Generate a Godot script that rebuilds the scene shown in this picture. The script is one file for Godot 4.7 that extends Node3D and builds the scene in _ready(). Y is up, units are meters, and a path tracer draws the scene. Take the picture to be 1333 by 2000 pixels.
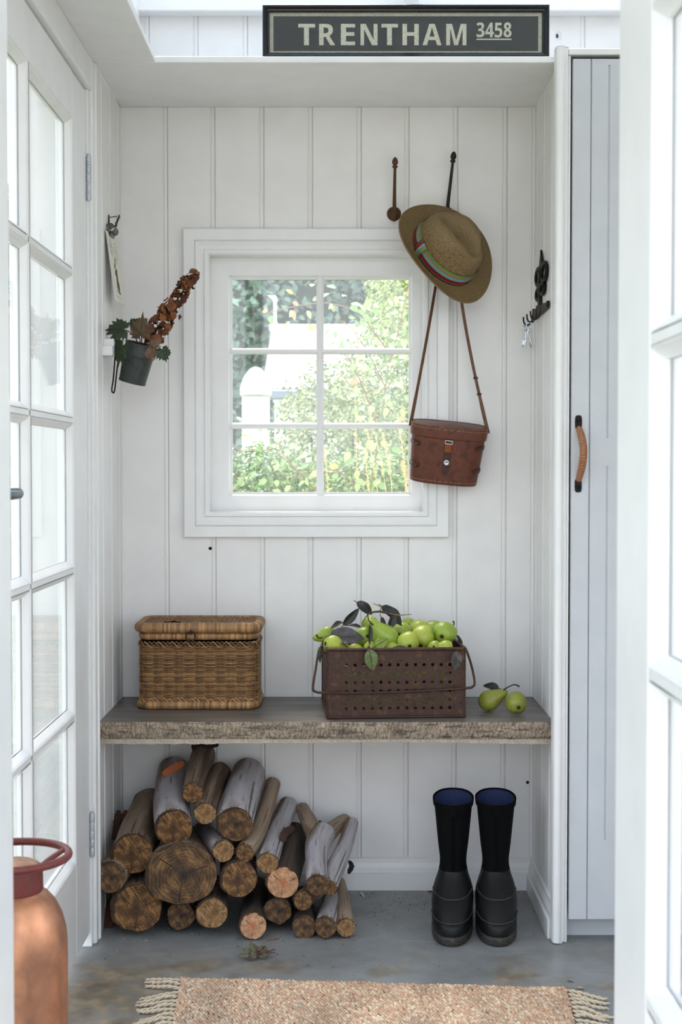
extends Node3D
# A white timber porch with a boot bench in an alcove, seen through an open pair of glazed doors.
# x to the right, y up, back wall of the alcove at z = 0, porch towards +z, garden at z < 0. Metres.

class MB:
	var v := PackedVector3Array()
	var n := PackedVector3Array()
	var uv := PackedVector2Array()
	var c := PackedColorArray()
	var ix := PackedInt32Array()
	var t := Transform3D()
	var col := Color.WHITE

	func vert(p: Vector3, nn: Vector3, u := Vector2.ZERO) -> int:
		v.append(t * p)
		n.append((t.basis * nn).normalized())
		uv.append(u)
		c.append(col)
		return v.size() - 1

	func tri(a: Vector3, b: Vector3, d: Vector3, ua := Vector2.ZERO, ub := Vector2.ZERO, ud := Vector2.ZERO) -> void:
		var nn := (b - a).cross(d - a)
		if nn.length_squared() < 1e-20:
			return
		nn = nn.normalized()
		var i := vert(a, nn, ua)
		vert(b, nn, ub)
		vert(d, nn, ud)
		ix.append_array([i, i + 2, i + 1])

	func quad(a: Vector3, b: Vector3, d: Vector3, e: Vector3) -> void:
		var w := a.distance_to(b)
		var h := b.distance_to(d)
		tri(a, b, d, Vector2(0, 0), Vector2(w, 0), Vector2(w, h))
		tri(a, d, e, Vector2(0, 0), Vector2(w, h), Vector2(0, h))

	func out_tri(a: Vector3, b: Vector3, d: Vector3, mid: Vector3) -> void:
		if (b - a).cross(d - a).dot((a + b + d) / 3.0 - mid) < 0.0:
			tri(a, d, b, Vector2(a.x + a.z, a.y), Vector2(d.x + d.z, d.y), Vector2(b.x + b.z, b.y))
		else:
			tri(a, b, d, Vector2(a.x + a.z, a.y), Vector2(b.x + b.z, b.y), Vector2(d.x + d.z, d.y))

	# a box from corner lo to corner hi with chamfered edges
	func box(lo: Vector3, hi: Vector3, bev := 0.0) -> MB:
		var mid := (lo + hi) / 2.0
		var h := (hi - lo) / 2.0
		var b := minf(bev, minf(h.x, minf(h.y, h.z)) * 0.9)
		for ax in 3:
			var p := (ax + 1) % 3
			var q := (ax + 2) % 3
			for s in [-1.0, 1.0]:
				var k: Array[Vector3] = []
				for e in [[-1, -1], [1, -1], [1, 1], [-1, 1]]:
					var w := Vector3()
					w[ax] = s * h[ax]
					w[p] = e[0] * (h[p] - b)
					w[q] = e[1] * (h[q] - b)
					k.append(mid + w)
				out_tri(k[0], k[1], k[2], mid)
				out_tri(k[0], k[2], k[3], mid)
			if b > 0.0:
				for s in [-1.0, 1.0]:
					for r in [-1.0, 1.0]:
						var k2: Array[Vector3] = []
						for e in [[0, -1], [0, 1], [1, 1], [1, -1]]:
							var w := Vector3()
							w[ax] = e[1] * (h[ax] - b)
							w[p] = s * (h[p] - (b if e[0] else 0.0))
							w[q] = r * (h[q] - (0.0 if e[0] else b))
							k2.append(mid + w)
						out_tri(k2[0], k2[1], k2[2], mid)
						out_tri(k2[0], k2[2], k2[3], mid)
		if b > 0.0:
			for sx in [-1.0, 1.0]:
				for sy in [-1.0, 1.0]:
					for sz in [-1.0, 1.0]:
						var g := Vector3(sx * h.x, sy * h.y, sz * h.z)
						out_tri(mid + g - Vector3(0, sy * b, sz * b), mid + g - Vector3(sx * b, 0, sz * b), mid + g - Vector3(sx * b, sy * b, 0), mid)
		return self

	# a smooth grid of points; rows of equal length
	func sheet(rows: Array, closed := false, us := 1.0, vs := 1.0, flip := false) -> MB:
		var nr := rows.size()
		var nc: int = rows[0].size()
		var cells := nc if closed else nc - 1
		var acc := PackedVector3Array()
		acc.resize(nr * nc)
		for i in nr - 1:
			var r0: PackedVector3Array = rows[i]
			var r1: PackedVector3Array = rows[i + 1]
			for j in cells:
				var j2 := (j + 1) % nc
				var nn := (r0[j2] - r1[j]).cross(r1[j2] - r0[j])
				if flip:
					nn = -nn
				acc[i * nc + j] += nn
				acc[i * nc + j2] += nn
				acc[(i + 1) * nc + j] += nn
				acc[(i + 1) * nc + j2] += nn
		var base := v.size()
		var wide := nc + 1 if closed else nc
		for i in nr:
			for j in wide:
				var k := j % nc
				vert(rows[i][k], acc[i * nc + k], Vector2(us * j / (wide - 1), vs * i / (nr - 1)))
		for i in nr - 1:
			for j in wide - 1:
				var a := base + i * wide + j
				var b := a + 1
				var d := a + wide + 1
				var e := a + wide
				if flip:
					ix.append_array([a, d, e, a, b, d])
				else:
					ix.append_array([a, d, b, a, e, d])
		return self

	func fan(ring: PackedVector3Array, nn: Vector3) -> void:
		var mid := Vector3()
		for p in ring:
			mid += p
		mid /= ring.size()
		var far := 0.0
		for p in ring:
			far = maxf(far, p.distance_to(mid))
		var e1 := (ring[0] - mid).normalized()
		var e2 := nn.cross(e1).normalized()
		for j in ring.size():
			var a := ring[j]
			var b := ring[(j + 1) % ring.size()]
			var ua := Vector2((a - mid).dot(e1), (a - mid).dot(e2)) / far * 0.5 + Vector2(0.5, 0.5)
			var ub := Vector2((b - mid).dot(e1), (b - mid).dot(e2)) / far * 0.5 + Vector2(0.5, 0.5)
			if (a - mid).cross(b - mid).dot(nn) > 0.0:
				tri(mid, a, b, Vector2(0.5, 0.5), ua, ub)
			else:
				tri(mid, b, a, Vector2(0.5, 0.5), ub, ua)

	# rings of a tube along a path; radii one per point
	static func rings(pts: PackedVector3Array, radii: PackedFloat32Array, sides: int, flat_y := 1.0, up := Vector3.ZERO) -> Array:
		var out := []
		var prev := Vector3()
		for i in pts.size():
			var d := (pts[mini(i + 1, pts.size() - 1)] - pts[maxi(i - 1, 0)]).normalized()
			var s := prev
			if i == 0:
				var u := up if up != Vector3.ZERO else (Vector3.UP if absf(d.y) < 0.9 else Vector3.RIGHT)
				s = u.cross(d)
			s = (s - d * s.dot(d)).normalized()
			prev = s
			var w := d.cross(s)
			var ring := PackedVector3Array()
			for k in sides:
				var a := TAU * k / sides
				ring.append(pts[i] + (s * cos(a) + w * sin(a) * flat_y) * radii[i])
			out.append(ring)
		return out

	func tube(pts: PackedVector3Array, radii: PackedFloat32Array, sides := 8, caps := true, flat_y := 1.0, up := Vector3.ZERO, us := 1.0, vs := 1.0) -> MB:
		var r := MB.rings(pts, radii, sides, flat_y, up)
		sheet(r, true, us, vs)
		if caps:
			fan(r[0], (pts[0] - pts[1]).normalized())
			fan(r[-1], (pts[-1] - pts[-2]).normalized())
		return self

	func rod(pts: PackedVector3Array, r: float, sides := 8) -> MB:
		var rr := PackedFloat32Array()
		rr.resize(pts.size())
		rr.fill(r)
		return tube(pts, rr, sides)

	# a closed loop of tube
	func loop(pts: PackedVector3Array, r: float, sides := 8) -> MB:
		var nn := Vector3()
		for i in pts.size():
			nn += pts[i].cross(pts[(i + 1) % pts.size()])
		nn = nn.normalized()
		var rows := []
		for i in pts.size() + 1:
			var k := i % pts.size()
			var d := (pts[(k + 1) % pts.size()] - pts[k - 1]).normalized()
			var s := nn.cross(d).normalized()
			var ring := PackedVector3Array()
			for q in sides:
				var a := TAU * q / sides
				ring.append(pts[k] + (s * cos(a) + d.cross(s) * sin(a)) * r)
			rows.append(ring)
		return sheet(rows, true)

	# profile points (radius, height) turned round y
	func lathe(prof: PackedVector2Array, sides := 24, squash := 1.0) -> MB:
		var rows := []
		for p in prof:
			var ring := PackedVector3Array()
			for k in sides:
				var a := -TAU * k / sides
				ring.append(Vector3(cos(a) * maxf(p.x, 1e-5), p.y, sin(a) * maxf(p.x, 1e-5) * squash))
			rows.append(ring)
		return sheet(rows, true)

	# a flat outline (x, y) pushed along z from z0 to z1
	func prism(poly: PackedVector2Array, z0: float, z1: float) -> MB:
		var tris := Geometry2D.triangulate_polygon(poly)
		for i in range(0, tris.size(), 3):
			var a := poly[tris[i]]
			var b := poly[tris[i + 1]]
			var d := poly[tris[i + 2]]
			if (b - a).cross(d - a) < 0.0:
				var sw := b
				b = d
				d = sw
			tri(Vector3(a.x, a.y, z1), Vector3(b.x, b.y, z1), Vector3(d.x, d.y, z1), a, b, d)
			tri(Vector3(a.x, a.y, z0), Vector3(d.x, d.y, z0), Vector3(b.x, b.y, z0), a, d, b)
		var ccw := not Geometry2D.is_polygon_clockwise(poly)
		for i in poly.size():
			var a := poly[i]
			var b := poly[(i + 1) % poly.size()]
			if not ccw:
				var sw := a
				a = b
				b = sw
			quad(Vector3(a.x, a.y, z0), Vector3(b.x, b.y, z0), Vector3(b.x, b.y, z1), Vector3(a.x, a.y, z1))
		return self

	# a mitred frame round the rectangle x0..x1, y0..y1: profile points are (distance outwards, z)
	func frame(x0: float, x1: float, y0: float, y1: float, prof: PackedVector2Array) -> MB:
		for i in prof.size() - 1:
			var p := prof[i]
			var q := prof[i + 1]
			var a: Array[Vector3] = [Vector3(x0 - p.x, y0 - p.x, p.y), Vector3(x1 + p.x, y0 - p.x, p.y), Vector3(x1 + p.x, y1 + p.x, p.y), Vector3(x0 - p.x, y1 + p.x, p.y)]
			var b: Array[Vector3] = [Vector3(x0 - q.x, y0 - q.x, q.y), Vector3(x1 + q.x, y0 - q.x, q.y), Vector3(x1 + q.x, y1 + q.x, q.y), Vector3(x0 - q.x, y1 + q.x, q.y)]
			for k in 4:
				var m := (k + 1) % 4
				quad(b[k], b[m], a[m], a[k])
		return self

	# points (across, out) drawn along y from y0 to y1, faces towards +out (z)
	func strip(prof: PackedVector2Array, y0: float, y1: float) -> MB:
		for i in prof.size() - 1:
			var p := prof[i]
			var q := prof[i + 1]
			quad(Vector3(p.x, y0, p.y), Vector3(q.x, y0, q.y), Vector3(q.x, y1, q.y), Vector3(p.x, y1, p.y))
		return self

	func mesh(mat: Material) -> ArrayMesh:
		var arr := []
		arr.resize(Mesh.ARRAY_MAX)
		arr[Mesh.ARRAY_VERTEX] = v
		arr[Mesh.ARRAY_NORMAL] = n
		arr[Mesh.ARRAY_TEX_UV] = uv
		arr[Mesh.ARRAY_COLOR] = c
		arr[Mesh.ARRAY_INDEX] = ix
		var m := ArrayMesh.new()
		m.add_surface_from_arrays(Mesh.PRIMITIVE_TRIANGLES, arr)
		m.surface_set_material(0, mat)
		return m


var taken := {}
var rng := RandomNumberGenerator.new()
var M := {}


func numbered(called: String) -> String:
	var k: int = taken.get(called, 0)
	taken[called] = k + 1
	return called if k == 0 else "%s_%03d" % [called, k]


func tag(o: Node3D, label: String, category := "", group := "", kind := "") -> Node3D:
	if label:
		o.set_meta("label", label)
	if category:
		o.set_meta("category", category)
	if group:
		o.set_meta("group", group)
	if kind:
		o.set_meta("kind", kind)
	return o


# a Node3D at the foot of a thing
func thing(called: String, label: String, category: String, at: Vector3, group := "") -> Node3D:
	var o := Node3D.new()
	o.name = numbered(called)
	add_child(o, true)
	o.position = at
	return tag(o, label, category, group)


# a piece of the setting
func struct(called: String, label: String, category: String) -> Node3D:
	var o := Node3D.new()
	o.name = called
	add_child(o, true)
	return tag(o, label, category, "", "structure")


func offset_of(o: Node3D) -> Vector3:
	var p := Vector3()
	var k: Node = o
	while k is Node3D and k != self:
		p += (k as Node3D).position
		k = k.get_parent()
	return p


# one mesh, built in world coordinates, under its thing or part
func part(parent: Node3D, called: String, mb: MB, mat: Material, label := "") -> MeshInstance3D:
	var o := MeshInstance3D.new()
	o.name = called
	o.mesh = mb.mesh(mat)
	parent.add_child(o, true)
	o.position = -offset_of(parent)
	if label:
		o.set_meta("label", label)
	return o


# one mesh already in its parent's own coordinates
func local_part(parent: Node3D, called: String, mesh: Mesh, at := Transform3D(), label := "") -> MeshInstance3D:
	var o := MeshInstance3D.new()
	o.name = called
	o.mesh = mesh
	parent.add_child(o, true)
	o.transform = at
	if label:
		o.set_meta("label", label)
	return o


func copies(parent: Node3D, called: String, mesh: Mesh, where: Array, tints: Array) -> MultiMeshInstance3D:
	var mm := MultiMesh.new()
	mm.transform_format = MultiMesh.TRANSFORM_3D
	mm.use_colors = tints.size() > 0
	mm.mesh = mesh
	mm.instance_count = where.size()
	for i in where.size():
		mm.set_instance_transform(i, where[i])
		if tints.size():
			mm.set_instance_color(i, tints[i])
	var o := MultiMeshInstance3D.new()
	o.name = called
	o.multimesh = mm
	parent.add_child(o, true)
	o.position = -offset_of(parent)
	o.set_meta("kind", "stuff")
	return o


func pts(a: Array) -> PackedVector3Array:
	return PackedVector3Array(a)


# a smooth path through the given points
func curve(a: Array, steps := 6) -> PackedVector3Array:
	var out := PackedVector3Array()
	for i in a.size() - 1:
		var p0: Vector3 = a[maxi(i - 1, 0)]
		var p3: Vector3 = a[mini(i + 2, a.size() - 1)]
		var p1: Vector3 = a[i]
		var p2: Vector3 = a[i + 1]
		for k in steps:
			out.append(p1.cubic_interpolate(p2, p0, p3, float(k) / steps))
	out.append(a[-1])
	return out


func radii(n: int, a: Array) -> PackedFloat32Array:
	var out := PackedFloat32Array()
	for i in n:
		var f := float(i) / (n - 1) * (a.size() - 1)
		var k := mini(int(f), a.size() - 2)
		out.append(lerpf(a[k], a[k + 1], f - k))
	return out


func look(axis_y: Vector3, axis_z: Vector3, at: Vector3) -> Transform3D:
	var y := axis_y.normalized()
	var x := y.cross(axis_z).normalized()
	return Transform3D(Basis(x, y, x.cross(y)), at)


func lin(r: float, g: float, b: float) -> Color:
	return Color(r, g, b).linear_to_srgb()


func plain(col: Color, rough := 0.6, metal := 0.0) -> StandardMaterial3D:
	var m := StandardMaterial3D.new()
	m.albedo_color = col
	m.roughness = rough
	m.metallic = metal
	m.cull_mode = BaseMaterial3D.CULL_DISABLED
	return m


func noise(freq: float, seed_: int, octaves := 4, kind := FastNoiseLite.TYPE_SIMPLEX_SMOOTH) -> FastNoiseLite:
	var n := FastNoiseLite.new()
	n.noise_type = kind
	n.frequency = freq
	n.seed = seed_
	n.fractal_octaves = octaves
	return n


func picture(w: int, h: int, paint: Callable) -> ImageTexture:
	var data := PackedByteArray()
	data.resize(w * h * 3)
	var i := 0
	for y in h:
		for x in w:
			var q: Color = paint.call(x, y)
			data[i] = clampi(int(q.r * 255.0), 0, 255)
			data[i + 1] = clampi(int(q.g * 255.0), 0, 255)
			data[i + 2] = clampi(int(q.b * 255.0), 0, 255)
			i += 3
	return ImageTexture.create_from_image(Image.create_from_data(w, h, false, Image.FORMAT_RGB8, data))


# a triplanar material whose colour wanders between the given tones, with relief
func mottled(tones: Array, freq: float, scale: Vector3, rough: float, relief := 0.0, seed_ := 1, metal := 0.0, relief_freq := 0.0) -> StandardMaterial3D:
	var m := plain(Color.WHITE, rough, metal)
	var g := Gradient.new()
	g.offsets = PackedFloat32Array()
	g.colors = PackedColorArray()
	var offs := PackedFloat32Array()
	var cols := PackedColorArray()
	for i in tones.size():
		offs.append(0.15 + 0.7 * i / maxf(tones.size() - 1, 1))
		cols.append(tones[i])
	g.offsets = offs
	g.colors = cols
	var nt := NoiseTexture2D.new()
	nt.width = 256
	nt.height = 256
	nt.seamless = true
	nt.noise = noise(freq, seed_, 5)
	nt.color_ramp = g
	m.albedo_texture = nt
	m.uv1_triplanar = true
	m.uv1_scale = scale
	if relief > 0.0:
		var hn := NoiseTexture2D.new()
		hn.width = 256
		hn.height = 256
		hn.seamless = true
		hn.noise = noise(relief_freq if relief_freq > 0.0 else freq * 2.0, seed_ + 7, 4)
		m.heightmap_enabled = true
		m.heightmap_texture = hn
		m.heightmap_scale = relief
	return m


func glass(alpha := 0.04) -> StandardMaterial3D:
	var m := plain(Color(0.93, 0.96, 0.95, alpha), 0.02)
	m.transparency = BaseMaterial3D.TRANSPARENCY_ALPHA
	return m


func _ready() -> void:
	rng.seed = 7
	# ---- camera
	var cam := Camera3D.new()
	cam.name = "camera"
	add_child(cam)
	cam.position = Vector3(0, 1.13, 3.8)
	cam.rotation_degrees = Vector3(-1.735, 0, 0)
	cam.fov = 39.6
	cam.near = 0.05
	cam.far = 120.0
	var lens := CameraAttributesPhysical.new()
	lens.frustum_focal_length = 33.336
	lens.frustum_focus_distance = 3.45
	lens.frustum_near = 0.05
	lens.frustum_far = 120.0
	lens.exposure_aperture = 6.0
	cam.attributes = lens
	cam.current = true
	# ---- sky and exposure
	var we := WorldEnvironment.new()
	we.name = "environment"
	var e := Environment.new()
	e.background_mode = Environment.BG_SKY
	e.sky = Sky.new()
	var sm := ProceduralSkyMaterial.new()
	sm.sky_top_color = Color(0.84, 0.91, 1.0)
	sm.sky_horizon_color = Color(0.965, 0.98, 1.0)
	sm.sky_curve = 0.3
	sm.ground_bottom_color = Color(0.55, 0.53, 0.48)
	sm.ground_horizon_color = Color(0.72, 0.72, 0.68)
	e.sky.sky_material = sm
	e.background_energy_multiplier = 1.6
	e.tonemap_mode = Environment.TONE_MAPPER_LINEAR
	e.tonemap_exposure = 2.25
	e.sdfgi_enabled = true
	e.ssao_enabled = true
	e.ssil_enabled = true
	we.environment = e
	add_child(we)
	# ---- a veiled sun high behind the house, over the garden
	var sun := DirectionalLight3D.new()
	sun.name = "sun"
	sun.light_color = Color(1.0, 0.95, 0.86)
	sun.light_energy = 0.9
	sun.light_angular_distance = 20.0
	sun.shadow_enabled = true
	sun.sky_mode = DirectionalLight3D.SKY_MODE_LIGHT_ONLY
	sun.rotation_degrees = Vector3(-62, 200, 0)
	add_child(sun)

	materials()
	shell()
	alcove()
	window()
	left_door()
	front_doors()
	cupboard()
	garden()
	bench()
	basket()
	crate_of_pears()
	firewood()
	boots()
	hat_and_hooks()
	binocular_case()
	sign_board()
	left_wall_things()
	key_rack()
	floor_things()


func materials() -> void:
	M.white = mottled([Color(0.905, 0.898, 0.89), Color(0.925, 0.92, 0.912)], 0.02, Vector3(1.3, 1.3, 1.3), 0.42, 0.02, 3, 0.0, 0.05)
	M.trim = mottled([Color(0.90, 0.90, 0.895), Color(0.92, 0.918, 0.914)], 0.02, Vector3(1.6, 1.6, 1.6), 0.35, 0.015, 5, 0.0, 0.05)
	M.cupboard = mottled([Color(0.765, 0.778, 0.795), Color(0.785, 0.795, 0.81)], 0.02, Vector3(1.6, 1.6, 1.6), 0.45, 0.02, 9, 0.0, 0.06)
	M.shade = plain(Color(0.5, 0.49, 0.47), 0.8)
	M.black_iron = mottled([Color(0.07, 0.065, 0.06), Color(0.13, 0.12, 0.11)], 0.05, Vector3(12, 12, 12), 0.55, 0.03, 11, 0.6)
	M.dark_iron = mottled([Color(0.11, 0.085, 0.07), Color(0.2, 0.15, 0.12)], 0.05, Vector3(12, 12, 12), 0.6, 0.04, 12, 0.4)
	M.rusty_iron = mottled([Color(0.16, 0.11, 0.08), Color(0.42, 0.29, 0.18), Color(0.20, 0.14, 0.10)], 0.05, Vector3(14, 14, 14), 0.75, 0.04, 13, 0.3)
	M.glass = glass()
	M.opal = glass(0.16)
	M.dusty = glass(0.055)
	M.steel = plain(Color(0.78, 0.8, 0.82), 0.25, 1.0)
	M.hinge = mottled([Color(0.62, 0.65, 0.69), Color(0.85, 0.86, 0.87)], 0.06, Vector3(14, 14, 14), 0.4, 0.0, 4, 0.4)


func board_profile(x0: float, x1: float, groove := true) -> PackedVector2Array:
	# a flat board that ends at its right edge in a bead between two fine grooves
	var d := 0.0026
	var a := PackedVector2Array([Vector2(x0, -0.012), Vector2(x0, -d), Vector2(x0 + 0.0022, 0.0)])
	if groove:
		a.append_array([Vector2(x1 - 0.0135, 0.0), Vector2(x1 - 0.0115, -d), Vector2(x1 - 0.0093, -0.0008), Vector2(x1 - 0.0065, 0.0), Vector2(x1 - 0.003, -0.0008), Vector2(x1 - 0.0006, -d), Vector2(x1 - 0.0006, -0.012)])
	else:
		a.append_array([Vector2(x1 - 0.001, 0.0), Vector2(x1, -d), Vector2(x1, -0.012)])
	return a


# boards side by side; joints are across positions, gap an optional opening (Rect2 across/up) that splits them
func boards(parent: Node3D, joints: Array, y0: float, y1: float, xf: Transform3D, gap := Rect2()) -> void:
	for i in joints.size() - 1:
		var x0: float = joints[i]
		var x1: float = joints[i + 1]
		var spans := [[y0, y1, x0, x1]]
		if gap.size.x > 0.0 and x1 > gap.position.x and x0 < gap.end.x:
			spans = [[y0, gap.position.y, x0, x1], [gap.end.y, y1, x0, x1]]
			if x0 < gap.position.x:
				spans.append([gap.position.y, gap.end.y, x0, gap.position.x])
			elif x1 > gap.end.x:
				spans.append([gap.position.y, gap.end.y, gap.end.x, x1])
		for s in spans:
			if s[1] - s[0] < 0.001:
				continue
			var mb := MB.new()
			mb.t = xf
			mb.strip(board_profile(s[2], s[3], s[3] == x1 and s[3] - s[2] > 0.02), s[0], s[1])
			part(parent, "board", mb, M.white)


func shell() -> void:
	# concrete floor
	var stain := noise(0.006, 21, 5)
	var fine := noise(0.05, 22, 4)
	var rust := noise(0.011, 23, 4)
	var scratches := [[Vector2(0.03, 0.26), Vector2(0.83, -0.55), 0.12], [Vector2(0.12, 0.42), Vector2(0.97, 0.1), 0.11], [Vector2(0.14, 0.33), Vector2(0.7, -0.7), 0.03], [Vector2(-0.35, 0.5), Vector2(0.9, -0.4), 0.2], [Vector2(0.36, 0.52), Vector2(0.98, -0.2), 0.1], [Vector2(0.55, 0.62), Vector2(0.99, 0.1), 0.14], [Vector2(-0.1, 0.6), Vector2(0.8, 0.6), 0.06]]
	var paint := func(x: int, y: int) -> Color:
		var a := stain.get_noise_2d(x, y)
		var b := fine.get_noise_2d(x * 0.7, y * 0.7)
		var k := 0.53 + 0.07 * a + 0.035 * b
		var q := Color(k * 0.995, k * 1.0, k * 0.995)
		# brown trodden-in dirt towards the left front and in patches
		var px := -1.0 + 2.4 * x / 1024.0
		var pz := -0.2 + 2.4 * y / 1024.0
		var w := clampf((rust.get_noise_2d(x, y) - 0.02) * 3.0, 0.0, 1.0) * clampf((pz - 0.45) * 3.0, 0.0, 0.7)
		w = clampf(w + clampf((-0.15 - px) * 2.6, 0.0, 0.8) * clampf((pz - 0.48) * 3.5, 0.0, 1.0) * clampf(0.75 + 1.4 * a + b, 0.3, 1.0), 0.0, 0.85)
		q = q.lerp(Color(0.52, 0.45, 0.36) * (1.0 + 0.4 * b), w)
		var pale := rust.get_noise_2d(x * 1.7 + 900.0, y * 1.7)
		if pale > 0.3:
			q = q.lerp(Color(0.58, 0.57, 0.55), clampf((pale - 0.3) * 2.0, 0.0, 0.4))
		for sc in scratches:
			var d: Vector2 = Vector2(px, pz) - sc[0]
			var t: float = d.dot(sc[1])
			if t > 0.0 and t < sc[2] and absf(d.dot(Vector2(-sc[1].y, sc[1].x)) + 0.002 * b) < 0.0016:
				q = q.lerp(Color(0.66, 0.66, 0.65), 0.55)
		return q
	var fm := plain(Color.WHITE, 0.42)
	fm.albedo_texture = picture(1024, 1024, paint)
	fm.uv1_scale = Vector3(1, 1, 1)
	var wet := NoiseTexture2D.new()
	wet.noise = noise(0.012, 31, 5)
	wet.width = 512
	wet.height = 512
	var wg := Gradient.new()
	wg.colors = PackedColorArray([Color(0.3, 0.3, 0.3), Color(0.62, 0.62, 0.62)])
	wet.color_ramp = wg
	fm.roughness_texture = wet
	fm.roughness = 1.0
	fm.heightmap_enabled = true
	var hn := NoiseTexture2D.new()
	hn.noise = noise(0.03, 33, 5)
	hn.width = 512
	hn.height = 512
	fm.heightmap_texture = hn
	fm.heightmap_scale = 0.06
	M.concrete = fm
	var fl := struct("floor", "grey concrete floor worn brown in places", "floor")
	var top := MB.new()
	var rows := []
	for i in 2:
		rows.append(pts([Vector3(-1.0, 0, 2.2 - 2.4 * (1 - i) - 0.0), Vector3(1.4, 0, 2.2 - 2.4 * (1 - i))]))
	top.sheet(rows, false, 1.0, 1.0, true)
	part(fl, "concrete_slab", top, fm)
	var rim := MB.new()
	rim.box(Vector3(-1.0, -0.3, -0.2), Vector3(1.4, -0.004, 2.2))
	rim.box(Vector3(-1.0, -0.3, 2.2), Vector3(1.4, 0.0, 3.1))
	part(fl, "slab_edge", rim, mottled([Color(0.42, 0.42, 0.41), Color(0.5, 0.5, 0.48)], 0.03, Vector3(1, 1, 1), 0.8))
	var deck := struct("ground", "pale paved ground outside, added unseen to bounce light in", "ground")
	var dk := MB.new()
	dk.box(Vector3(-4, -0.35, 3.1), Vector3(4, -0.02, 9))
	part(deck, "bounce_paving", dk, mottled([Color(0.72, 0.70, 0.66), Color(0.80, 0.78, 0.74)], 0.02, Vector3(0.6, 0.6, 0.6), 0.8))  # unseen pale ground, added to bounce light into the porch

	# back wall: sheathing with the window opening, then the boards
	var wb := struct("wall_back", "white painted beaded board wall behind the bench", "wall")
	var sh := MB.new()
	sh.box(Vector3(-0.72, -0.1, -0.13), Vector3(-0.352, 2.72, -0.012))
	sh.box(Vector3(0.222, -0.1, -0.13), Vector3(1.2, 2.72, -0.012))
	sh.box(Vector3(-0.352, -0.1, -0.13), Vector3(0.222, 1.012, -0.012))
	sh.box(Vector3(-0.352, 1.697, -0.13), Vector3(0.222, 2.72, -0.012))
	part(wb, "sheathing", sh, M.white)
	var joints := [-0.60, -0.4610, -0.3350, -0.2050, -0.0755, 0.0540, 0.1810, 0.3105, 0.4420, 0.52]
	boards(wb, joints, 0.0, 2.0885, Transform3D(), Rect2(-0.352, 1.012, 0.574, 0.685))
	boards(wb, [-0.60, -0.5085, -0.379, -0.2475, -0.116, 0.015, 0.146, 0.277, 0.408, 0.539, 0.646, 0.777, 0.908, 1.04], 2.1045, 2.45, Transform3D())
	# torn flake of paint on the upper wall
	var flake := MB.new()
	var fo: Vector3 = Vector3(0.5763, 2.2751, 0.0010)
	for k in 2:
		var ring := PackedVector2Array()
		for a in 9:
			var r: float = (0.011 if k == 0 else 0.005) * (0.7 + 0.5 * rng.randf())
			ring.append(Vector2(fo.x + cos(TAU * a / 9) * r * (0.8 if k == 0 else 0.7) - 0.004 * k, fo.y + sin(TAU * a / 9) * r * 1.2))
		flake.t = Transform3D(Basis(), Vector3(0, 0, 0.0008 * k))
		flake.col = Color(0.72, 0.72, 0.72) if k == 0 else Color(0.02, 0.02, 0.02)
		flake.prism(ring, 0.0, 0.0012)
	var fk := plain(Color.WHITE, 0.7)
	fk.vertex_color_use_as_albedo = true
	part(wb, "paint_chip", flake, fk, "chipped patch of paint showing dark cracks")

	# wall plate under the roof, rafters, glazed roof
	var ce := struct("ceiling", "part-glazed porch roof on white rafters with an added opaque lining", "ceiling")
	var pl := MB.new()
	pl.box(Vector3(-0.72, 2.3265, 0.0), Vector3(1.2, 2.45, 0.045), 0.003)
	part(ce, "wall_plate", pl, M.trim)
	for x in [-0.55, 0.178, 0.9]:
		var rf := MB.new()
		rf.t = Transform3D(Basis(Vector3.RIGHT, -0.06), Vector3(x, 2.395, 0.02))
		rf.box(Vector3(-0.02, -0.09, 0.0), Vector3(0.02, 0.06, 3.1), 0.003)
		part(ce, "rafter", rf, M.trim)
	for z in [0.9, 1.9]:
		var bt := MB.new()
		bt.t = Transform3D(Basis(Vector3.RIGHT, -0.06), Vector3(0, 2.457, 0))
		bt.box(Vector3(-0.72, 0.0, z - 0.025), Vector3(1.2, 0.03, z + 0.025), 0.002)
		part(ce, "purlin", bt, M.trim)
	for k in 2:
		var gp := MB.new()
		gp.t = Transform3D(Basis(Vector3.RIGHT, -0.06), Vector3(0, 2.49, 0))
		gp.box(Vector3(-0.75 + 0.95 * k, 0.0, -0.15), Vector3(0.19 + 1.06 * k, 0.005, 0.8))
		part(ce, "roof_pane", gp, M.opal)  # panes kept short and clouded to hold back skylight
	var lin_ := MB.new()
	lin_.t = Transform3D(Basis(Vector3.RIGHT, -0.06), Vector3(0, 2.46, 0))
	lin_.box(Vector3(-0.75, 0.0, 0.8), Vector3(1.25, 0.06, 3.2))
	part(ce, "added_lining", lin_, M.white)  # unseen opaque lining, added to cut roof light and darken the sign

	# left wall: beyond the alcove it holds the glazed door
	var wl := struct("wall_left", "white wall on the left with the glazed door and an added unseen window", "wall")
	var l := MB.new()
	l.box(Vector3(-0.72, -0.1, -0.13), Vector3(-0.597, 2.72, 0.405))
	l.box(Vector3(-0.72, 2.03, 0.405), Vector3(-0.597, 2.72, 1.75))
	l.box(Vector3(-0.72, -0.1, 1.715), Vector3(-0.597, 2.72, 1.75))
	l.box(Vector3(-0.72, -0.1, 2.65), Vector3(-0.597, 2.72, 3.05))
	l.box(Vector3(-0.72, -0.1, 1.75), Vector3(-0.597, 0.14, 2.65))
	l.box(Vector3(-0.72, 2.12, 1.75), Vector3(-0.597, 2.72, 2.65))
	part(wl, "sheathing", l, M.white)
	for k in 2:  # added window out of view, brings side light onto the right leaf
		var sg := MB.new()
		sg.box(Vector3(-0.67, 0.14, 1.75 + 0.45 * k), Vector3(-0.665, 2.12, 2.20 + 0.45 * k))
		part(wl, "pane", sg, M.glass)
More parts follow.
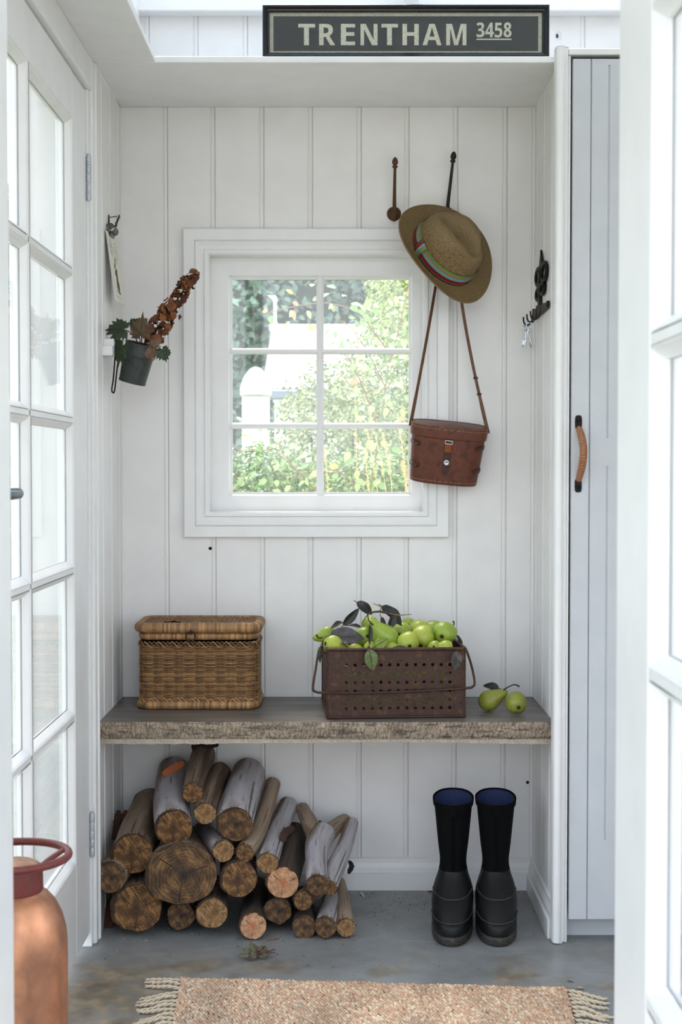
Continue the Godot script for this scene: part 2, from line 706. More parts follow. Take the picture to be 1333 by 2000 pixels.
	var mu := MB.new()
	mu.box(Vector3(-0.69, 0.14, 2.18), Vector3(-0.63, 2.12, 2.22), 0.003)
	part(wl, "added_mullion", mu, M.trim)
	boards(wl, [-0.44, -0.30, -0.17, -0.04, 0.01], 0.0, 2.0885, Transform3D(Basis(Vector3.UP, PI / 2), Vector3(-0.585, 0, 0)))

	# right wall of the alcove and the porch's right wall
	var wr := struct("wall_right", "white beaded board side wall of the alcove, and porch wall with an added unseen window", "wall")
	var r := MB.new()
	r.box(Vector3(0.527, 0.0, 0.0), Vector3(0.533, 2.0885, 0.432))
	r.box(Vector3(1.05, -0.1, -0.13), Vector3(1.17, 2.85, 1.4))
	r.box(Vector3(1.05, -0.1, 2.6), Vector3(1.17, 2.85, 3.05))
	r.box(Vector3(1.05, -0.1, 1.4), Vector3(1.17, 0.5, 2.6))
	r.box(Vector3(1.05, 2.1, 1.4), Vector3(1.17, 2.85, 2.6))
	part(wr, "sheathing", r, M.white)
	var rg := MB.new()  # added window out of view, lights the left door and floor
	rg.box(Vector3(1.10, 0.5, 1.4), Vector3(1.105, 2.1, 2.6))
	part(wr, "pane", rg, M.glass)
	boards(wr, [-0.01, 0.055, 0.185, 0.315, 0.445], 0.0, 2.0885, Transform3D(Basis(Vector3.UP, -PI / 2), Vector3(0.515, 0, 0)))

	# front wall of the porch with the doorway that the photograph is taken through
	var wf := struct("wall_front", "front wall of the porch round the open doorway, with added unseen glazing", "wall")
	var f := MB.new()
	for q in [[-0.72, -0.64], [-0.46, -0.41], [0.35, 0.40], [1.09, 1.17]]:
		f.box(Vector3(q[0], -0.1, 3.0), Vector3(q[1], 2.62, 3.1), 0.004)
	f.box(Vector3(-0.72, 2.10, 3.005), Vector3(1.17, 2.18, 3.095), 0.004)
	f.box(Vector3(-0.64, -0.1, 3.01), Vector3(-0.46, 0.14, 3.09))
	f.box(Vector3(0.40, -0.1, 3.01), Vector3(1.09, 0.14, 3.09))
	part(wf, "frame", f, M.trim)
	for q in [[-0.64, -0.46, 0.14, 2.10], [0.40, 1.09, 0.14, 2.10], [-0.64, 1.09, 2.18, 2.6]]:  # unseen front glazing, added for more frontal light
		var g := MB.new()
		g.box(Vector3(q[0], q[2], 3.045), Vector3(q[1], q[3], 3.05))
		part(wf, "pane", g, M.glass)

	# the outside wall corner that the door's panes look out on
	var wo := struct("wall_outside", "white outside wall seen through the door panes", "wall")
	var o := MB.new()
	o.box(Vector3(-0.835, -0.3, -0.05), Vector3(-0.72, 2.7, 0.12), 0.004)
	o.box(Vector3(-0.852, -0.3, 0.06), Vector3(-0.80, 2.7, 0.135), 0.003)
	part(wo, "cladding", o, M.white)


func alcove() -> void:
	# shelf over the alcove and the shelf that returns over the door
	var s := thing("shelf", "long white shelf board above the alcove carrying the framed sign", "shelf", Vector3(-0.04, 2.0885, 0.2))
	var mb := MB.new()
	mb.box(Vector3(-0.585, 2.0885, 0.0005), Vector3(0.5165, 2.1035, 0.413), 0.0015)
	part(s, "shelf_board", mb, M.trim)
	var s2 := thing("shelf", "white shelf board running over the glazed door on the left", "shelf", Vector3(-0.5, 2.0885, 0.9))
	var m2 := MB.new()
	m2.box(Vector3(-0.591, 2.089, 0.4135), Vector3(-0.4385, 2.104, 1.9), 0.0015)
	part(s2, "shelf_board", m2, M.trim)
	# rounded post at the right front corner
	var t1 := struct("trim_1", "white rounded corner trim between alcove and cupboard", "trim")
	var post := MB.new()
	var prof := PackedVector2Array([Vector2(0.503, 0.413), Vector2(0.503, 0.441)])
	for k in 9:
		var a := PI - PI * k / 8.0
		prof.append(Vector2(0.514 + 0.0105 * cos(a), 0.443 + 0.0105 * sin(a)))
	prof.append_array([Vector2(0.526, 0.441), Vector2(0.5325, 0.441), Vector2(0.5325, 0.413)])
	post.strip(prof, 0.003, 2.1165)
	var capp := PackedVector2Array()
	for p in prof:
		capp.append(Vector2(p.x, -p.y))
	post.t = Transform3D(Basis(Vector3.RIGHT, -PI / 2), Vector3(0, 2.1155, 0))
	post.prism(capp, 0.0, 0.001)
	part(t1, "corner_bead", post, M.trim)
	# baseboards
	var bprof := PackedVector2Array([Vector2(0.0, 0.018), Vector2(0.045, 0.018), Vector2(0.047, 0.013), Vector2(0.060, 0.012), Vector2(0.072, 0.007), Vector2(0.083, 0.006), Vector2(0.086, 0.0)])
	var turn := Basis(Vector3(0, 1, 0), Vector3(-1, 0, 0), Vector3(0, 0, 1))   # profile runs up, length runs across
	for side in 2:
		var b := struct(["baseboard_back", "baseboard_right"][side], ["white moulded baseboard along the alcove's back wall", "white moulded baseboard along the alcove's right wall"][side], "baseboard")
		var m := MB.new()
		m.t = Transform3D(turn, Vector3.ZERO)
		if side == 1:
			m.t = Transform3D(Basis(Vector3.UP, -PI / 2), Vector3(0.515, 0, 0)) * m.t
			m.strip(bprof, -0.408, -0.002)
			var endp := PackedVector2Array([Vector2(0, 0)])
			for p in bprof:
				endp.append(Vector2(-p.y, p.x))
			m.t = Transform3D(Basis(), Vector3(0.515, 0, 0))
			m.prism(endp, 0.4065, 0.408)
		else:
			m.strip(bprof, -0.5145, 0.5845)
		part(b, "moulding", m, M.trim)
	# door frame: jamb and architrave of the left door
	var t2 := struct("trim_2", "white frame round the glazed door on the left", "trim")
	var j := MB.new()
	j.box(Vector3(-0.665, 0.0, 0.4505), Vector3(-0.589, 2.012, 0.470), 0.002)
	part(t2, "jamb", j, M.trim)
	var ar := MB.new()
	ar.box(Vector3(-0.60, 0.0, 0.4055), Vector3(-0.5815, 2.0885, 0.4500), 0.003)
	ar.box(Vector3(-0.585, 0.0, 0.4052), Vector3(-0.5775, 2.0885, 0.4175), 0.003)
	part(t2, "architrave", ar, M.trim)
	var hd := MB.new()
	hd.box(Vector3(-0.60, 2.028, 0.4505), Vector3(-0.5835, 2.0885, 1.75), 0.002)
	hd.box(Vector3(-0.662, 2.0125, 0.4505), Vector3(-0.5785, 2.028, 1.75), 0.004)
	part(t2, "head_frame", hd, M.trim)
	var aj := MB.new()
	aj.box(Vector3(-0.665, 0.0, 1.692), Vector3(-0.592, 2.012, 1.715), 0.002)
	part(t2, "jamb", aj, M.trim)


func window() -> void:
	var w := struct("window_1", "white six-paned window with a moulded picture-frame casing", "window")
	var c := MB.new()
	c.frame(-0.3535, 0.222, 1.0125, 1.7010, PackedVector2Array([Vector2(-0.004, -0.085), Vector2(-0.004, 0.018), Vector2(0.0, 0.021), Vector2(0.008, 0.0215), Vector2(0.010, 0.016), Vector2(0.020, 0.0165), Vector2(0.030, 0.020), Vector2(0.0325, 0.0225), Vector2(0.035, 0.0195), Vector2(0.063, 0.0195), Vector2(0.0645, 0.018), Vector2(0.0645, 0.0)]))
	part(w, "casing", c, M.trim)
	var s := MB.new()
	s.frame(-0.300, 0.1885, 1.061, 1.6465, PackedVector2Array([Vector2(-0.006, -0.062), Vector2(-0.006, -0.048), Vector2(-0.001, -0.046), Vector2(0.003, -0.038), Vector2(0.055, -0.036), Vector2(0.055, -0.08)]))
	part(w, "sash_frame", s, M.trim)
	for k in 3:
		var b := MB.new()
		var pf := PackedVector2Array([Vector2(-0.010, -0.058), Vector2(-0.010, -0.048), Vector2(-0.004, -0.041), Vector2(0.004, -0.041), Vector2(0.010, -0.048), Vector2(0.010, -0.058)])
		if k == 0:
			b.t = Transform3D(Basis(), Vector3(-0.0565, 0, 0.0012))
			b.strip(pf, 1.058, 1.648)
		else:
			b.t = Transform3D(Basis(Vector3(0, 1, 0), Vector3(-1, 0, 0), Vector3(0, 0, 1)), Vector3(0, [0, 1.2465, 1.4475][k], 0))
			pf[0].x = -0.008
			pf[1].x = -0.008
			pf[4].x = 0.008
			pf[5].x = 0.008
			b.strip(pf, -0.192, 0.303)
		part(w, "glazing_bar", b, M.trim)
	var ys := [1.056, 1.2465, 1.4475, 1.65]
	for i in 3:
		for j in 2:
			var g := MB.new()
			var x0: float = [-0.305, -0.0565][j]
			var x1: float = [-0.0565, 0.193][j]
			g.box(Vector3(x0 + 0.001, ys[i] + 0.001, -0.0605), Vector3(x1 - 0.001, ys[i + 1] - 0.001, -0.0575))
			part(w, "pane", g, M.dusty)
	var sill := MB.new()
	sill.box(Vector3(-0.37, 0.985, -0.2), Vector3(0.24, 1.0085, -0.06), 0.004)
	part(w, "outer_sill", sill, M.trim)
	# small dark nail heads in the boards
	var spots := [[Vector3(-0.3499, 0.9176, 0.0000), "small dark nail hole in the white boards below the window corner"], [Vector3(0.5017, 0.2878, 0.0000), "small dark nail head in the white boards under the bench"]]
	for q in spots:
		var h: Vector3 = q[0]
		var nl := thing("nail", q[1], "nail", h)
		var m := MB.new()
		m.t = Transform3D(Basis(Vector3.RIGHT, PI / 2), h - Vector3(0, 0, 0.002))
		m.lathe(PackedVector2Array([Vector2(0.0, 0.0), Vector2(0.004, 0.0), Vector2(0.0045, 0.0035), Vector2(0.003, 0.0055), Vector2(0.0, 0.006)]), 12)
		part(nl, "nail_head", m, M.black_iron)


# a glazed leaf in its own frame: x from the hinge, y up, z towards the viewer's face
func leaf_of(o: Node3D, wide: float, y0: float, y1: float, stile: float, lows: Array, bottoms: float, tops: float, cols: int, thick := 0.036) -> void:
	var h := thick / 2.0
	for k in 2:
		var m := MB.new()
		var x := 0.0 if k == 0 else wide - stile
		m.box(Vector3(x, y0, -h), Vector3(x + stile, y1, h), 0.003)
		local_part(o, "stile", m.mesh(M.trim))
	var rb := MB.new()
	rb.box(Vector3(stile, y0, -h), Vector3(wide - stile, bottoms, h), 0.002)
	local_part(o, "bottom_rail", rb.mesh(M.trim))
	var rt := MB.new()
	rt.box(Vector3(stile, tops, -h), Vector3(wide - stile, y1, h), 0.002)
	local_part(o, "top_rail", rt.mesh(M.trim))
	var ys := [bottoms]
	ys.append_array(lows)
	ys.append(tops)
	var xs := []
	for k in cols + 1:
		xs.append(stile + (wide - 2.0 * stile) * k / cols)
	for k in range(1, cols):
		var m := MB.new()
		m.box(Vector3(xs[k] - 0.007, bottoms, -h + 0.001), Vector3(xs[k] + 0.007, tops, h - 0.0005), 0.002)
		local_part(o, "glazing_bar", m.mesh(M.trim))
	for y in lows:
		var m := MB.new()
		m.box(Vector3(stile, y - 0.007, -h + 0.001), Vector3(wide - stile, y + 0.007, h - 0.0005), 0.002)
		local_part(o, "glazing_bar", m.mesh(M.trim))
	for i in ys.size() - 1:
		for k in cols:
			var x0: float = xs[k] + (0.007 if k > 0 else 0.0)
			var x1: float = xs[k + 1] - (0.007 if k < cols - 1 else 0.0)
			var p0: float = ys[i] + (0.007 if i > 0 else 0.0)
			var p1: float = ys[i + 1] - (0.007 if i < ys.size() - 2 else 0.0)
			var g := MB.new()
			g.box(Vector3(x0 + 0.004, p0 + 0.004, -0.0035), Vector3(x1 - 0.004, p1 - 0.004, 0.0))
			var pane := local_part(o, "pane", g.mesh(M.glass))
			var bd := MB.new()
			bd.frame(x0, x1, p0, p1, PackedVector2Array([Vector2(-0.0135, 0.0), Vector2(-0.013, 0.004), Vector2(-0.011, 0.0055), Vector2(-0.0095, 0.0075), Vector2(-0.006, 0.012), Vector2(-0.0025, h - 0.0015), Vector2(0.0, h)]))
			bd.t = Transform3D(Basis(Vector3.UP, PI), Vector3(x0 + x1, 0, 0))
			bd.frame(x0, x1, p0, p1, PackedVector2Array([Vector2(-0.0135, 0.0035), Vector2(-0.009, 0.009), Vector2(-0.004, h - 0.003), Vector2(0.0, h)]))
			local_part(pane, "glazing_bead", bd.mesh(M.trim))


func hinge(parent: Node3D, at: Vector3) -> void:
	var m := MB.new()
	for k in 5:
		m.t = Transform3D(Basis(), at + Vector3(0, -0.05 + 0.0202 * k, 0))
		var r := 0.0062 if k % 2 == 0 else 0.0056
		m.lathe(PackedVector2Array([Vector2(0, 0), Vector2(r, 0), Vector2(r, 0.019), Vector2(0, 0.019)]), 12)
	m.t = Transform3D(Basis(), at)
	m.lathe(PackedVector2Array([Vector2(0, -0.053), Vector2(0.004, -0.053), Vector2(0.004, 0.056), Vector2(0, 0.056)]), 10)
	part(parent, "hinge", m, M.hinge, "metal butt hinge")


func left_door() -> void:
	var d := struct("door_1", "white glazed door with two columns of panes in the left wall", "door")
	d.position = Vector3(-0.611, 0.0, 0.4745)
	d.rotation.y = -PI / 2
	leaf_of(d, 1.214, 0.034, 2.008, 0.168, [0.575, 0.905, 1.237, 1.566], 0.246, 1.902, 2)
	d.rotation.y = 0
	var kids := d.get_children()
	for k in kids:
		(k as Node3D).transform = Transform3D(Basis(Vector3.UP, -PI / 2).scaled(Vector3.ONE), Vector3.ZERO) * (k as Node3D).transform
	hinge(d, Vector3(-0.587, 1.806, 0.472))
	hinge(d, Vector3(-0.587, 0.268, 0.472))
	# lever handle
	var hm := plain(Color(0.36, 0.41, 0.46), 0.3, 0.8)
	var m := MB.new()
	var a := Vector3(-0.592, 1.089, 1.530)
	m.rod(pts([a, a + Vector3(0.012, 0, 0)]), 0.024, 20)
	m.rod(pts([a + Vector3(0.01, 0, 0), a + Vector3(0.05, 0, 0)]), 0.009, 12)
	m.tube(curve([a + Vector3(0.048, 0, 0.008), a + Vector3(0.052, 0, -0.04), a + Vector3(0.052, 0, -0.10), a + Vector3(0.046, -0.001, -0.135)]), radii(19, [0.0095, 0.010, 0.0095, 0.009]), 14)
	part(d, "door_handle", m, hm, "grey metal lever handle")


func front_doors() -> void:
	for k in 2:
		var d := struct(["door_2", "door_3"][k], ["open white glazed door leaf in the right foreground", "edge of an open white door leaf at the left foreground"][k], "door")
		leaf_of(d, 0.80, 0.03, 2.05, 0.168, [0.582, 0.921, 1.261, 1.601], 0.246, 1.935, 2)
		var xf: Transform3D
		if k == 0:
			# hinged on the front wall, opened to a right angle; its face looks left
			xf = Transform3D(Basis(Vector3.UP, deg_to_rad(-90.0)), Vector3(0.332, 0.0, 2.185)) * Transform3D(Basis(Vector3.BACK, deg_to_rad(0.0)), Vector3.ZERO)
			xf = Transform3D(Basis(Vector3(0, 0, 1), Vector3(0, 1, 0), Vector3(-1, 0, 0)), Vector3(0.332, 0, 2.182))
		else:
			xf = Transform3D(Basis(Vector3(0, 0, -1), Vector3(0, 1, 0), Vector3(1, 0, 0)), Vector3(-0.393, 0, 2.985))
		for c in d.get_children():
			(c as Node3D).transform = xf * (c as Node3D).transform


func cupboard() -> void:
	var c := thing("tall_cupboard", "tall pale grey board-fronted cupboard on the right of the alcove", "cupboard", Vector3(0.79, 0, 0.23))
	var b := MB.new()
	b.box(Vector3(0.5335, 0.0, 0.0), Vector3(0.5395, 2.098, 0.436), 0.001)
	b.box(Vector3(1.03, 0.0, 0.0), Vector3(1.045, 2.098, 0.436))
	b.box(Vector3(0.5395, 0.0, 0.01), Vector3(1.03, 2.098, 0.02))
	part(c, "carcass", b, M.trim)
	var t := MB.new()
	t.box(Vector3(0.5335, 2.0985, 0.001), Vector3(1.045, 2.1135, 0.443), 0.002)
	part(c, "top_board", t, M.trim)
	var kb := MB.new()
	kb.box(Vector3(0.541, 0.0, 0.37), Vector3(1.03, 0.075, 0.382))
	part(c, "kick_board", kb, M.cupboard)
	var door := Node3D.new()
	door.name = "door"
	c.add_child(door, true)
	var d0 := 0.4395
	var y0 := 0.057
	var y1 := 2.0895
	var m1 := MB.new()
	m1.t = Transform3D(Basis(), Vector3(0, 0, d0))
	m1.strip(PackedVector2Array([Vector2(0.5435, -0.018), Vector2(0.5435, -0.002), Vector2(0.5455, 0), Vector2(0.585, 0), Vector2(0.5865, -0.003), Vector2(0.587, -0.018)]), y0, y1)
	m1.t = Transform3D()
	m1.box(Vector3(0.544, y0, d0 - 0.02), Vector3(0.5868, y1, d0 - 0.0045))
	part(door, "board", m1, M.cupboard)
	var m2 := MB.new()
	m2.t = Transform3D(Basis(), Vector3(0, 0, d0))
	for s in [[y0, 0.248, 0], [0.248, 1.137, 1], [1.137, 1.203, 0], [1.203, 2.075, 1], [2.075, y1, 0]]:
		if s[2]:
			m2.strip(PackedVector2Array([Vector2(0.587, -0.018), Vector2(0.5875, -0.003), Vector2(0.589, 0), Vector2(0.6265, 0), Vector2(0.628, -0.003), Vector2(0.630, -0.003), Vector2(0.6315, 0), Vector2(0.67, 0), Vector2(0.672, -0.003)]), s[0], s[1])
		else:
			m2.strip(PackedVector2Array([Vector2(0.587, -0.018), Vector2(0.5875, -0.003), Vector2(0.589, 0), Vector2(0.67, 0), Vector2(0.672, -0.003)]), s[0], s[1])
	m2.t = Transform3D()
	m2.box(Vector3(0.5872, y0, d0 - 0.02), Vector3(0.672, y1, d0 - 0.0045))
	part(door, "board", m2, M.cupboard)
	for k in 4:
		var m := MB.new()
		var x := 0.6725 + 0.0855 * k
		m.box(Vector3(x, y0, d0 - 0.02), Vector3(x + 0.085, y1, d0), 0.0015)
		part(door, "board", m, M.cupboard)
	# leather-bound pull
	var h := Node3D.new()
	h.name = "pull_handle"
	c.add_child(h, true)
	var hx := 0.5605
	for s in [[1.254, 1.226], [1.076, 1.106]]:
		var m := MB.new()
		var lo := minf(s[0], s[1])
		var poly := PackedVector2Array()
		for k in 16:
			var a := TAU * k / 16
			var q := Vector2(cos(a), sin(a))
			poly.append(Vector2(hx, (s[0] + s[1]) / 2) + Vector2(signf(q.x) * pow(absf(q.x), 0.5) * 0.0082, signf(q.y) * pow(absf(q.y), 0.6) * 0.0165))
		m.prism(poly, d0, d0 + 0.003)
		m.t = Transform3D(Basis(Vector3.RIGHT, PI / 2), Vector3(hx, s[0] + (s[1] - s[0]) * 0.35, d0 + 0.002))
		m.lathe(PackedVector2Array([Vector2(0, 0), Vector2(0.005, 0), Vector2(0.004, 0.003), Vector2(0, 0.0035)]), 12)
		part(h, "end_plate", m, M.black_iron, "black iron end plate with a screw")
	var path := curve([Vector3(hx, 1.226, d0 + 0.004), Vector3(hx + 0.002, 1.215, d0 + 0.018), Vector3(hx + 0.006, 1.18, d0 + 0.036), Vector3(hx + 0.005, 1.145, d0 + 0.033), Vector3(hx + 0.002, 1.117, d0 + 0.016), Vector3(hx, 1.103, d0 + 0.004)], 28)
	var rr := PackedFloat32Array()
	for i in path.size():
		var f := float(i) / (path.size() - 1)
		rr.append((0.0062 + 0.0032 * sin(PI * f)) * (0.80 if i % 5 == 0 else 1.0))
	var g := MB.new()
	g.tube(path, rr, 12)
	part(h, "leather_grip", g, mottled([Color(0.50, 0.31, 0.19), Color(0.68, 0.47, 0.33)], 0.04, Vector3(14, 14, 14), 0.55), "brown leather winding of the grip")


# ------------------------------------------------------------------ garden
func leaf_mesh(len_: float, wide: float, bend: float, mat: Material, seg := 4) -> ArrayMesh:
	var mb := MB.new()
	mb.sheet(leaf_rows(len_, wide, bend, 0.25, seg))
	return mb.mesh(mat)


# a leaf from the origin along +y, upper side +z
func leaf_rows(len_: float, wide: float, bend: float, fold: float, seg := 4, wave := 0.0) -> Array:
	var rows := []
	for i in seg + 1:
		var f := float(i) / seg
		var w := wide * 0.5 * pow(sin(PI * pow(clampf(f, 0.0, 1.0), 0.8)), 0.8)
		var a := bend * f
		var y := len_ * (sin(a) / maxf(absf(bend), 0.001) * signf(bend) if absf(bend) > 0.01 else f)
		var z := -len_ * ((1.0 - cos(a)) / maxf(absf(bend), 0.001) if absf(bend) > 0.01 else 0.0)
		var row := PackedVector3Array()
		for k in 5:
			var s := (k - 2) / 2.0
			row.append(Vector3(s * w, y, z + absf(s) * w * fold + wave * sin(f * 9.0 + s * 4.0) * w * 0.3))
		rows.append(row)
	return rows


func leafy() -> StandardMaterial3D:
	var m := plain(Color.WHITE, 0.5)
	m.vertex_color_use_as_albedo = true
	m.backlight_enabled = true
	m.backlight = Color(0.5, 0.55, 0.4)
	return m


func palette(tones: Array) -> Color:
	var a: Color = tones[rng.randi() % tones.size()]
	var b: Color = tones[rng.randi() % tones.size()]
	var k := a.lerp(b, rng.randf() * 0.6)
	var g := 0.8 + 0.4 * rng.randf()
	return Color(k.r * g, k.g * g, k.b * g).srgb_to_linear()


func shrub(called: String, label: String, group: String, mid: Vector3, size: Vector3, count: int, leaf: float, tones: Array, mat: Material) -> void:
	var o := thing(called, label, "shrub", Vector3(mid.x, -0.3, mid.z), group)
	var wood := MB.new()
	for k in 5:
		var a := TAU * k / 5
		wood.tube(curve([Vector3(mid.x + cos(a) * 0.03, -0.3, mid.z + sin(a) * 0.03), Vector3(mid.x + cos(a) * size.x * 0.3, lerpf(-0.3, mid.y, 0.6), mid.z + sin(a) * size.z * 0.3), mid + Vector3(cos(a) * size.x * 0.6, size.y * 0.4, sin(a) * size.z * 0.6)], 5), radii(11, [0.014, 0.01, 0.004]), 6)
	part(o, "stem", wood, plain(Color(0.35, 0.3, 0.2), 0.8))
	var where := []
	var tint := []
	for i in count:
		var d := Vector3(rng.randfn(), rng.randfn(), rng.randfn()).normalized()
		var lump := 1.0 + 0.12 * sin(d.x * 9.0 + d.y * 7.0) * cos(d.z * 8.0 + d.y * 5.0)
		var p := mid + d * size * lump * (1.0 - 0.45 * pow(rng.randf(), 2.0))
		if p.y < -0.28:
			continue
		var up := (d + Vector3(rng.randfn(), rng.randfn() + 0.6, rng.randfn()) * 0.6).normalized()
		var side := Vector3(rng.randfn(), rng.randfn(), rng.randfn()).normalized()
		var b := look(up.cross(side), up, p)
		where.append(Transform3D(b.basis * (0.7 + 0.6 * rng.randf()) * leaf, p))
		tint.append(palette(tones))
	copies(o, "foliage", leaf_mesh(1.0, 0.55, 0.5, mat, 3), where, tint)


func garden() -> void:
	var mat := leafy()
	var gr := struct("lawn", "green garden ground beyond the window", "ground")
	var gm := MB.new()
	gm.box(Vector3(-20, -0.5, -30), Vector3(20, -0.3, -0.13))
	gm.box(Vector3(-20, -0.5, -0.13), Vector3(-0.73, -0.3, 9.0))
	part(gr, "ground", gm, mottled([Color(0.3, 0.38, 0.2), Color(0.45, 0.5, 0.3)], 0.02, Vector3(0.5, 0.5, 0.5), 0.9))
	# tall hedge at the far end
	var hedge := thing("hedge", "tall dark green hedge filling the background of the window", "hedge", Vector3(0, -0.3, -14.5))
	var hm := MB.new()
	hm.box(Vector3(-7, -0.3, -15.2), Vector3(7, 4.6, -14.2), 0.2)
	part(hedge, "branches", hm, mottled([Color(0.12, 0.17, 0.1), Color(0.22, 0.28, 0.16)], 0.05, Vector3(0.8, 0.8, 0.8), 0.9))
	var where := []
	var tint := []
	for i in 16000:
		var x := rng.randf_range(-4.2, 4.2)
		var y := rng.randf_range(-0.3, 4.75)
		var p := Vector3(x, y, -14.15 + 0.25 * sin(x * 3.1 + y * 1.7) * sin(y * 2.3) + rng.randf() * 0.25)
		var up := Vector3(rng.randfn() * 0.6, rng.randfn() * 0.6 + 0.3, 1.0).normalized()
		var b := look(up.cross(Vector3(rng.randfn(), rng.randfn(), rng.randfn())), up, p)
		where.append(Transform3D(b.basis * rng.randf_range(0.09, 0.16), p))
		tint.append(palette([Color(0.30, 0.41, 0.33), Color(0.40, 0.50, 0.42), Color(0.50, 0.58, 0.50)]))
	copies(hedge, "foliage", leaf_mesh(1.0, 0.6, 0.5, mat, 2), where, tint)
	# white shed with a corrugated roof
	var white := plain(Color(0.93, 0.93, 0.92), 0.6)
	var rl: Vector3 = Vector3(-0.6222, 2.3823, -9.0000)
	var el: Vector3 = Vector3(-0.5955, 1.7459, -7.0000)
	var shed := thing("garden_shed", "white shed with corrugated iron roof and ridge finial", "shed", Vector3(rl.x + 1.4, -0.3, -9.0))
	var x1 := rl.x + 2.8
	for s in 2:
		var rows := []
		for i in 3:
			var f := i / 2.0
			var row := PackedVector3Array()
			var zz := lerpf(-7.0, -9.0, f) if s == 0 else lerpf(-11.0, -9.0, f)
			var xx := lerpf(el.x, rl.x, f)
			for k in 561:
				var x := xx + (x1 - xx) * k / 560.0
				row.append(Vector3(x, lerpf(el.y, rl.y, f) + 0.012 * sin(TAU * k / 10.0), zz))
			rows.append(row)
		var rm := MB.new()
		rm.sheet(rows)
		part(shed, "roof", rm, white)
	var wl := MB.new()
	wl.box(Vector3(el.x + 0.08, -0.3, -10.8), Vector3(x1 - 0.1, el.y - 0.06, -7.2))
	
	part(shed, "wall", wl, white)
	var gable := MB.new()
	gable.t = Transform3D(Basis(Vector3.UP, -PI / 2), Vector3(el.x + 0.12, 0, 0))
	gable.prism(PackedVector2Array([Vector2(-10.8, el.y - 0.1), Vector2(-7.2, el.y - 0.1), Vector2(-9.0, rl.y - 0.06)]), 0.0, 0.05)
	part(shed, "gable", gable, white)
	var gut := MB.new()
	gut.box(Vector3(el.x + 0.02, el.y - 0.09, -7.02), Vector3(x1, el.y - 0.02, -6.92), 0.01)
	part(shed, "gutter", gut, plain(Color(0.5, 0.53, 0.58), 0.5))
	var cap := MB.new()
	cap.rod(pts([rl + Vector3(-0.02, 0.01, 0), Vector3(x1, rl.y + 0.01, -9.0)]), 0.035, 10)
	part(shed, "ridge_cap", cap, white)
	var fin := MB.new()
	fin.t = Transform3D(Basis(), rl + Vector3(0.03, 0, 0))
	fin.lathe(PackedVector2Array([Vector2(0, -0.05), Vector2(0.03, -0.05), Vector2(0.024, 0.05), Vector2(0.015, 0.08), Vector2(0.014, 0.24), Vector2(0.022, 0.255), Vector2(0.017, 0.28), Vector2(0.0, 0.31)]), 12)
	part(shed, "finial", fin, white)
	# domed white post
	var pp: Vector3 = Vector3(-0.5263, 1.6350, -5.0000)
	var post := thing("garden_post", "stout white garden post with a domed hood, left of the bushes", "post", Vector3(pp.x, -0.3, pp.z))
	var pm := MB.new()
	pm.t = Transform3D(Basis(), Vector3(pp.x, 0, pp.z))
	pm.lathe(PackedVector2Array([Vector2(0, -0.3), Vector2(0.088, -0.3), Vector2(0.086, pp.y - 0.03), Vector2(0, pp.y - 0.03)]), 24)
	part(post, "shaft", pm, white)
	var hood := MB.new()
	hood.t = Transform3D(Basis(), pp)
	hood.lathe(PackedVector2Array([Vector2(0, -0.06), Vector2(0.09, -0.06), Vector2(0.098, -0.045), Vector2(0.098, -0.01), Vector2(0.09, 0.02), Vector2(0.066, 0.075), Vector2(0.04, 0.108), Vector2(0.02, 0.12), Vector2(0, 0.123)]), 20)
	part(post, "hood", hood, white)
	# shrubs
	var pale := [Color(0.68, 0.70, 0.46), Color(0.80, 0.78, 0.58), Color(0.52, 0.58, 0.36), Color(0.38, 0.47, 0.30)]
	var green := [Color(0.42, 0.56, 0.3), Color(0.58, 0.68, 0.40), Color(0.32, 0.46, 0.28), Color(0.66, 0.70, 0.46)]
	shrub("variegated_shrub", "large rounded pale yellow-green variegated shrub in front of shed", "", Vector3(0.0040, 1.2254, -3.6000), Vector3(0.36, 0.5, 0.36), 11000, 0.024, pale, mat)
	shrub("garden_shrub", "low leafy green shrub at the bottom left of the window", "", Vector3(-0.3270, 1.0427, -2.4000), Vector3(0.24, 0.2, 0.2), 3200, 0.025, green, mat)
	shrub("garden_shrub", "pale green shrub behind the rose at the window's right", "", Vector3(0.3197, 1.4712, -4.4000), Vector3(0.36, 0.6, 0.3), 9000, 0.027, [Color(0.6, 0.68, 0.42), Color(0.78, 0.8, 0.56), Color(0.45, 0.55, 0.34)], mat)
	shrub("garden_shrub", "feathery yellow-green shrub at the top right of the window", "", Vector3(0.4905, 2.1605, -5.6000), Vector3(0.34, 0.42, 0.3), 5500, 0.032, [Color(0.7, 0.76, 0.46), Color(0.85, 0.82, 0.55), Color(0.52, 0.62, 0.36)], mat)
	shrub("garden_shrub", "green shrub among dry grass at the window's bottom right", "", Vector3(0.1480, 0.9807, -2.2000), Vector3(0.3, 0.24, 0.2), 4600, 0.025, green, mat)
	shrub("garden_shrub", "dense green bush beyond the glazed door on the left", "", Vector3(-1.5, 0.7, -1.6), Vector3(0.6, 1.6, 0.6), 3500, 0.06, green, mat)
	# rose with arching canes
	var rose := thing("rose_bush", "rose with arching reddish canes and loose green leaves just outside", "rose", Vector3(0.1, -0.3, -1.3))
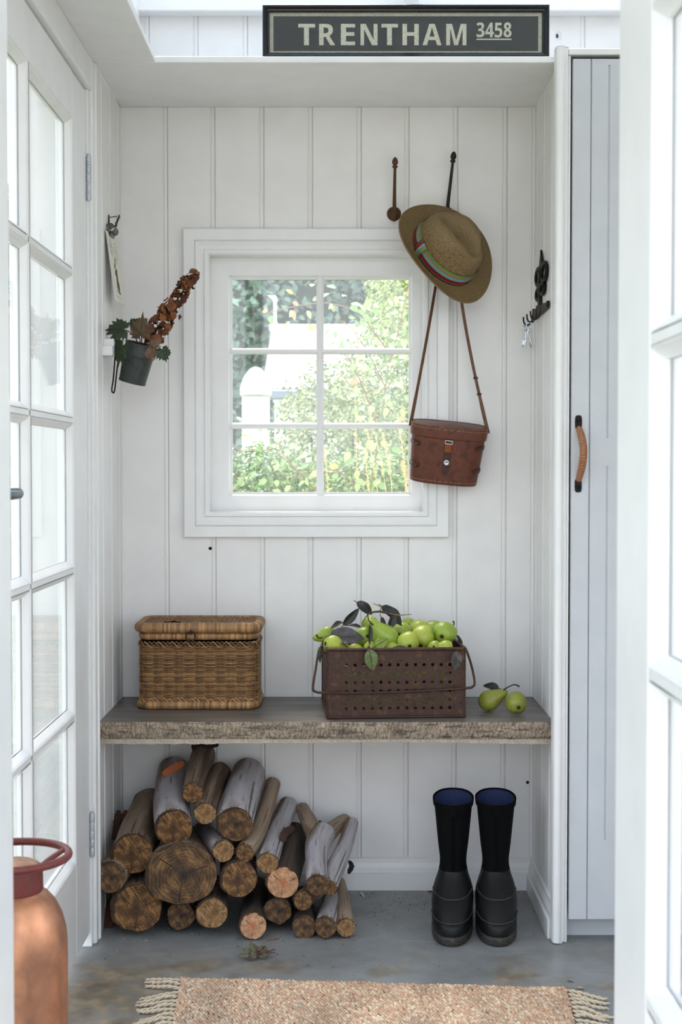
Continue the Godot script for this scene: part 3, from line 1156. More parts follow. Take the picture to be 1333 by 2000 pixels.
	var canes := [
		[[Vector3(0.09, -0.3, -1.3), Vector3(0.0837, 0.6994, -1.3000), Vector3(0.0946, 0.9755, -1.3000), Vector3(0.1220, 1.1591, -1.3000), Vector3(0.1530, 1.3788, -1.3000), Vector3(0.1820, 1.6026, -1.3500), Vector3(0.1966, 1.8022, -1.4000)], 0.0062, 0.003],
		[[Vector3(0.1762, 1.5465, -1.3400), Vector3(0.1253, 1.6071, -1.3000), Vector3(0.0607, 1.6800, -1.2500), Vector3(-0.0475, 1.7103, -1.2000), Vector3(-0.1730, 1.6960, -1.2000), Vector3(-0.2627, 1.6746, -1.2000)], 0.003, 0.0014],
		[[Vector3(0.1348, 1.2690, -1.3000), Vector3(0.0885, 1.3960, -1.2800), Vector3(0.0428, 1.4954, -1.2700), Vector3(-0.0045, 1.5573, -1.2500), Vector3(-0.0480, 1.6295, -1.2500)], 0.0028, 0.0012],
		[[Vector3(0.1682, 1.4899, -1.3200), Vector3(0.2076, 1.6344, -1.3000), Vector3(0.2394, 1.7776, -1.2800)], 0.003, 0.0014],
		[[Vector3(0.1621, 1.4154, -1.3000), Vector3(0.0968, 1.5384, -1.2400), Vector3(0.0332, 1.6246, -1.2000), Vector3(-0.0206, 1.6567, -1.2000)], 0.0025, 0.0012],
		[[Vector3(0.1275, 1.1774, -1.3000), Vector3(0.1878, 1.3401, -1.2500), Vector3(0.2397, 1.4456, -1.2000)], 0.0028, 0.0012],
		[[Vector3(0.0891, 0.8836, -1.3000), Vector3(-0.0837, 1.0506, -1.2000), Vector3(-0.2252, 1.1849, -1.1500), Vector3(-0.3463, 1.1932, -1.1000), Vector3(-0.3902, 1.2460, -1.1000)], 0.003, 0.0014],
		[[Vector3(0.1019, 1.0123, -1.3000), Vector3(-0.0117, 1.1225, -1.2000), Vector3(-0.1363, 1.1048, -1.1500), Vector3(-0.2230, 1.1139, -1.1000)], 0.0026, 0.0012]]
	var leaf_variants := []
	for k in 3:
		leaf_variants.append(null)
	var tones := [[Color(0.45, 0.60, 0.33), Color(0.62, 0.74, 0.44)], [Color(0.72, 0.78, 0.5), Color(0.58, 0.68, 0.45)], [Color(0.82, 0.72, 0.36), Color(0.85, 0.55, 0.38)]]
	var lms := []
	for t in tones:
		for k in 2:
			var lm := plain(t[k], 0.4)
			lm.backlight_enabled = true
			lm.backlight = Color(0.5, 0.5, 0.35)
			lms.append(leaf_mesh(1.0, 0.6, 0.5, lm, 5))
	var ci := 0
	for cn in canes:
		var path := curve(cn[0], 8)
		var mb := MB.new()
		mb.tube(path, radii(path.size(), [cn[1], cn[2]]), 7)
		part(rose, "cane", mb, plain(Color(0.48, 0.52, 0.3) if ci in [0, 5] else Color(0.58, 0.4, 0.32), 0.6))
		var many: int = [44, 34, 16, 26, 16, 22, 26, 26][ci]
		for k in many:
			var f := (0.25 if ci == 0 else 0.08) + (0.75 if ci == 0 else 0.92) * k / many
			var p := path[mini(int(f * path.size()), path.size() - 1)]
			var spread := 0.055 if ci != 1 else 0.03
			var q := p + Vector3(rng.randfn() * spread, rng.randfn() * spread, rng.randfn() * 0.03)
			var warm := (ci == 1 and k > 24 and rng.randf() < 0.7) or rng.randf() < 0.07
			var up := Vector3(rng.randfn() * 0.5, 0.6 + rng.randfn() * 0.3, 0.8).normalized()
			var dir := (q - p).normalized() + Vector3(rng.randfn() * 0.5, -0.3, 0)
			var xf := look(dir - up * dir.dot(up), up, q)
			xf.basis = xf.basis * rng.randf_range(0.026, 0.042)
			local_part(rose, "leaf", lms[(4 if warm else 2 * (rng.randi() % 2)) + rng.randi() % 2], Transform3D(xf.basis, q - rose.position))
		ci += 1
	# dry grass stalks
	var straw := plain(Color(0.86, 0.76, 0.52), 0.7)
	var stalks := [[Vector3(0.1305, 0.9673, -1.0000), Vector3(0.1183, 1.0883, -1.0000), Vector3(0.0854, 1.2695, -1.0000)], [Vector3(0.1565, 0.9690, -0.9500), Vector3(0.1427, 1.1058, -0.9500), Vector3(0.0947, 1.3277, -0.9500)], [Vector3(0.1752, 0.9707, -0.9000), Vector3(0.1632, 1.1061, -0.9000), Vector3(0.1377, 1.2412, -0.9000)], [Vector3(0.1160, 0.9707, -0.9000), Vector3(0.0939, 1.0553, -0.9000), Vector3(0.0769, 1.1906, -0.9000)], [Vector3(0.0402, 0.9690, -0.9500), Vector3(0.0521, 1.1058, -0.9500), Vector3(0.0469, 1.3958, -0.9500)], [Vector3(0.2101, 0.9673, -1.0000), Vector3(0.2168, 1.1056, -1.0000), Vector3(0.1924, 1.3039, -1.0000)], [Vector3(0.2260, 0.9707, -0.9000), Vector3(0.2174, 1.0892, -0.9000), Vector3(0.2357, 1.2497, -0.9000)], [Vector3(0.2489, 0.9690, -0.9500), Vector3(0.2231, 1.0545, -0.9500), Vector3(0.2025, 1.1485, -0.9500)], [Vector3(-0.0317, 0.9690, -0.9500), Vector3(-0.0419, 1.0545, -0.9500), Vector3(-0.0555, 1.1912, -0.9500)]]
	var where_words := ["tall dry grass stalk leaning left beside the centre glazing bar", "tallest slanting dry grass stalk in the lower right panes", "dry grass stalk curving beside the thick rose stem", "short dry grass stalk in the bottom right pane's left part", "upright dry grass stalk close behind the vertical glazing bar", "straight dry grass stalk right of the thick rose stem", "dry grass stalk nearest the right window frame, leaning right", "short dry grass stalk by the leather case, leaning left", "lone dry grass stalk left of the vertical glazing bar"]
	for i in stalks.size():
		var path := curve(stalks[i], 14)
		var g := thing("grass_stalk", where_words[i], "grass", path[0] * Vector3(1, 0, 1) + Vector3(0, -0.3, 0), "dry grass stalks outside the window")
		var mb := MB.new()
		mb.rod(pts([Vector3(path[0].x, -0.3, path[0].z), path[0]]), 0.0018, 6)
		mb.tube(path, radii(path.size(), [0.0018, 0.0014, 0.0009]), 6)
		part(g, "stem", mb, straw)
		var hd := MB.new()
		for k in range(path.size() / 2, path.size()):
			for s in 3:
				var d := Vector3(rng.randfn(), 1.4 + rng.randf(), rng.randfn()).normalized()
				hd.tube(pts([path[k], path[k] + d * 0.007, path[k] + d * 0.013]), radii(3, [0.0006, 0.0018, 0.0003]), 5, false)
		part(g, "seed_head", hd, straw)


# ------------------------------------------------------------------ bench
func bench() -> void:
	var o := thing("bench", "thick grey-stained timber slab bench with a cracked bark front edge", "bench", Vector3(-0.036, 0.466, 0.19))
	var grain := noise(0.02, 41, 5)
	var knots := noise(0.008, 42, 3)
	var top_tex := picture(512, 256, func(x: int, y: int) -> Color:
		var g := grain.get_noise_2d(x * 0.35, y * 3.2 + 14.0 * knots.get_noise_2d(x * 0.7, y))
		var k := 0.40 + 0.10 * g + 0.07 * knots.get_noise_2d(x, y * 2.0)
		return Color(k * 1.03, k * 0.96, k * 0.91))
	var wood := plain(Color.WHITE, 0.42)
	wood.albedo_texture = top_tex
	var slab := MB.new()
	slab.sheet([pts([Vector3(-0.5855, 0.519, 0.382), Vector3(0.5145, 0.519, 0.382)]), pts([Vector3(-0.5855, 0.519, 0.0065), Vector3(0.5145, 0.519, 0.0065)])])
	slab.sheet([pts([Vector3(-0.5855, 0.478, 0.002), Vector3(0.5145, 0.478, 0.002)]), pts([Vector3(-0.5855, 0.478, 0.382), Vector3(0.5145, 0.478, 0.382)])])
	slab.quad(Vector3(-0.5855, 0.478, 0.002), Vector3(-0.5855, 0.478, 0.382), Vector3(-0.5855, 0.519, 0.382), Vector3(-0.5855, 0.519, 0.002))
	slab.quad(Vector3(0.5145, 0.478, 0.382), Vector3(0.5145, 0.478, 0.002), Vector3(0.5145, 0.519, 0.002), Vector3(0.5145, 0.519, 0.382))
	slab.quad(Vector3(-0.5855, 0.519, 0.002), Vector3(0.5145, 0.519, 0.002), Vector3(0.5145, 0.478, 0.002), Vector3(-0.5855, 0.478, 0.002))
	part(o, "slab", slab, wood)
	# bark edge: a grid pushed in and out by cracks and plates
	var cr := noise(1.0, 43, 3)
	var plate := noise(1.0, 44, 2, FastNoiseLite.TYPE_CELLULAR)
	plate.cellular_return_type = FastNoiseLite.RETURN_DISTANCE2_SUB
	var rows := []
	for j in 15:
		var f := j / 14.0
		var row := PackedVector3Array()
		for i in 701:
			var x := -0.587 + 1.1025 * i / 700.0
			var low := 0.4775 + 0.002 * cr.get_noise_2d(x * 9.0, 3.0)
			var y := lerpf(low, 0.5192, f)
			var round_ := 0.004 * (1.0 - pow(absf(2.0 * f - 1.0), 3.0))
			var c := plate.get_noise_2d(x * 90.0, y * 42.0)
			var z := 0.3815 + round_ + 0.0016 * cr.get_noise_2d(x * 14.0, y * 20.0) - (0.0035 if c < -0.86 else 0.0) + 0.001 * cr.get_noise_2d(x * 160.0, y * 90.0)
			if j == 14:
				z = 0.3815 + 0.0008 * cr.get_noise_2d(x * 60.0, 5.0)
			row.append(Vector3(x, y, z))
		rows.append(row)
	var bk := MB.new()
	bk.sheet(rows, false, 1.0, 1.0)
	var bn := noise(0.05, 45, 4)
	var lines := noise(0.11, 46, 3)
	var bark_tex := picture(1536, 64, func(x: int, y: int) -> Color:
		var k := 0.54 + 0.14 * bn.get_noise_2d(x * 0.25, y * 0.5) + 0.08 * bn.get_noise_2d(x * 1.7, y * 1.1 + 90.0)
		var q := Color(k * 1.06, k * 0.95, k * 0.82)
		var c := absf(lines.get_noise_2d(x * 1.0, y * 0.35))
		if c < 0.035:
			q = q.lerp(Color(0.13, 0.11, 0.09), 0.75)
		var d := bn.get_noise_2d(x * 0.13 + 700.0, y * 0.9)
		if d > 0.3:
			q = q.lerp(Color(0.24, 0.21, 0.18), 0.5)
		elif d < -0.38:
			q = q.lerp(Color(0.62, 0.58, 0.52), 0.4)
		return q)
	var bm := plain(Color.WHITE, 0.85)
	bm.albedo_texture = bark_tex
	part(o, "bark_edge", bk, bm, "rough cracked grey-brown bark edge")
	var sap := MB.new()
	var sr := []
	for j in 3:
		var row := PackedVector3Array()
		for i in 221:
			var x := -0.5855 + 1.10 * i / 220.0
			var low := 0.4645 + 0.0022 * cr.get_noise_2d(x * 30.0, 9.0) + 0.001 * cr.get_noise_2d(x * 120.0, 2.0) + 0.004 * smoothstep(-0.5, 0.2, x) * smoothstep(0.5, 0.2, x)
			row.append([Vector3(x, low, 0.05), Vector3(x, low, 0.377), Vector3(x, 0.479, 0.380)][j])
		sr.append(row)
	sap.sheet([sr[0], sr[1]])
	sap.sheet([sr[1], sr[2]])
	part(o, "sapwood_edge", sap, mottled([Color(0.60, 0.55, 0.48), Color(0.76, 0.72, 0.66)], 0.06, Vector3(14, 4, 4), 0.8), "pale raw strip under the bark")


# ------------------------------------------------------------------ wicker hamper
func rounded_rect(hx: float, hz: float, r: float, n := 8) -> PackedVector2Array:
	var out := PackedVector2Array()
	for q in [[1, 1], [-1, 1], [-1, -1], [1, -1]]:
		for k in n + 1:
			var a := PI / 2 * k / n
			var d := Vector2(cos(a), sin(a))
			if q == [-1, 1]:
				d = Vector2(-sin(a), cos(a))
			elif q == [-1, -1]:
				d = Vector2(-cos(a), -sin(a))
			elif q == [1, -1]:
				d = Vector2(sin(a), -cos(a))
			out.append(Vector2(q[0] * (hx - r), q[1] * (hz - r)) + d * r)
	return out


# the point at length s round the outline, and the way out of it
func round_at(poly: PackedVector2Array, lens: PackedFloat32Array, s: float) -> Array:
	s = fposmod(s, lens[-1])
	var i := lens.bsearch(s)
	i = clampi(i, 1, lens.size() - 1)
	var f := (s - lens[i - 1]) / maxf(lens[i] - lens[i - 1], 1e-6)
	var a := poly[i - 1]
	var b := poly[i % poly.size()]
	var d := (b - a).normalized()
	return [a.lerp(b, f), Vector2(d.y, -d.x)]


func lengths(poly: PackedVector2Array) -> PackedFloat32Array:
	var out := PackedFloat32Array([0.0])
	for i in poly.size():
		out.append(out[-1] + poly[i].distance_to(poly[(i + 1) % poly.size()]))
	return out


func basket() -> void:
	var at := Vector3(-0.3635, 0.519, 0.115)
	var o := thing("wicker_basket", "brown woven wicker hamper with a closed lid on the bench", "basket", at)
	var cane := plain(Color.WHITE, 0.5)
	cane.vertex_color_use_as_albedo = true
	var tan := [Color(0.49, 0.36, 0.23), Color(0.60, 0.45, 0.29), Color(0.38, 0.26, 0.16), Color(0.66, 0.53, 0.36)]
	var hx := 0.1475
	var hz := 0.088
	var poly := rounded_rect(hx, hz, 0.026)
	var lens := lengths(poly)
	var total := lens[-1]
	var stakes := 34
	# stakes and dark inside
	var st := MB.new()
	for k in stakes:
		var q := round_at(poly, lens, total * k / stakes)
		st.col = palette([tan[2], tan[0]])
		st.rod(pts([at + Vector3(q[0].x, 0.018, q[0].y), at + Vector3(q[0].x, 0.17, q[0].y)]), 0.0024, 6)
	part(o, "stake", st, cane)
	var inside_shade := MB.new()
	var ir := []
	for y in [0.016, 0.172]:
		var row := PackedVector3Array()
		for p in rounded_rect(hx - 0.006, hz - 0.006, 0.022):
			row.append(at + Vector3(p.x, y, p.y))
		ir.append(row)
	inside_shade.sheet(ir, true)
	part(o, "lining", inside_shade, plain(Color(0.13, 0.085, 0.05), 0.9))  # near-black sheet painting the shade inside the closed basket
	# woven rows
	var wv := MB.new()
	var n_rows := 66
	for r in n_rows:
		var y := 0.0228 + 0.00212 * r
		wv.col = palette([tan[0], tan[0], tan[1]])
		var steps := stakes * 5
		var rows := []
		for i in steps + 1:
			var s := total * i / steps
			var q := round_at(poly, lens, s)
			var out := 0.0042 * cos(PI * (float(i) / 5.0) + PI * (r % 2))
			var p := at + Vector3(q[0].x + q[1].x * out, y + 0.0002 * rng.randfn(), q[0].y + q[1].y * out)
			var ring := PackedVector3Array()
			for k in 5:
				var a := -TAU * k / 5
				ring.append(p + Vector3(q[1].x * cos(a), 0, q[1].y * cos(a)) * 0.0016 + Vector3(0, sin(a) * 0.0016, 0))
			rows.append(ring)
		wv.sheet(rows, true)
	part(o, "woven_side", wv, cane)
	# plaited bands: two strands twisted round each other
	for band in [[0.1655, 0.0062, 0.004], [0.0235, 0.005, 0.0032]]:
		var pb := MB.new()
		for s2 in 3:
			pb.col = palette([tan[0], tan[1]])
			var rows := []
			var steps := 330
			for i in steps + 1:
				var q := round_at(poly, lens, total * i / steps)
				var a0 := TAU * i / 330.0 * 26.0 + TAU * s2 / 3
				var p := at + Vector3(q[0].x + q[1].x * (0.002 + band[1] * 0.6 * cos(a0)), band[0] + band[1] * sin(a0), q[0].y + q[1].y * (0.002 + band[1] * 0.6 * cos(a0)))
				var ring := PackedVector3Array()
				for k in 5:
					var a := -TAU * k / 5
					ring.append(p + Vector3(q[1].x * cos(a), 0, q[1].y * cos(a)) * band[2] * 0.7 + Vector3(0, sin(a) * band[2] * 0.7, 0))
				rows.append(ring)
			pb.sheet(rows, true)
		part(o, "plaited_band", pb, cane)
	# wrapped rolls
	var lid := Node3D.new()
	lid.name = "lid"
	o.add_child(lid, true)
	for roll in [[0.0115, 0.0115, 0.0, "base_roll"], [0.1865, 0.0098, -0.003, "rim_roll"], [0.2085, 0.0135, 0.003, "lid_roll"]]:
		var rp := rounded_rect(hx + roll[2], hz + roll[2], 0.027)
		var rl := lengths(rp)
		var mb := MB.new()
		var steps := 720
		var rows := []
		var shade := []
		for i in steps + 1:
			var q := round_at(rp, rl, rl[-1] * i / steps)
			var rr: float = roll[1] * (0.94 + 0.06 * absf(sin(PI * i / 4.0)))
			var ring := PackedVector3Array()
			for k in 12:
				var a := -TAU * k / 12
				ring.append(at + Vector3(q[0].x + q[1].x * rr * cos(a), roll[0] + rr * sin(a), q[0].y + q[1].y * rr * cos(a)))
			rows.append(ring)
		mb.sheet(rows, true)
		for i in steps + 1:
			var cc := palette([tan[1], tan[1], tan[1], tan[0]]) if i % 4 == 0 else Color.BLACK
			shade.append(cc if i % 4 == 0 else shade[i - 1])
			for k in 13:
				mb.c[i * 13 + k] = shade[i]
		part(lid if roll[3] == "lid_roll" else o, roll[3], mb, cane)
	# woven lid top with a small hand hole
	var lt := MB.new()
	var nx := 76
	var nz := 46
	var lip := rounded_rect(hx + 0.002, hz + 0.002, 0.027)
	for i in nx:
		for j in nz:
			var u0 := -1.0 + 2.0 * i / nx
			var u1 := -1.0 + 2.0 * (i + 1) / nx
			var w0 := -1.0 + 2.0 * j / nz
			var w1 := -1.0 + 2.0 * (j + 1) / nz
			if u0 > -0.62 and u1 < -0.30 and w0 > 0.40 and w1 < 0.76:
				continue
			var mid := Vector2((u0 + u1) / 2 * hx, (w0 + w1) / 2 * hz)
			if not Geometry2D.is_point_in_polygon(mid, lip):
				continue
			var pp := []
			for e in [[u0, w1], [u1, w1], [u1, w0], [u0, w0]]:
				var wave: float = 0.0022 * sin(e[0] * 38.0) * cos(e[1] * 60.0)
				var dome: float = 0.005 * (1.0 - e[0] * e[0]) * (1.0 - e[1] * e[1])
				pp.append(at + Vector3(e[0] * hx, 0.2165 + dome + wave, e[1] * hz))
			lt.col = palette([tan[0], tan[2]])
			lt.quad(pp[0], pp[1], pp[2], pp[3])
	part(lid, "lid_top", lt, cane)
	# ring catch
	var rg := MB.new()
	var ring := PackedVector3Array()
	for k in 20:
		ring.append(at + Vector3(-0.0165 + 0.0115 * cos(TAU * k / 20), 0.1875 + 0.012 * sin(TAU * k / 20), hz + 0.0185 - 0.002 * sin(TAU * k / 20)))
	var cen := at + Vector3(-0.0165, 0.1875, hz + 0.0185)
	var rel := PackedVector3Array()
	for p in ring:
		rel.append(p - cen)
	rg.t = Transform3D(Basis(), cen)
	rg.loop(rel, 0.0022, 8)
	rg.t = Transform3D()
	rg.rod(curve([cen + Vector3(0, 0.016, -0.006), cen + Vector3(0, 0.017, 0.002), cen + Vector3(0, 0.008, 0.003), cen + Vector3(0, 0.007, -0.008)], 4), 0.0016, 6)
	part(lid, "ring_catch", rg, M.dark_iron, "dark metal ring catch")


# ------------------------------------------------------------------ crate of pears
func holed_panel(mb: MB, x0: float, x1: float, y0: float, y1: float, nx: int, ny: int, pitch: float, ox: float, oy: float, r: float, z: float, thick: float) -> void:
	var bx0 := ox - pitch / 2
	var by0 := oy - pitch / 2
	var bx1 := bx0 + pitch * nx
	var by1 := by0 + pitch * ny
	for s in 2:
		var zz := z - thick * s
		for q in [[x0, bx0, y0, y1], [bx1, x1, y0, y1], [bx0, bx1, y0, by0], [bx0, bx1, by1, y1]]:
			if s == 0:
				mb.quad(Vector3(q[0], q[2], zz), Vector3(q[1], q[2], zz), Vector3(q[1], q[3], zz), Vector3(q[0], q[3], zz))
			else:
				mb.quad(Vector3(q[1], q[2], zz), Vector3(q[0], q[2], zz), Vector3(q[0], q[3], zz), Vector3(q[1], q[3], zz))
	var h := pitch / 2
	for i in nx:
		for j in ny:
			var cx := ox + pitch * i
			var cy := oy + pitch * j
			for k in 12:
				var pr := []
				for e in 2:
					var a := TAU * (k + e) / 12
					var d := Vector2(cos(a), sin(a))
					var sq := d * h / maxf(absf(d.x), absf(d.y))
					pr.append([Vector3(cx + d.x * r, cy + d.y * r, z), Vector3(cx + sq.x, cy + sq.y, z)])
				mb.quad(pr[0][0], pr[0][1], pr[1][1], pr[1][0])
				# corner filler
				var m0: Vector3 = pr[0][1]
				var m1: Vector3 = pr[1][1]
				if absf(m0.x - m1.x) > 1e-5 and absf(m0.y - m1.y) > 1e-5:
					var corner := Vector3(cx + h * signf(m0.x + m1.x - 2 * cx), cy + h * signf(m0.y + m1.y - 2 * cy), z)
					mb.tri(m0, corner, m1)
				mb.quad(pr[1][0], pr[0][0], pr[0][0] - Vector3(0, 0, thick), pr[1][0] - Vector3(0, 0, thick))


func pear_shape(kind: int) -> PackedVector2Array:
	# radius, height; belly centre at the origin, unit belly radius
	if kind == 0:
		return PackedVector2Array([Vector2(0.0, -0.86), Vector2(0.12, -0.93), Vector2(0.3, -0.98), Vector2(0.55, -0.88), Vector2(0.8, -0.64), Vector2(0.96, -0.3), Vector2(1.0, 0.0), Vector2(0.95, 0.35), Vector2(0.82, 0.7), Vector2(0.66, 1.05), Vector2(0.5, 1.4), Vector2(0.38, 1.7), Vector2(0.27, 1.88), Vector2(0.14, 1.96), Vector2(0.0, 1.93)])
	return PackedVector2Array([Vector2(0.0, -0.80), Vector2(0.12, -0.87), Vector2(0.3, -0.93), Vector2(0.56, -0.84), Vector2(0.82, -0.6), Vector2(0.97, -0.25), Vector2(1.0, 0.02), Vector2(0.95, 0.35), Vector2(0.82, 0.66), Vector2(0.62, 0.92), Vector2(0.42, 1.12), Vector2(0.22, 1.24), Vector2(0.08, 1.24), Vector2(0.0, 1.2)])


var pear_mats := []


func pear(label: String, mid: Vector3, neck: Vector3, r: float, kind := 0, tone := 0, stem := [], group := "", calyx := true) -> void:
	if pear_mats.is_empty():
		pear_mats = [
			mottled([Color(0.55, 0.62, 0.20), Color(0.66, 0.70, 0.28), Color(0.60, 0.65, 0.24)], 0.04, Vector3(9, 9, 9), 0.38, 0.0, 61),
			mottled([Color(0.47, 0.58, 0.18), Color(0.58, 0.66, 0.24), Color(0.50, 0.58, 0.20)], 0.04, Vector3(9, 9, 9), 0.38, 0.0, 62),
			mottled([Color(0.40, 0.50, 0.16), Color(0.55, 0.58, 0.22), Color(0.52, 0.44, 0.2)], 0.03, Vector3(12, 12, 12), 0.42, 0.0, 63),
			plain(Color(0.22, 0.14, 0.08), 0.8)]
		for k in 3:
			var g: NoiseTexture2D = pear_mats[k].albedo_texture
			g.noise.fractal_gain = 0.65
	var o := thing("pear", label, "pear", mid - Vector3(0, r, 0), group)
	var xf := look(neck, Vector3(0.31, 0.2, 0.93) if absf(neck.normalized().z) < 0.9 else Vector3(1, 0, 0), mid)
	var mb := MB.new()
	mb.t = xf
	var rows := []
	var prof := pear_shape(kind)
	for p in prof:
		var ring := PackedVector3Array()
		for k in 28:
			var a := -TAU * k / 28
			var lump := 1.0 + 0.025 * sin(a * 3.0 + r * 900.0) + 0.015 * sin(a * 5.0)
			var bend := 0.05 * maxf(p.y, 0.0) * maxf(p.y, 0.0)
			ring.append(Vector3(cos(a) * maxf(p.x, 1e-4) * lump + bend, p.y, sin(a) * maxf(p.x, 1e-4) * lump) * r)
		rows.append(ring)
	mb.sheet(rows, true)
	part(o, "flesh", mb, pear_mats[tone])
	if calyx:
		var cx := MB.new()
		cx.t = xf
		for k in 6:
			var a := TAU * k / 6
			cx.tube(pts([Vector3(0, -0.84, 0) * r, Vector3(cos(a) * 0.10, -0.95, sin(a) * 0.10) * r, Vector3(cos(a) * 0.2, -1.0, sin(a) * 0.2) * r]), radii(3, [0.08 * r, 0.075 * r, 0.02 * r]), 5)
		part(o, "calyx", cx, pear_mats[3])
	if stem.size():
		var sm := MB.new()
		var path := curve(stem, 6)
		sm.tube(path, radii(path.size(), [0.0022, 0.0014, 0.0016, 0.0024]), 7)
		part(o, "stem", sm, pear_mats[3], "brown woody stem")


# a loose leaf: base point, way it points, way its face looks
func loose_leaf(called: String, label: String, base: Vector3, tip: Vector3, face: Vector3, wide: float, mat: Material, bend := 0.5, fold := 0.3, wave := 0.5, group := "") -> void:
	var dir := tip - base
	var o := thing(called, label, "leaf", base, group)
	var mb := MB.new()
	mb.t = look(dir, face, base)
	mb.sheet(leaf_rows(dir.length() * (1.0 + 0.1 * absf(bend)), wide, bend, fold, 9, wave))
	part(o, "blade", mb, mat)
	var rib := MB.new()
	rib.t = mb.t
	var path := PackedVector3Array()
	for row in leaf_rows(dir.length() * (1.0 + 0.1 * absf(bend)), wide, bend, fold, 9, 0.0):
		path.append(row[2] + Vector3(0, 0, 0.0003))
	path[0] += Vector3(0, -0.008, 0.001)
	rib.tube(path, radii(path.size(), [0.0011, 0.0008, 0.0004]), 5)
	part(o, "midrib", rib, plain(Color(0.3, 0.24, 0.14), 0.7))


func crate_of_pears() -> void:
	var base := Vector3(0.128, 0.519, 0.21)
	var o := thing("metal_crate", "rusty brown perforated metal crate heaped with pears on the bench", "crate", base)
	o.rotation.y = 0.06
	var rust := mottled([Color(0.17, 0.105, 0.075), Color(0.27, 0.165, 0.115), Color(0.22, 0.135, 0.10), Color(0.36, 0.225, 0.16)], 0.025, Vector3(5, 5, 5), 0.6, 0.03, 71, 0.25, 0.08)
	var hw := 0.169
	var hd := 0.122
	var h := 0.17
	var front := MB.new()
	holed_panel(front, -hw, hw, 0.003, h, 13, 6, 0.0212, -0.1222, 0.0255, 0.0043, hd, 0.0012)
	local_part(o, "front_panel", front.mesh(rust), Transform3D(), "rusty front panel pierced by rows of round holes")
	local_part(o, "back_panel", front.mesh(rust), Transform3D(Basis(Vector3.UP, PI), Vector3.ZERO))
	for s in [-1.0, 1.0]:
		var sd := MB.new()
		holed_panel(sd, -hd, hd, 0.003, h, 9, 6, 0.0212, -0.0848, 0.0255, 0.0043, hw, 0.0012)
		local_part(o, "end_panel", sd.mesh(rust), Transform3D(Basis(Vector3.UP, s * PI / 2), Vector3.ZERO))
	var bt := MB.new()
	bt.box(Vector3(-hw, 0.0, -hd), Vector3(hw, 0.004, hd), 0.002)
	for s in [-1.0, 1.0]:
		bt.rod(pts([Vector3(-hw, 0.004, s * (hd + 0.0005)), Vector3(hw, 0.004, s * (hd + 0.0005))]), 0.0035, 8)
		bt.rod(pts([Vector3(s * hw, 0.004, -hd), Vector3(s * hw, 0.004, hd)]), 0.0035, 8)
		for q in [-1.0, 1.0]:
			bt.rod(pts([Vector3(s * (hw + 0.0005), 0.002, q * hd), Vector3(s * (hw + 0.0005), h, q * hd)]), 0.0022, 8)
	local_part(o, "base", bt.mesh(rust))
	var rim := MB.new()
	var rp := PackedVector3Array()
	for p in rounded_rect(hw + 0.001, hd + 0.001, 0.008, 4):
		rp.append(Vector3(p.x, 0.0, p.y))
	rim.t = Transform3D(Basis(), Vector3(0, h, 0))
	rim.loop(rp, 0.0042, 8)
	local_part(o, "rolled_rim", rim.mesh(rust))
	# wire bail that has swung down in front
	var bl := MB.new()
	var zf := hd + 0.011
	bl.rod(curve([Vector3(-hw - 0.004, h - 0.006, 0.02), Vector3(-0.186, 0.163, 0.055), Vector3(-0.197, 0.12, 0.105), Vector3(-0.2045, 0.080, zf), Vector3(-0.199, 0.0695, zf), Vector3(-0.17, 0.066, zf), Vector3(-0.06, 0.0655, zf), Vector3(0.06, 0.0685, zf), Vector3(0.168, 0.0745, zf), Vector3(0.187, 0.078, zf), Vector3(0.1925, 0.09, zf - 0.006), Vector3(0.187, 0.13, 0.105), Vector3(0.18, 0.163, 0.055), Vector3(hw + 0.004, h - 0.006, 0.02)], 6), 0.0030, 8)
	local_part(o, "bail_handle", bl.mesh(rust), Transform3D(), "bent wire bail handle hanging in front")
	for s in [-1.0, 1.0]:
		var lug := MB.new()
		lug.box(Vector3(s * (hw + 0.002) - 0.002, h - 0.022, 0.0), Vector3(s * (hw + 0.002) + 0.003, h + 0.006, 0.04), 0.002)
		local_part(o, "lug", lug.mesh(rust))
	# the heap
	pear("yellow-green pear lying rounded end forward at the crate's left front", Vector3(-0.0178, 0.6945, 0.2950), Vector3(0.85, -0.2, -0.5), 0.0255, 0, 0, [Vector3(0.0045, 0.7033, 0.3150), Vector3(0.0119, 0.6957, 0.3220), Vector3(0.0192, 0.6855, 0.3250)])
	pear("pear at the far left of the crate with a woody twig end", Vector3(-0.0335, 0.7112, 0.2100), Vector3(-0.8, -0.3, 0.2), 0.0205, 0, 1, [Vector3(-0.0442, 0.7059, 0.2250), Vector3(-0.0560, 0.7051, 0.2320), Vector3(-0.0624, 0.7132, 0.2360)])
	pear("pear high at the back under the drooping black leaves", Vector3(0.0734, 0.7358, 0.2000), Vector3(-0.5, 0.2, -0.8), 0.021, 1, 1)
	pear("large pear with its neck and long stem pointing up left", Vector3(0.1119, 0.7087, 0.2620), Vector3(-0.76, 0.62, 0.2), 0.0325, 0, 1, [Vector3(0.0792, 0.7435, 0.2850), Vector3(0.0700, 0.7537, 0.2900), Vector3(0.0663, 0.7670, 0.2900), Vector3(0.0642, 0.7798, 0.2850)])
	pear("pear behind the large long-stemmed pear, its eye facing out", Vector3(0.1539, 0.7133, 0.1950), Vector3(0.3, 0.1, -1.0), 0.0275, 1, 1)
	pear("apple-shaped pear showing a brown eye at the centre front of the heap", Vector3(0.1666, 0.6996, 0.2850), Vector3(-0.1, 0.25, -1.0), 0.0275, 1, 0)
	pear("round yellow-green pear right of the crate's middle, smooth side forward", Vector3(0.2041, 0.7067, 0.2450), Vector3(0.2, 0.6, -0.8), 0.0305, 1, 0)
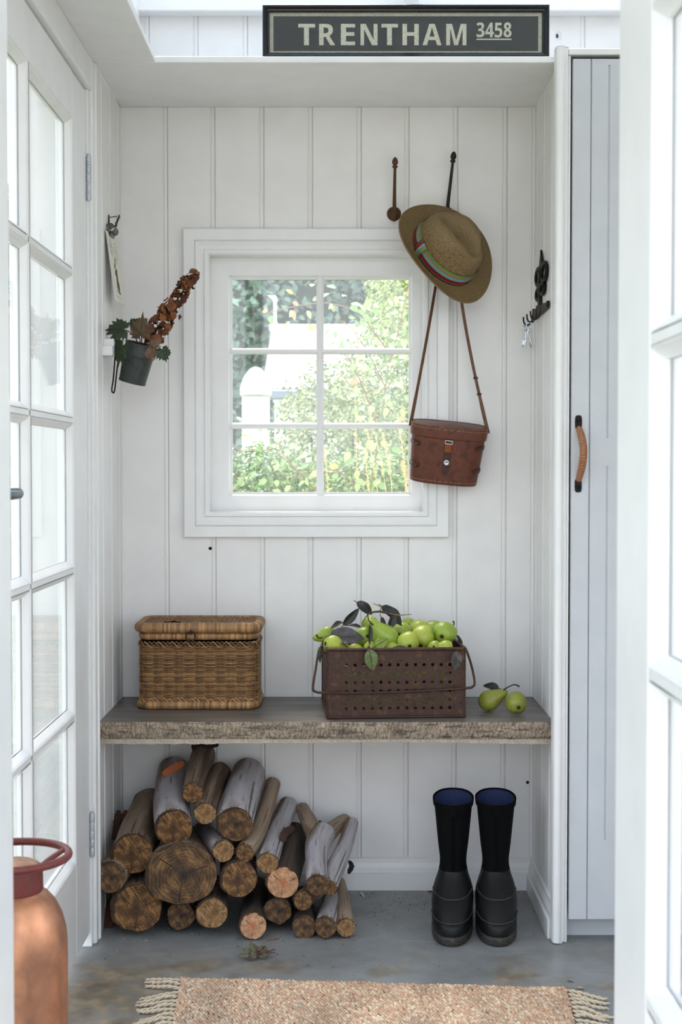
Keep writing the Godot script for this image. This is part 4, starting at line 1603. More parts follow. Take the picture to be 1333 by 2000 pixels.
	pear("large green pear at the crate's right with a dark eye", Vector3(0.2614, 0.7160, 0.2280), Vector3(0.35, 0.2, -1.0), 0.0305, 1, 1, [Vector3(0.2809, 0.7287, 0.2000), Vector3(0.2882, 0.7347, 0.1900), Vector3(0.2864, 0.7424, 0.1850)])
	pear("pear at the top back of the heap, right of the leaves", Vector3(0.2018, 0.7137, 0.1500), Vector3(-0.4, 0.3, -0.9), 0.028, 1, 0)
	pear("pear half hidden at the back between two rounder pears on the right", Vector3(0.2378, 0.7120, 0.1500), Vector3(0.3, 0.3, -0.9), 0.0295, 1, 1)
	pear("small bit of pear peeping out beneath the curled black leaves", Vector3(0.1743, 0.7220, 0.1100), Vector3(0.0, -0.2, -1.0), 0.021, 1, 0)
	pear("shaded green pear behind the big grey leaf on the left", Vector3(0.0585, 0.7083, 0.2450), Vector3(-0.3, -0.2, -0.9), 0.026, 1, 1)
	pear("low pear in the crate's right front corner under a leaf", Vector3(0.2603, 0.6883, 0.2880), Vector3(-0.9, -0.2, -0.2), 0.018, 0, 0)
	pear("low pear between the round pear and the right front corner", Vector3(0.2331, 0.6840, 0.2800), Vector3(0.2, -0.3, -0.9), 0.02, 1, 1)
	pear("low pear behind the rim left of the spotted leaf", Vector3(0.0738, 0.6848, 0.2860), Vector3(0.3, -0.3, -0.9), 0.019, 1, 0)
	pear("low pear behind the rim beside the left front pear", Vector3(0.0344, 0.6773, 0.2860), Vector3(0.9, -0.1, -0.2), 0.02, 1, 0)
	pear("low pear behind the rim right of the spotted leaf", Vector3(0.1270, 0.6821, 0.2900), Vector3(0.9, -0.1, -0.3), 0.019, 1, 0)
	for k in 10:
		var x := -0.125 + 0.058 * (k % 5)
		var p := base + Vector3(x, 0.037 + 0.062 * (k / 5), 0.07).rotated(Vector3.UP, 0.06)
		pear("green pear inside the crate, glimpsed only through the holes of its front", p, Vector3(0.9, 0.1 - 0.2 * (k % 2), 0.2), 0.026 if k % 5 < 2 else 0.022, 0, 1, [], "pears behind the crate's holes", false)
	# leaves on the heap
	var black := mottled([Color(0.085, 0.085, 0.08), Color(0.16, 0.16, 0.155)], 0.03, Vector3(12, 12, 12), 0.45, 0.05, 75)
	var grey := mottled([Color(0.20, 0.19, 0.185), Color(0.34, 0.33, 0.33)], 0.03, Vector3(10, 10, 10), 0.4, 0.06, 76)
	var spotted := mottled([Color(0.75, 0.70, 0.2), Color(0.35, 0.48, 0.16), Color(0.55, 0.6, 0.2), Color(0.16, 0.2, 0.08)], 0.06, Vector3(16, 16, 16), 0.5, 0.0, 77)
	var greenish := mottled([Color(0.42, 0.52, 0.33), Color(0.36, 0.46, 0.27), Color(0.40, 0.30, 0.16)], 0.03, Vector3(10, 10, 10), 0.5, 0.0, 78)
	loose_leaf("pear_leaf", "broad grey withered leaf on the left of the pears", Vector3(-0.0311, 0.7164, 0.3000), Vector3(0.0576, 0.7217, 0.3000), Vector3(0.1, 0.55, 0.8), 0.048, grey, 0.5, 0.22, 0.35)
	loose_leaf("pear_leaf", "black leaf drooping at the far left of the twig", Vector3(0.0078, 0.7440, 0.2400), Vector3(-0.0261, 0.7343, 0.2500), Vector3(-0.2, 0.7, 0.6), 0.022, black, 0.3, 0.3, 0.4)
	loose_leaf("pear_leaf", "long folded black leaf sloping up to the twig", Vector3(0.0046, 0.7369, 0.2450), Vector3(0.0467, 0.7797, 0.2400), Vector3(0.4, 0.2, 0.9), 0.022, black, 0.2, 0.5, 0.4)
	loose_leaf("pear_leaf", "highest curled black leaf at the top of the heap", Vector3(0.0386, 0.7955, 0.2350), Vector3(0.0834, 0.7689, 0.2400), Vector3(-0.3, 0.5, 0.8), 0.026, black, 0.9, 0.4, 0.5)
	loose_leaf("pear_leaf", "crumpled black leaf at the right end of the twig", Vector3(0.1008, 0.7857, 0.2350), Vector3(0.1609, 0.7478, 0.2450), Vector3(0.2, 0.6, 0.8), 0.034, black, 0.7, 0.35, 0.8)
	loose_leaf("pear_leaf", "black leaf hanging under the twig's right end", Vector3(0.1327, 0.7666, 0.2500), Vector3(0.1226, 0.7302, 0.2620), Vector3(0.5, 0.2, 0.85), 0.024, black, 0.4, 0.4, 0.5)
	loose_leaf("pear_leaf", "small black leaf between the twig and the large pear", Vector3(0.1004, 0.7602, 0.2500), Vector3(0.1115, 0.7349, 0.2750), Vector3(-0.4, 0.2, 0.9), 0.012, black, 0.3, 0.4, 0.3)
	loose_leaf("pear_leaf", "black leaf tip tucked left of the pear under the twig", Vector3(0.0198, 0.7342, 0.2200), Vector3(0.0534, 0.7369, 0.2250), Vector3(0.0, 0.8, 0.6), 0.014, black, 0.6, 0.3, 0.3)
	loose_leaf("pear_leaf", "narrow black leaf hanging in front of the large pear's neck", Vector3(0.0715, 0.7459, 0.2920), Vector3(0.0732, 0.6980, 0.3150), Vector3(0.5, 0.1, 0.85), 0.013, black, 0.3, 0.5, 0.4)
	loose_leaf("pear_leaf", "small yellow and green spotted leaf at the front of heap", Vector3(0.0837, 0.6941, 0.3180), Vector3(0.1146, 0.7125, 0.3120), Vector3(0.0, 0.3, 1.0), 0.028, spotted, 0.5, 0.3, 0.2)
	loose_leaf("pear_leaf", "green leaf with brown blotches hanging over the crate's front", Vector3(0.0682, 0.6925, 0.3550), Vector3(0.0793, 0.6385, 0.3520), Vector3(0.15, 0.2, 1.0), 0.034, greenish, 0.35, 0.25, 0.2)
	loose_leaf("pear_leaf", "grey shrivelled leaf hanging at the crate's right corner", Vector3(0.2839, 0.6860, 0.3450), Vector3(0.2788, 0.6396, 0.3450), Vector3(-0.1, 0.2, 1.0), 0.028, grey, 0.3, 0.5, 0.8)
	loose_leaf("pear_leaf", "dark leaf poking out behind the crate's right rim", Vector3(0.2921, 0.7112, 0.2100), Vector3(0.3097, 0.6794, 0.2350), Vector3(0.6, 0.4, 0.7), 0.015, black, 0.6, 0.4, 0.4)
	loose_leaf("pear_leaf", "narrow dark leaf lying along the rim below the apple-shaped pear", Vector3(0.1236, 0.6903, 0.3250), Vector3(0.1658, 0.6950, 0.3250), Vector3(0.0, 0.8, 0.6), 0.012, black, 0.3, 0.3, 0.3)
	loose_leaf("pear_leaf", "dark leaf hanging behind the crate's left corner", Vector3(-0.0495, 0.6921, 0.3100), Vector3(-0.0537, 0.6529, 0.3150), Vector3(-0.4, 0.2, 0.9), 0.012, black, 0.3, 0.5, 0.3)
	var tw := thing("twig", "brown pear twig with pale stalks lying over the heap", "twig", Vector3(0.0521, 0.7483, 0.2400))
	var t1 := MB.new()
	for q in [[Vector3(0.0532, 0.7429, 0.2400), Vector3(0.0655, 0.7624, 0.2450), Vector3(0.0842, 0.7737, 0.2500), Vector3(0.1111, 0.7710, 0.2500), Vector3(0.1300, 0.7656, 0.2500)], [Vector3(0.0950, 0.7720, 0.2500), Vector3(0.1005, 0.7840, 0.2450), Vector3(0.0801, 0.7927, 0.2400)], [Vector3(0.1084, 0.7710, 0.2500), Vector3(0.1434, 0.7645, 0.2500), Vector3(0.1768, 0.7666, 0.2500)]]:
		var path := curve(q, 6)
		t1.tube(path, radii(path.size(), [0.0012, 0.0016, 0.0009]), 6)
	part(tw, "stalk", t1, plain(Color(0.50, 0.42, 0.26), 0.7))
	var t2 := MB.new()
	var p2 := curve([Vector3(0.0707, 0.7704, 0.2550), Vector3(0.0949, 0.7736, 0.2550), Vector3(0.1207, 0.7682, 0.2550)], 8)
	t2.tube(p2, radii(p2.size(), [0.0016, 0.0024, 0.0030, 0.0018]), 8)
	part(tw, "woody_spur", t2, plain(Color(0.27, 0.19, 0.13), 0.8))
	# two pears beside the crate
	pear("left pear of the two on the bare bench, leaf behind it", Vector3(0.3728, 0.5468, 0.2350), Vector3(0.80, 0.55, 0.1), 0.0262, 0, 2, [Vector3(0.4084, 0.5756, 0.2450), Vector3(0.4213, 0.5845, 0.2500), Vector3(0.4345, 0.5897, 0.2520), Vector3(0.4471, 0.5858, 0.2550)])
	pear("right pear of the two on the bare bench, eye facing out", Vector3(0.4361, 0.5480, 0.2750), Vector3(-0.15, 0.35, -1.0), 0.0272, 1, 2)
	loose_leaf("pear_leaf", "dark leaf standing up behind the pair of pears on the bench", Vector3(0.3987, 0.5773, 0.2350), Vector3(0.3591, 0.5888, 0.2250), Vector3(0.1, 0.6, 0.8), 0.022, black, 0.5, 0.3, 0.3)


# ------------------------------------------------------------------ firewood
var bark_mats := []
var end_mats := []


func bark(base: Color, streak: Color, spot: Color, seed_: int, along: float) -> StandardMaterial3D:
	var a := noise(0.03, seed_, 4)
	var b := noise(0.012, seed_ + 1, 4)
	var m := plain(Color.WHITE, 0.75)
	m.albedo_texture = picture(192, 256, func(x: int, y: int) -> Color:
		# wraps round: sample on a circle
		var t := TAU * x / 192.0
		var g := a.get_noise_3d(cos(t) * 30.0, sin(t) * 30.0, y * along)
		var f := a.get_noise_3d(cos(t) * 110.0 + 500.0, sin(t) * 110.0, y * along * 0.7)
		var h := b.get_noise_3d(cos(t) * 34.0, sin(t) * 34.0, y * 0.22)
		var q := base.lerp(streak, clampf(0.5 + 0.7 * g + 0.5 * f, 0.0, 1.0))
		q = q.lerp(spot, clampf((h - 0.02) * 2.2, 0.0, 0.75))
		if f < -0.4:
			q = q.lerp(Color(0.14, 0.10, 0.08), 0.5)
		return q)
	m.heightmap_enabled = true
	m.heightmap_texture = m.albedo_texture
	m.heightmap_scale = 0.12
	return m


func cut_end(light: Color, dark: Color, heart: Color, rings: float, seed_: int, saw: float) -> StandardMaterial3D:
	var a := noise(0.012, seed_, 4)
	var b := noise(0.05, seed_ + 1, 4)
	var m := plain(Color.WHITE, 0.8)
	m.albedo_texture = picture(256, 256, func(x: int, y: int) -> Color:
		var p := Vector2(x - 120.0, y - 134.0)
		var w := 15.0 * a.get_noise_2d(x * 0.8, y * 0.8)
		var r := (p.length() + w) / 128.0
		var k := 0.5 + 0.5 * sin(r * rings * TAU + 0.9 * b.get_noise_2d(x * 0.4, y * 0.4))
		var q := light.lerp(dark, 0.30 * k + clampf(0.45 + 1.1 * a.get_noise_2d(x * 1.3 + 300.0, y * 1.3), 0.0, 0.8) * 0.7)
		q = q.lerp(heart, clampf(0.9 - r * 2.4, 0.0, 0.8))
		var sw := b.get_noise_2d((x + y * 0.6) * 1.6, (x * 0.6 - y) * 0.08)
		if sw > 0.2:
			q = q.lerp(dark * 0.6, saw)
		var crack := absf(sin(p.angle() * 1.5 + 1.0 + 0.01 * w))
		if crack < 0.05 and r < 0.75 and r > 0.05:
			q = q.lerp(Color(0.08, 0.05, 0.03), 0.7)
		if r > 0.93:
			q = q.lerp(Color(0.14, 0.09, 0.05), 0.75)
		return q)
	m.heightmap_enabled = true
	m.heightmap_texture = m.albedo_texture
	m.heightmap_scale = 0.06
	return m


func log_tube(path: PackedVector3Array, rr: PackedFloat32Array, seed_: int, rough: float, flat := 1.0) -> Array:
	var out := MB.rings(path, rr, 36, flat)
	var n := noise(1.0, seed_, 3)
	for i in out.size():
		var row: PackedVector3Array = out[i]
		for k in row.size():
			var t := TAU * k / row.size()
			var g := n.get_noise_3d(cos(t) * 0.55, sin(t) * 0.55, i * 0.09) + 0.10 * n.get_noise_3d(cos(t) * 2.6, sin(t) * 2.6, i * 0.5)
			row[k] = path[i] + (row[k] - path[i]) * (1.0 + rough * g)
		out[i] = row
	return out


func firelog(label: String, ends: Array, r0: float, r1: float, bk: int, en: int, rough := 0.16, flat := 1.0) -> Node3D:
	var path := curve(ends, 6 if ends.size() < 4 else 4)
	var o := thing("firewood_log", label, "log", path[0] - Vector3(0, r0, 0))
	var rr := radii(path.size(), [r0, r0 * 0.99, lerpf(r0, r1, 0.5), r1])
	var rings := log_tube(path, rr, int(r0 * 100000.0) + bk * 17 + en, rough, flat)
	var mb := MB.new()
	mb.sheet(rings, true, 1.0, 1.0)
	part(o, "bark", mb, bark_mats[bk])
	for k in 2:
		var cut := MB.new()
		var ring: PackedVector3Array = rings[0 if k == 0 else -1]
		var d := (path[0] - path[1]).normalized() if k == 0 else (path[-1] - path[-2]).normalized()
		cut.fan(ring, d)
		part(o, "cut_end", cut, end_mats[en])
	# ragged bark fibres round the sawn edge
	var fb := MB.new()
	var r := RandomNumberGenerator.new()
	r.seed = int(r0 * 10000.0) + en
	var d0 := (path[0] - path[1]).normalized()
	var ring0: PackedVector3Array = rings[0]
	for k in 26:
		var p: Vector3 = ring0[r.randi() % ring0.size()]
		var outw := (p - path[0]).normalized()
		var q := p - d0 * 0.006
		fb.tube(pts([q, q + outw * 0.0012 + d0 * 0.004, q + outw * r.randf_range(0.0005, 0.004) + d0 * r.randf_range(0.005, 0.010) + Vector3(r.randfn(), r.randfn(), 0) * 0.002]), radii(3, [0.0012, 0.001, 0.0003]), 4, false)
	part(o, "bark_fringe", fb, plain(Color(0.30, 0.18, 0.10), 0.9))
	return o


func firewood() -> void:
	bark_mats = [
		bark(Color(0.62, 0.60, 0.61), Color(0.72, 0.70, 0.71), Color(0.45, 0.36, 0.29), 101, 0.25),
		bark(Color(0.44, 0.36, 0.29), Color(0.60, 0.53, 0.46), Color(0.26, 0.18, 0.13), 111, 0.2),
		bark(Color(0.17, 0.13, 0.11), Color(0.30, 0.24, 0.20), Color(0.10, 0.08, 0.07), 121, 0.12),
		bark(Color(0.55, 0.47, 0.39), Color(0.66, 0.58, 0.50), Color(0.50, 0.38, 0.28), 131, 0.22)]
	end_mats = [
		cut_end(Color(0.62, 0.45, 0.25), Color(0.24, 0.15, 0.075), Color(0.22, 0.14, 0.08), 9.0, 141, 0.5),
		cut_end(Color(0.70, 0.55, 0.36), Color(0.38, 0.26, 0.15), Color(0.42, 0.28, 0.16), 9.0, 151, 0.35),
		cut_end(Color(0.84, 0.66, 0.50), Color(0.62, 0.43, 0.30), Color(0.74, 0.40, 0.24), 8.0, 161, 0.15),
		cut_end(Color(0.54, 0.40, 0.24), Color(0.19, 0.125, 0.07), Color(0.12, 0.085, 0.06), 11.0, 171, 0.25)]
	# bottom row
	firelog("large log on the floor at the far left of the woodpile", [Vector3(-0.4943, 0.0716, 0.4000), Vector3(-0.5120, 0.0565, 0.2200), Vector3(-0.5275, 0.0348, 0.0700)], 0.064, 0.060, 1, 0, 0.14, 0.9)
	firelog("dark bark-covered stump wedged low between two large left logs", [Vector3(-0.3922, 0.0450, 0.3700), Vector3(-0.4065, 0.0284, 0.2200), Vector3(-0.4211, 0.0087, 0.0800)], 0.033, 0.032, 2, 3, 0.3)
	firelog("grey-ended middling log on the floor below the biggest log", [Vector3(-0.3127, 0.0593, 0.4000), Vector3(-0.3240, 0.0402, 0.2400), Vector3(-0.3367, 0.0232, 0.0800)], 0.0375, 0.036, 1, 1, 0.12)
	firelog("dark-barked log on the floor nearest the maple leaf, pale pink end", [Vector3(-0.2122, 0.0349, 0.4200), Vector3(-0.2173, 0.0290, 0.2400), Vector3(-0.2236, 0.0202, 0.0700)], 0.0325, 0.032, 2, 2, 0.08)
	firelog("dark lumpy log lying low behind the pink-ended floor log", [Vector3(-0.1545, 0.0526, 0.3600), Vector3(-0.1563, 0.0340, 0.2200), Vector3(-0.1595, 0.0116, 0.0800)], 0.0325, 0.031, 2, 3, 0.3)
	firelog("dark-ended short log on the floor under the angled cut log", [Vector3(-0.0892, 0.0268, 0.4050), Vector3(-0.0946, 0.0123, 0.2400), Vector3(-0.1012, 0.0089, 0.1000)], 0.0285, 0.027, 2, 3, 0.15)
	firelog("grey log on the floor with crumbly sawdust on its end", [Vector3(-0.0379, 0.0327, 0.4200), Vector3(-0.0254, 0.0296, 0.2600), Vector3(-0.0168, 0.0232, 0.0800)], 0.0262, 0.024, 0, 3, 0.08)
	firelog("slim tan log on the floor at the far right of woodpile", [Vector3(0.0110, 0.0290, 0.4150), Vector3(0.0049, 0.0321, 0.2500), Vector3(-0.0064, 0.0378, 0.0800)], 0.0228, 0.018, 3, 1, 0.08)
	# second row
	firelog("short log jutting out at far left, small ringed end", [Vector3(-0.5546, 0.1490, 0.4100), Vector3(-0.5554, 0.1349, 0.2600), Vector3(-0.5687, 0.1157, 0.1200)], 0.0375, 0.036, 3, 3, 0.08)
	firelog("biggest log, broad ringed face at the centre of the pile", [Vector3(-0.3857, 0.1570, 0.4100), Vector3(-0.4011, 0.1405, 0.2400), Vector3(-0.4172, 0.1224, 0.0700)], 0.0855, 0.080, 1, 3, 0.12, 0.83)
	firelog("brown sawn log right of the biggest log, bark edge torn above", [Vector3(-0.2497, 0.1391, 0.3850), Vector3(-0.2602, 0.1349, 0.2400), Vector3(-0.2718, 0.1251, 0.0800)], 0.0455, 0.044, 2, 0, 0.12)
	firelog("dark-barked log with a cracked reddish end, right of pile's middle", [Vector3(-0.1421, 0.1295, 0.3850), Vector3(-0.1311, 0.1461, 0.2200), Vector3(-0.1257, 0.1521, 0.0500)], 0.0400, 0.040, 2, 2, 0.08)
	firelog("log with a slanting brown cut below the forked branch", [Vector3(-0.0925, 0.0902, 0.4000), Vector3(-0.0664, 0.0770, 0.2700), Vector3(-0.0463, 0.0495, 0.1200)], 0.0235, 0.028, 1, 0, 0.1)
	firelog("little pale-ended log tucked above the biggest log's right side", [Vector3(-0.2864, 0.2037, 0.3750), Vector3(-0.3310, 0.1909, 0.2200), Vector3(-0.3640, 0.1745, 0.0800)], 0.0268, 0.027, 0, 1, 0.08)
	firelog("slim curving tan branch with a small round end, right of centre", [Vector3(-0.2337, 0.2016, 0.3850), Vector3(-0.2113, 0.2150, 0.2700), Vector3(-0.1953, 0.2490, 0.1600), Vector3(-0.1817, 0.2910, 0.0300)], 0.0225, 0.020, 3, 0, 0.07)
	firelog("straight grey log with a pale tan end, left of the reddish log", [Vector3(-0.1794, 0.1784, 0.3900), Vector3(-0.1644, 0.2020, 0.2200), Vector3(-0.1405, 0.2346, 0.0400)], 0.0258, 0.026, 0, 1, 0.1)
	firelog("stout grey log lying high at the left, brown gouged end", [Vector3(-0.5065, 0.1989, 0.3850), Vector3(-0.5085, 0.2188, 0.2200), Vector3(-0.5049, 0.2423, 0.0600)], 0.0500, 0.046, 1, 0, 0.14)
	# top
	firelog("fat pale-barked log high on the left, tan saw-marked face", [Vector3(-0.4068, 0.2615, 0.3750), Vector3(-0.4289, 0.2914, 0.2200), Vector3(-0.4420, 0.3247, 0.0500)], 0.0468, 0.046, 0, 0, 0.07)
	firelog("fat pale-barked log high in the middle, dark-centred oval face", [Vector3(-0.2581, 0.2690, 0.3750), Vector3(-0.2530, 0.3026, 0.2200), Vector3(-0.2457, 0.3218, 0.0500)], 0.0445, 0.044, 0, 3, 0.05)
	firelog("short grey-brown log between the two fat pale logs", [Vector3(-0.3317, 0.2933, 0.3650), Vector3(-0.3278, 0.3138, 0.2200), Vector3(-0.3200, 0.3276, 0.0500)], 0.0272, 0.027, 1, 1, 0.12)
	firelog("topmost stringy-barked brown log just under the bench", [Vector3(-0.3646, 0.3385, 0.3450), Vector3(-0.3658, 0.3597, 0.2000), Vector3(-0.3634, 0.3743, 0.0500)], 0.0262, 0.032, 1, 0, 0.2)
	# forked branch: one limb that splits in two
	var f := firelog("forked pale branch standing its fork up at the right of the pile", [Vector3(-0.0566, 0.1368, 0.4300), Vector3(-0.0609, 0.1546, 0.3300), Vector3(-0.0602, 0.1794, 0.2400), Vector3(-0.0483, 0.1945, 0.1800)], 0.0270, 0.034, 0, 3, 0.06)
	for q in [[[Vector3(-0.0561, 0.1853, 0.2200), Vector3(-0.0801, 0.2099, 0.1400), Vector3(-0.1024, 0.2294, 0.0500)], 0.026, 0.0175], [[Vector3(-0.0535, 0.1826, 0.2100), Vector3(-0.0262, 0.1902, 0.1300), Vector3(0.0110, 0.1965, 0.0400)], 0.027, 0.0165]]:
		var path := curve(q[0], 6)
		var lr := log_tube(path, radii(path.size(), [q[1], q[2]]), 77, 0.08)
		var mb := MB.new()
		mb.sheet(lr, true)
		part(f, "fork_limb", mb, bark_mats[3])
		var cp := MB.new()
		cp.fan(lr[-1], (path[-1] - path[-2]).normalized())
		part(f, "cut_end", cp, end_mats[1])
	firelog("smooth lilac-grey branch leaning up at the right edge of pile", [Vector3(-0.0337, 0.1119, 0.3600), Vector3(-0.0142, 0.1379, 0.2900), Vector3(0.0078, 0.1631, 0.2000), Vector3(0.0293, 0.1994, 0.0800)], 0.0235, 0.0165, 0, 1, 0.08)
	# loose bark
	var shards := [[[Vector3(-0.4386, 0.3794, 0.3300), Vector3(-0.4140, 0.3914, 0.3100), Vector3(-0.3930, 0.3988, 0.2800)], 0.012, "orange-brown curl of bark lying on the top left log", Color(0.48, 0.24, 0.11)], [[Vector3(-0.5812, 0.1856, 0.2000), Vector3(-0.5774, 0.2174, 0.1700), Vector3(-0.5748, 0.2477, 0.1500)], 0.011, "dark upright strip of bark against the left wall", Color(0.27, 0.17, 0.12)], [[Vector3(-0.5665, 0.1860, 0.1800), Vector3(-0.5638, 0.2149, 0.1600), Vector3(-0.5552, 0.2417, 0.1300)], 0.016, "reddish bark slab leaning at the upper left of the woodpile", Color(0.36, 0.22, 0.15)], [[Vector3(-0.5721, -0.0057, 0.3300), Vector3(-0.5796, 0.0233, 0.3100), Vector3(-0.5811, 0.0524, 0.2800)], 0.018, "reddish bark piece standing on the floor at the far left", Color(0.30, 0.17, 0.11)], [[Vector3(-0.1444, 0.2064, 0.3000), Vector3(-0.1398, 0.2231, 0.2800), Vector3(-0.1193, 0.2267, 0.2400)], 0.012, "curl of dark bark peeling between the right-hand logs", Color(0.25, 0.17, 0.13)], [[Vector3(0.0188, 0.1041, 0.2200), Vector3(0.0262, 0.1153, 0.2000), Vector3(0.0219, 0.1210, 0.1700)], 0.008, "dark bark scrap hanging behind the lilac-grey branch", Color(0.13, 0.10, 0.09)], [[Vector3(-0.3901, 0.3988, 0.1000), Vector3(-0.3681, 0.4055, 0.0900), Vector3(-0.3239, 0.4062, 0.0700)], 0.014, "dark shaggy bark under the bench above the topmost log", Color(0.12, 0.08, 0.06)], [[Vector3(-0.0577, 0.2135, 0.1200), Vector3(-0.0434, 0.2020, 0.1200), Vector3(-0.0292, 0.1908, 0.1100)], 0.004, "thin dark twig sprouting near the fork", Color(0.16, 0.11, 0.08)]]
	var wn := noise(1.0, 191, 3)
	for s in shards:
		var path := curve(s[0], 8)
		var o := thing("bark_shard", s[2], "bark", path[0])
		var rows := []
		for i in path.size():
			var d := (path[mini(i + 1, path.size() - 1)] - path[maxi(i - 1, 0)]).normalized()
			var side := d.cross(Vector3(0.2, 0.3, 0.93)).normalized()
			var nn := side.cross(d)
			var top := PackedVector3Array()
			for k in 12:
				var a := -TAU * k / 12
				var wv: float = s[1] * (0.7 + 0.6 * absf(wn.get_noise_2d(i * 0.5, k * 0.8))) * (1.0 - 0.5 * pow(absf(2.0 * i / (path.size() - 1) - 1.0), 3.0))
				top.append(path[i] + side * cos(a) * wv + nn * (sin(a) * 0.0022 + 0.25 * wv * cos(a) * cos(a)))
			rows.append(top)
		var mb := MB.new()
		mb.sheet(rows, true)
		mb.fan(rows[0], path[0] - path[1])
		mb.fan(rows[-1], path[-1] - path[-2])
		part(o, "bark", mb, mottled([s[3] * 0.75, s[3] * 1.2], 0.05, Vector3(14, 14, 14), 0.85, 0.05, 181))


# ------------------------------------------------------------------ boots
func boot_ring(y: float, zc: float, rx: float, rf: float, rb: float, tilt := 0.0, pw := 2.4) -> PackedVector3Array:
	var out := PackedVector3Array()
	for k in 40:
		var a := -TAU * k / 40
		var ca := signf(cos(a)) * pow(absf(cos(a)), 2.0 / pw)
		var sa := signf(sin(a)) * pow(absf(sin(a)), 2.0 / pw)
		out.append(Vector3(rx * ca, y - tilt * sa, zc + (rf if sa > 0.0 else rb) * sa))
	return out


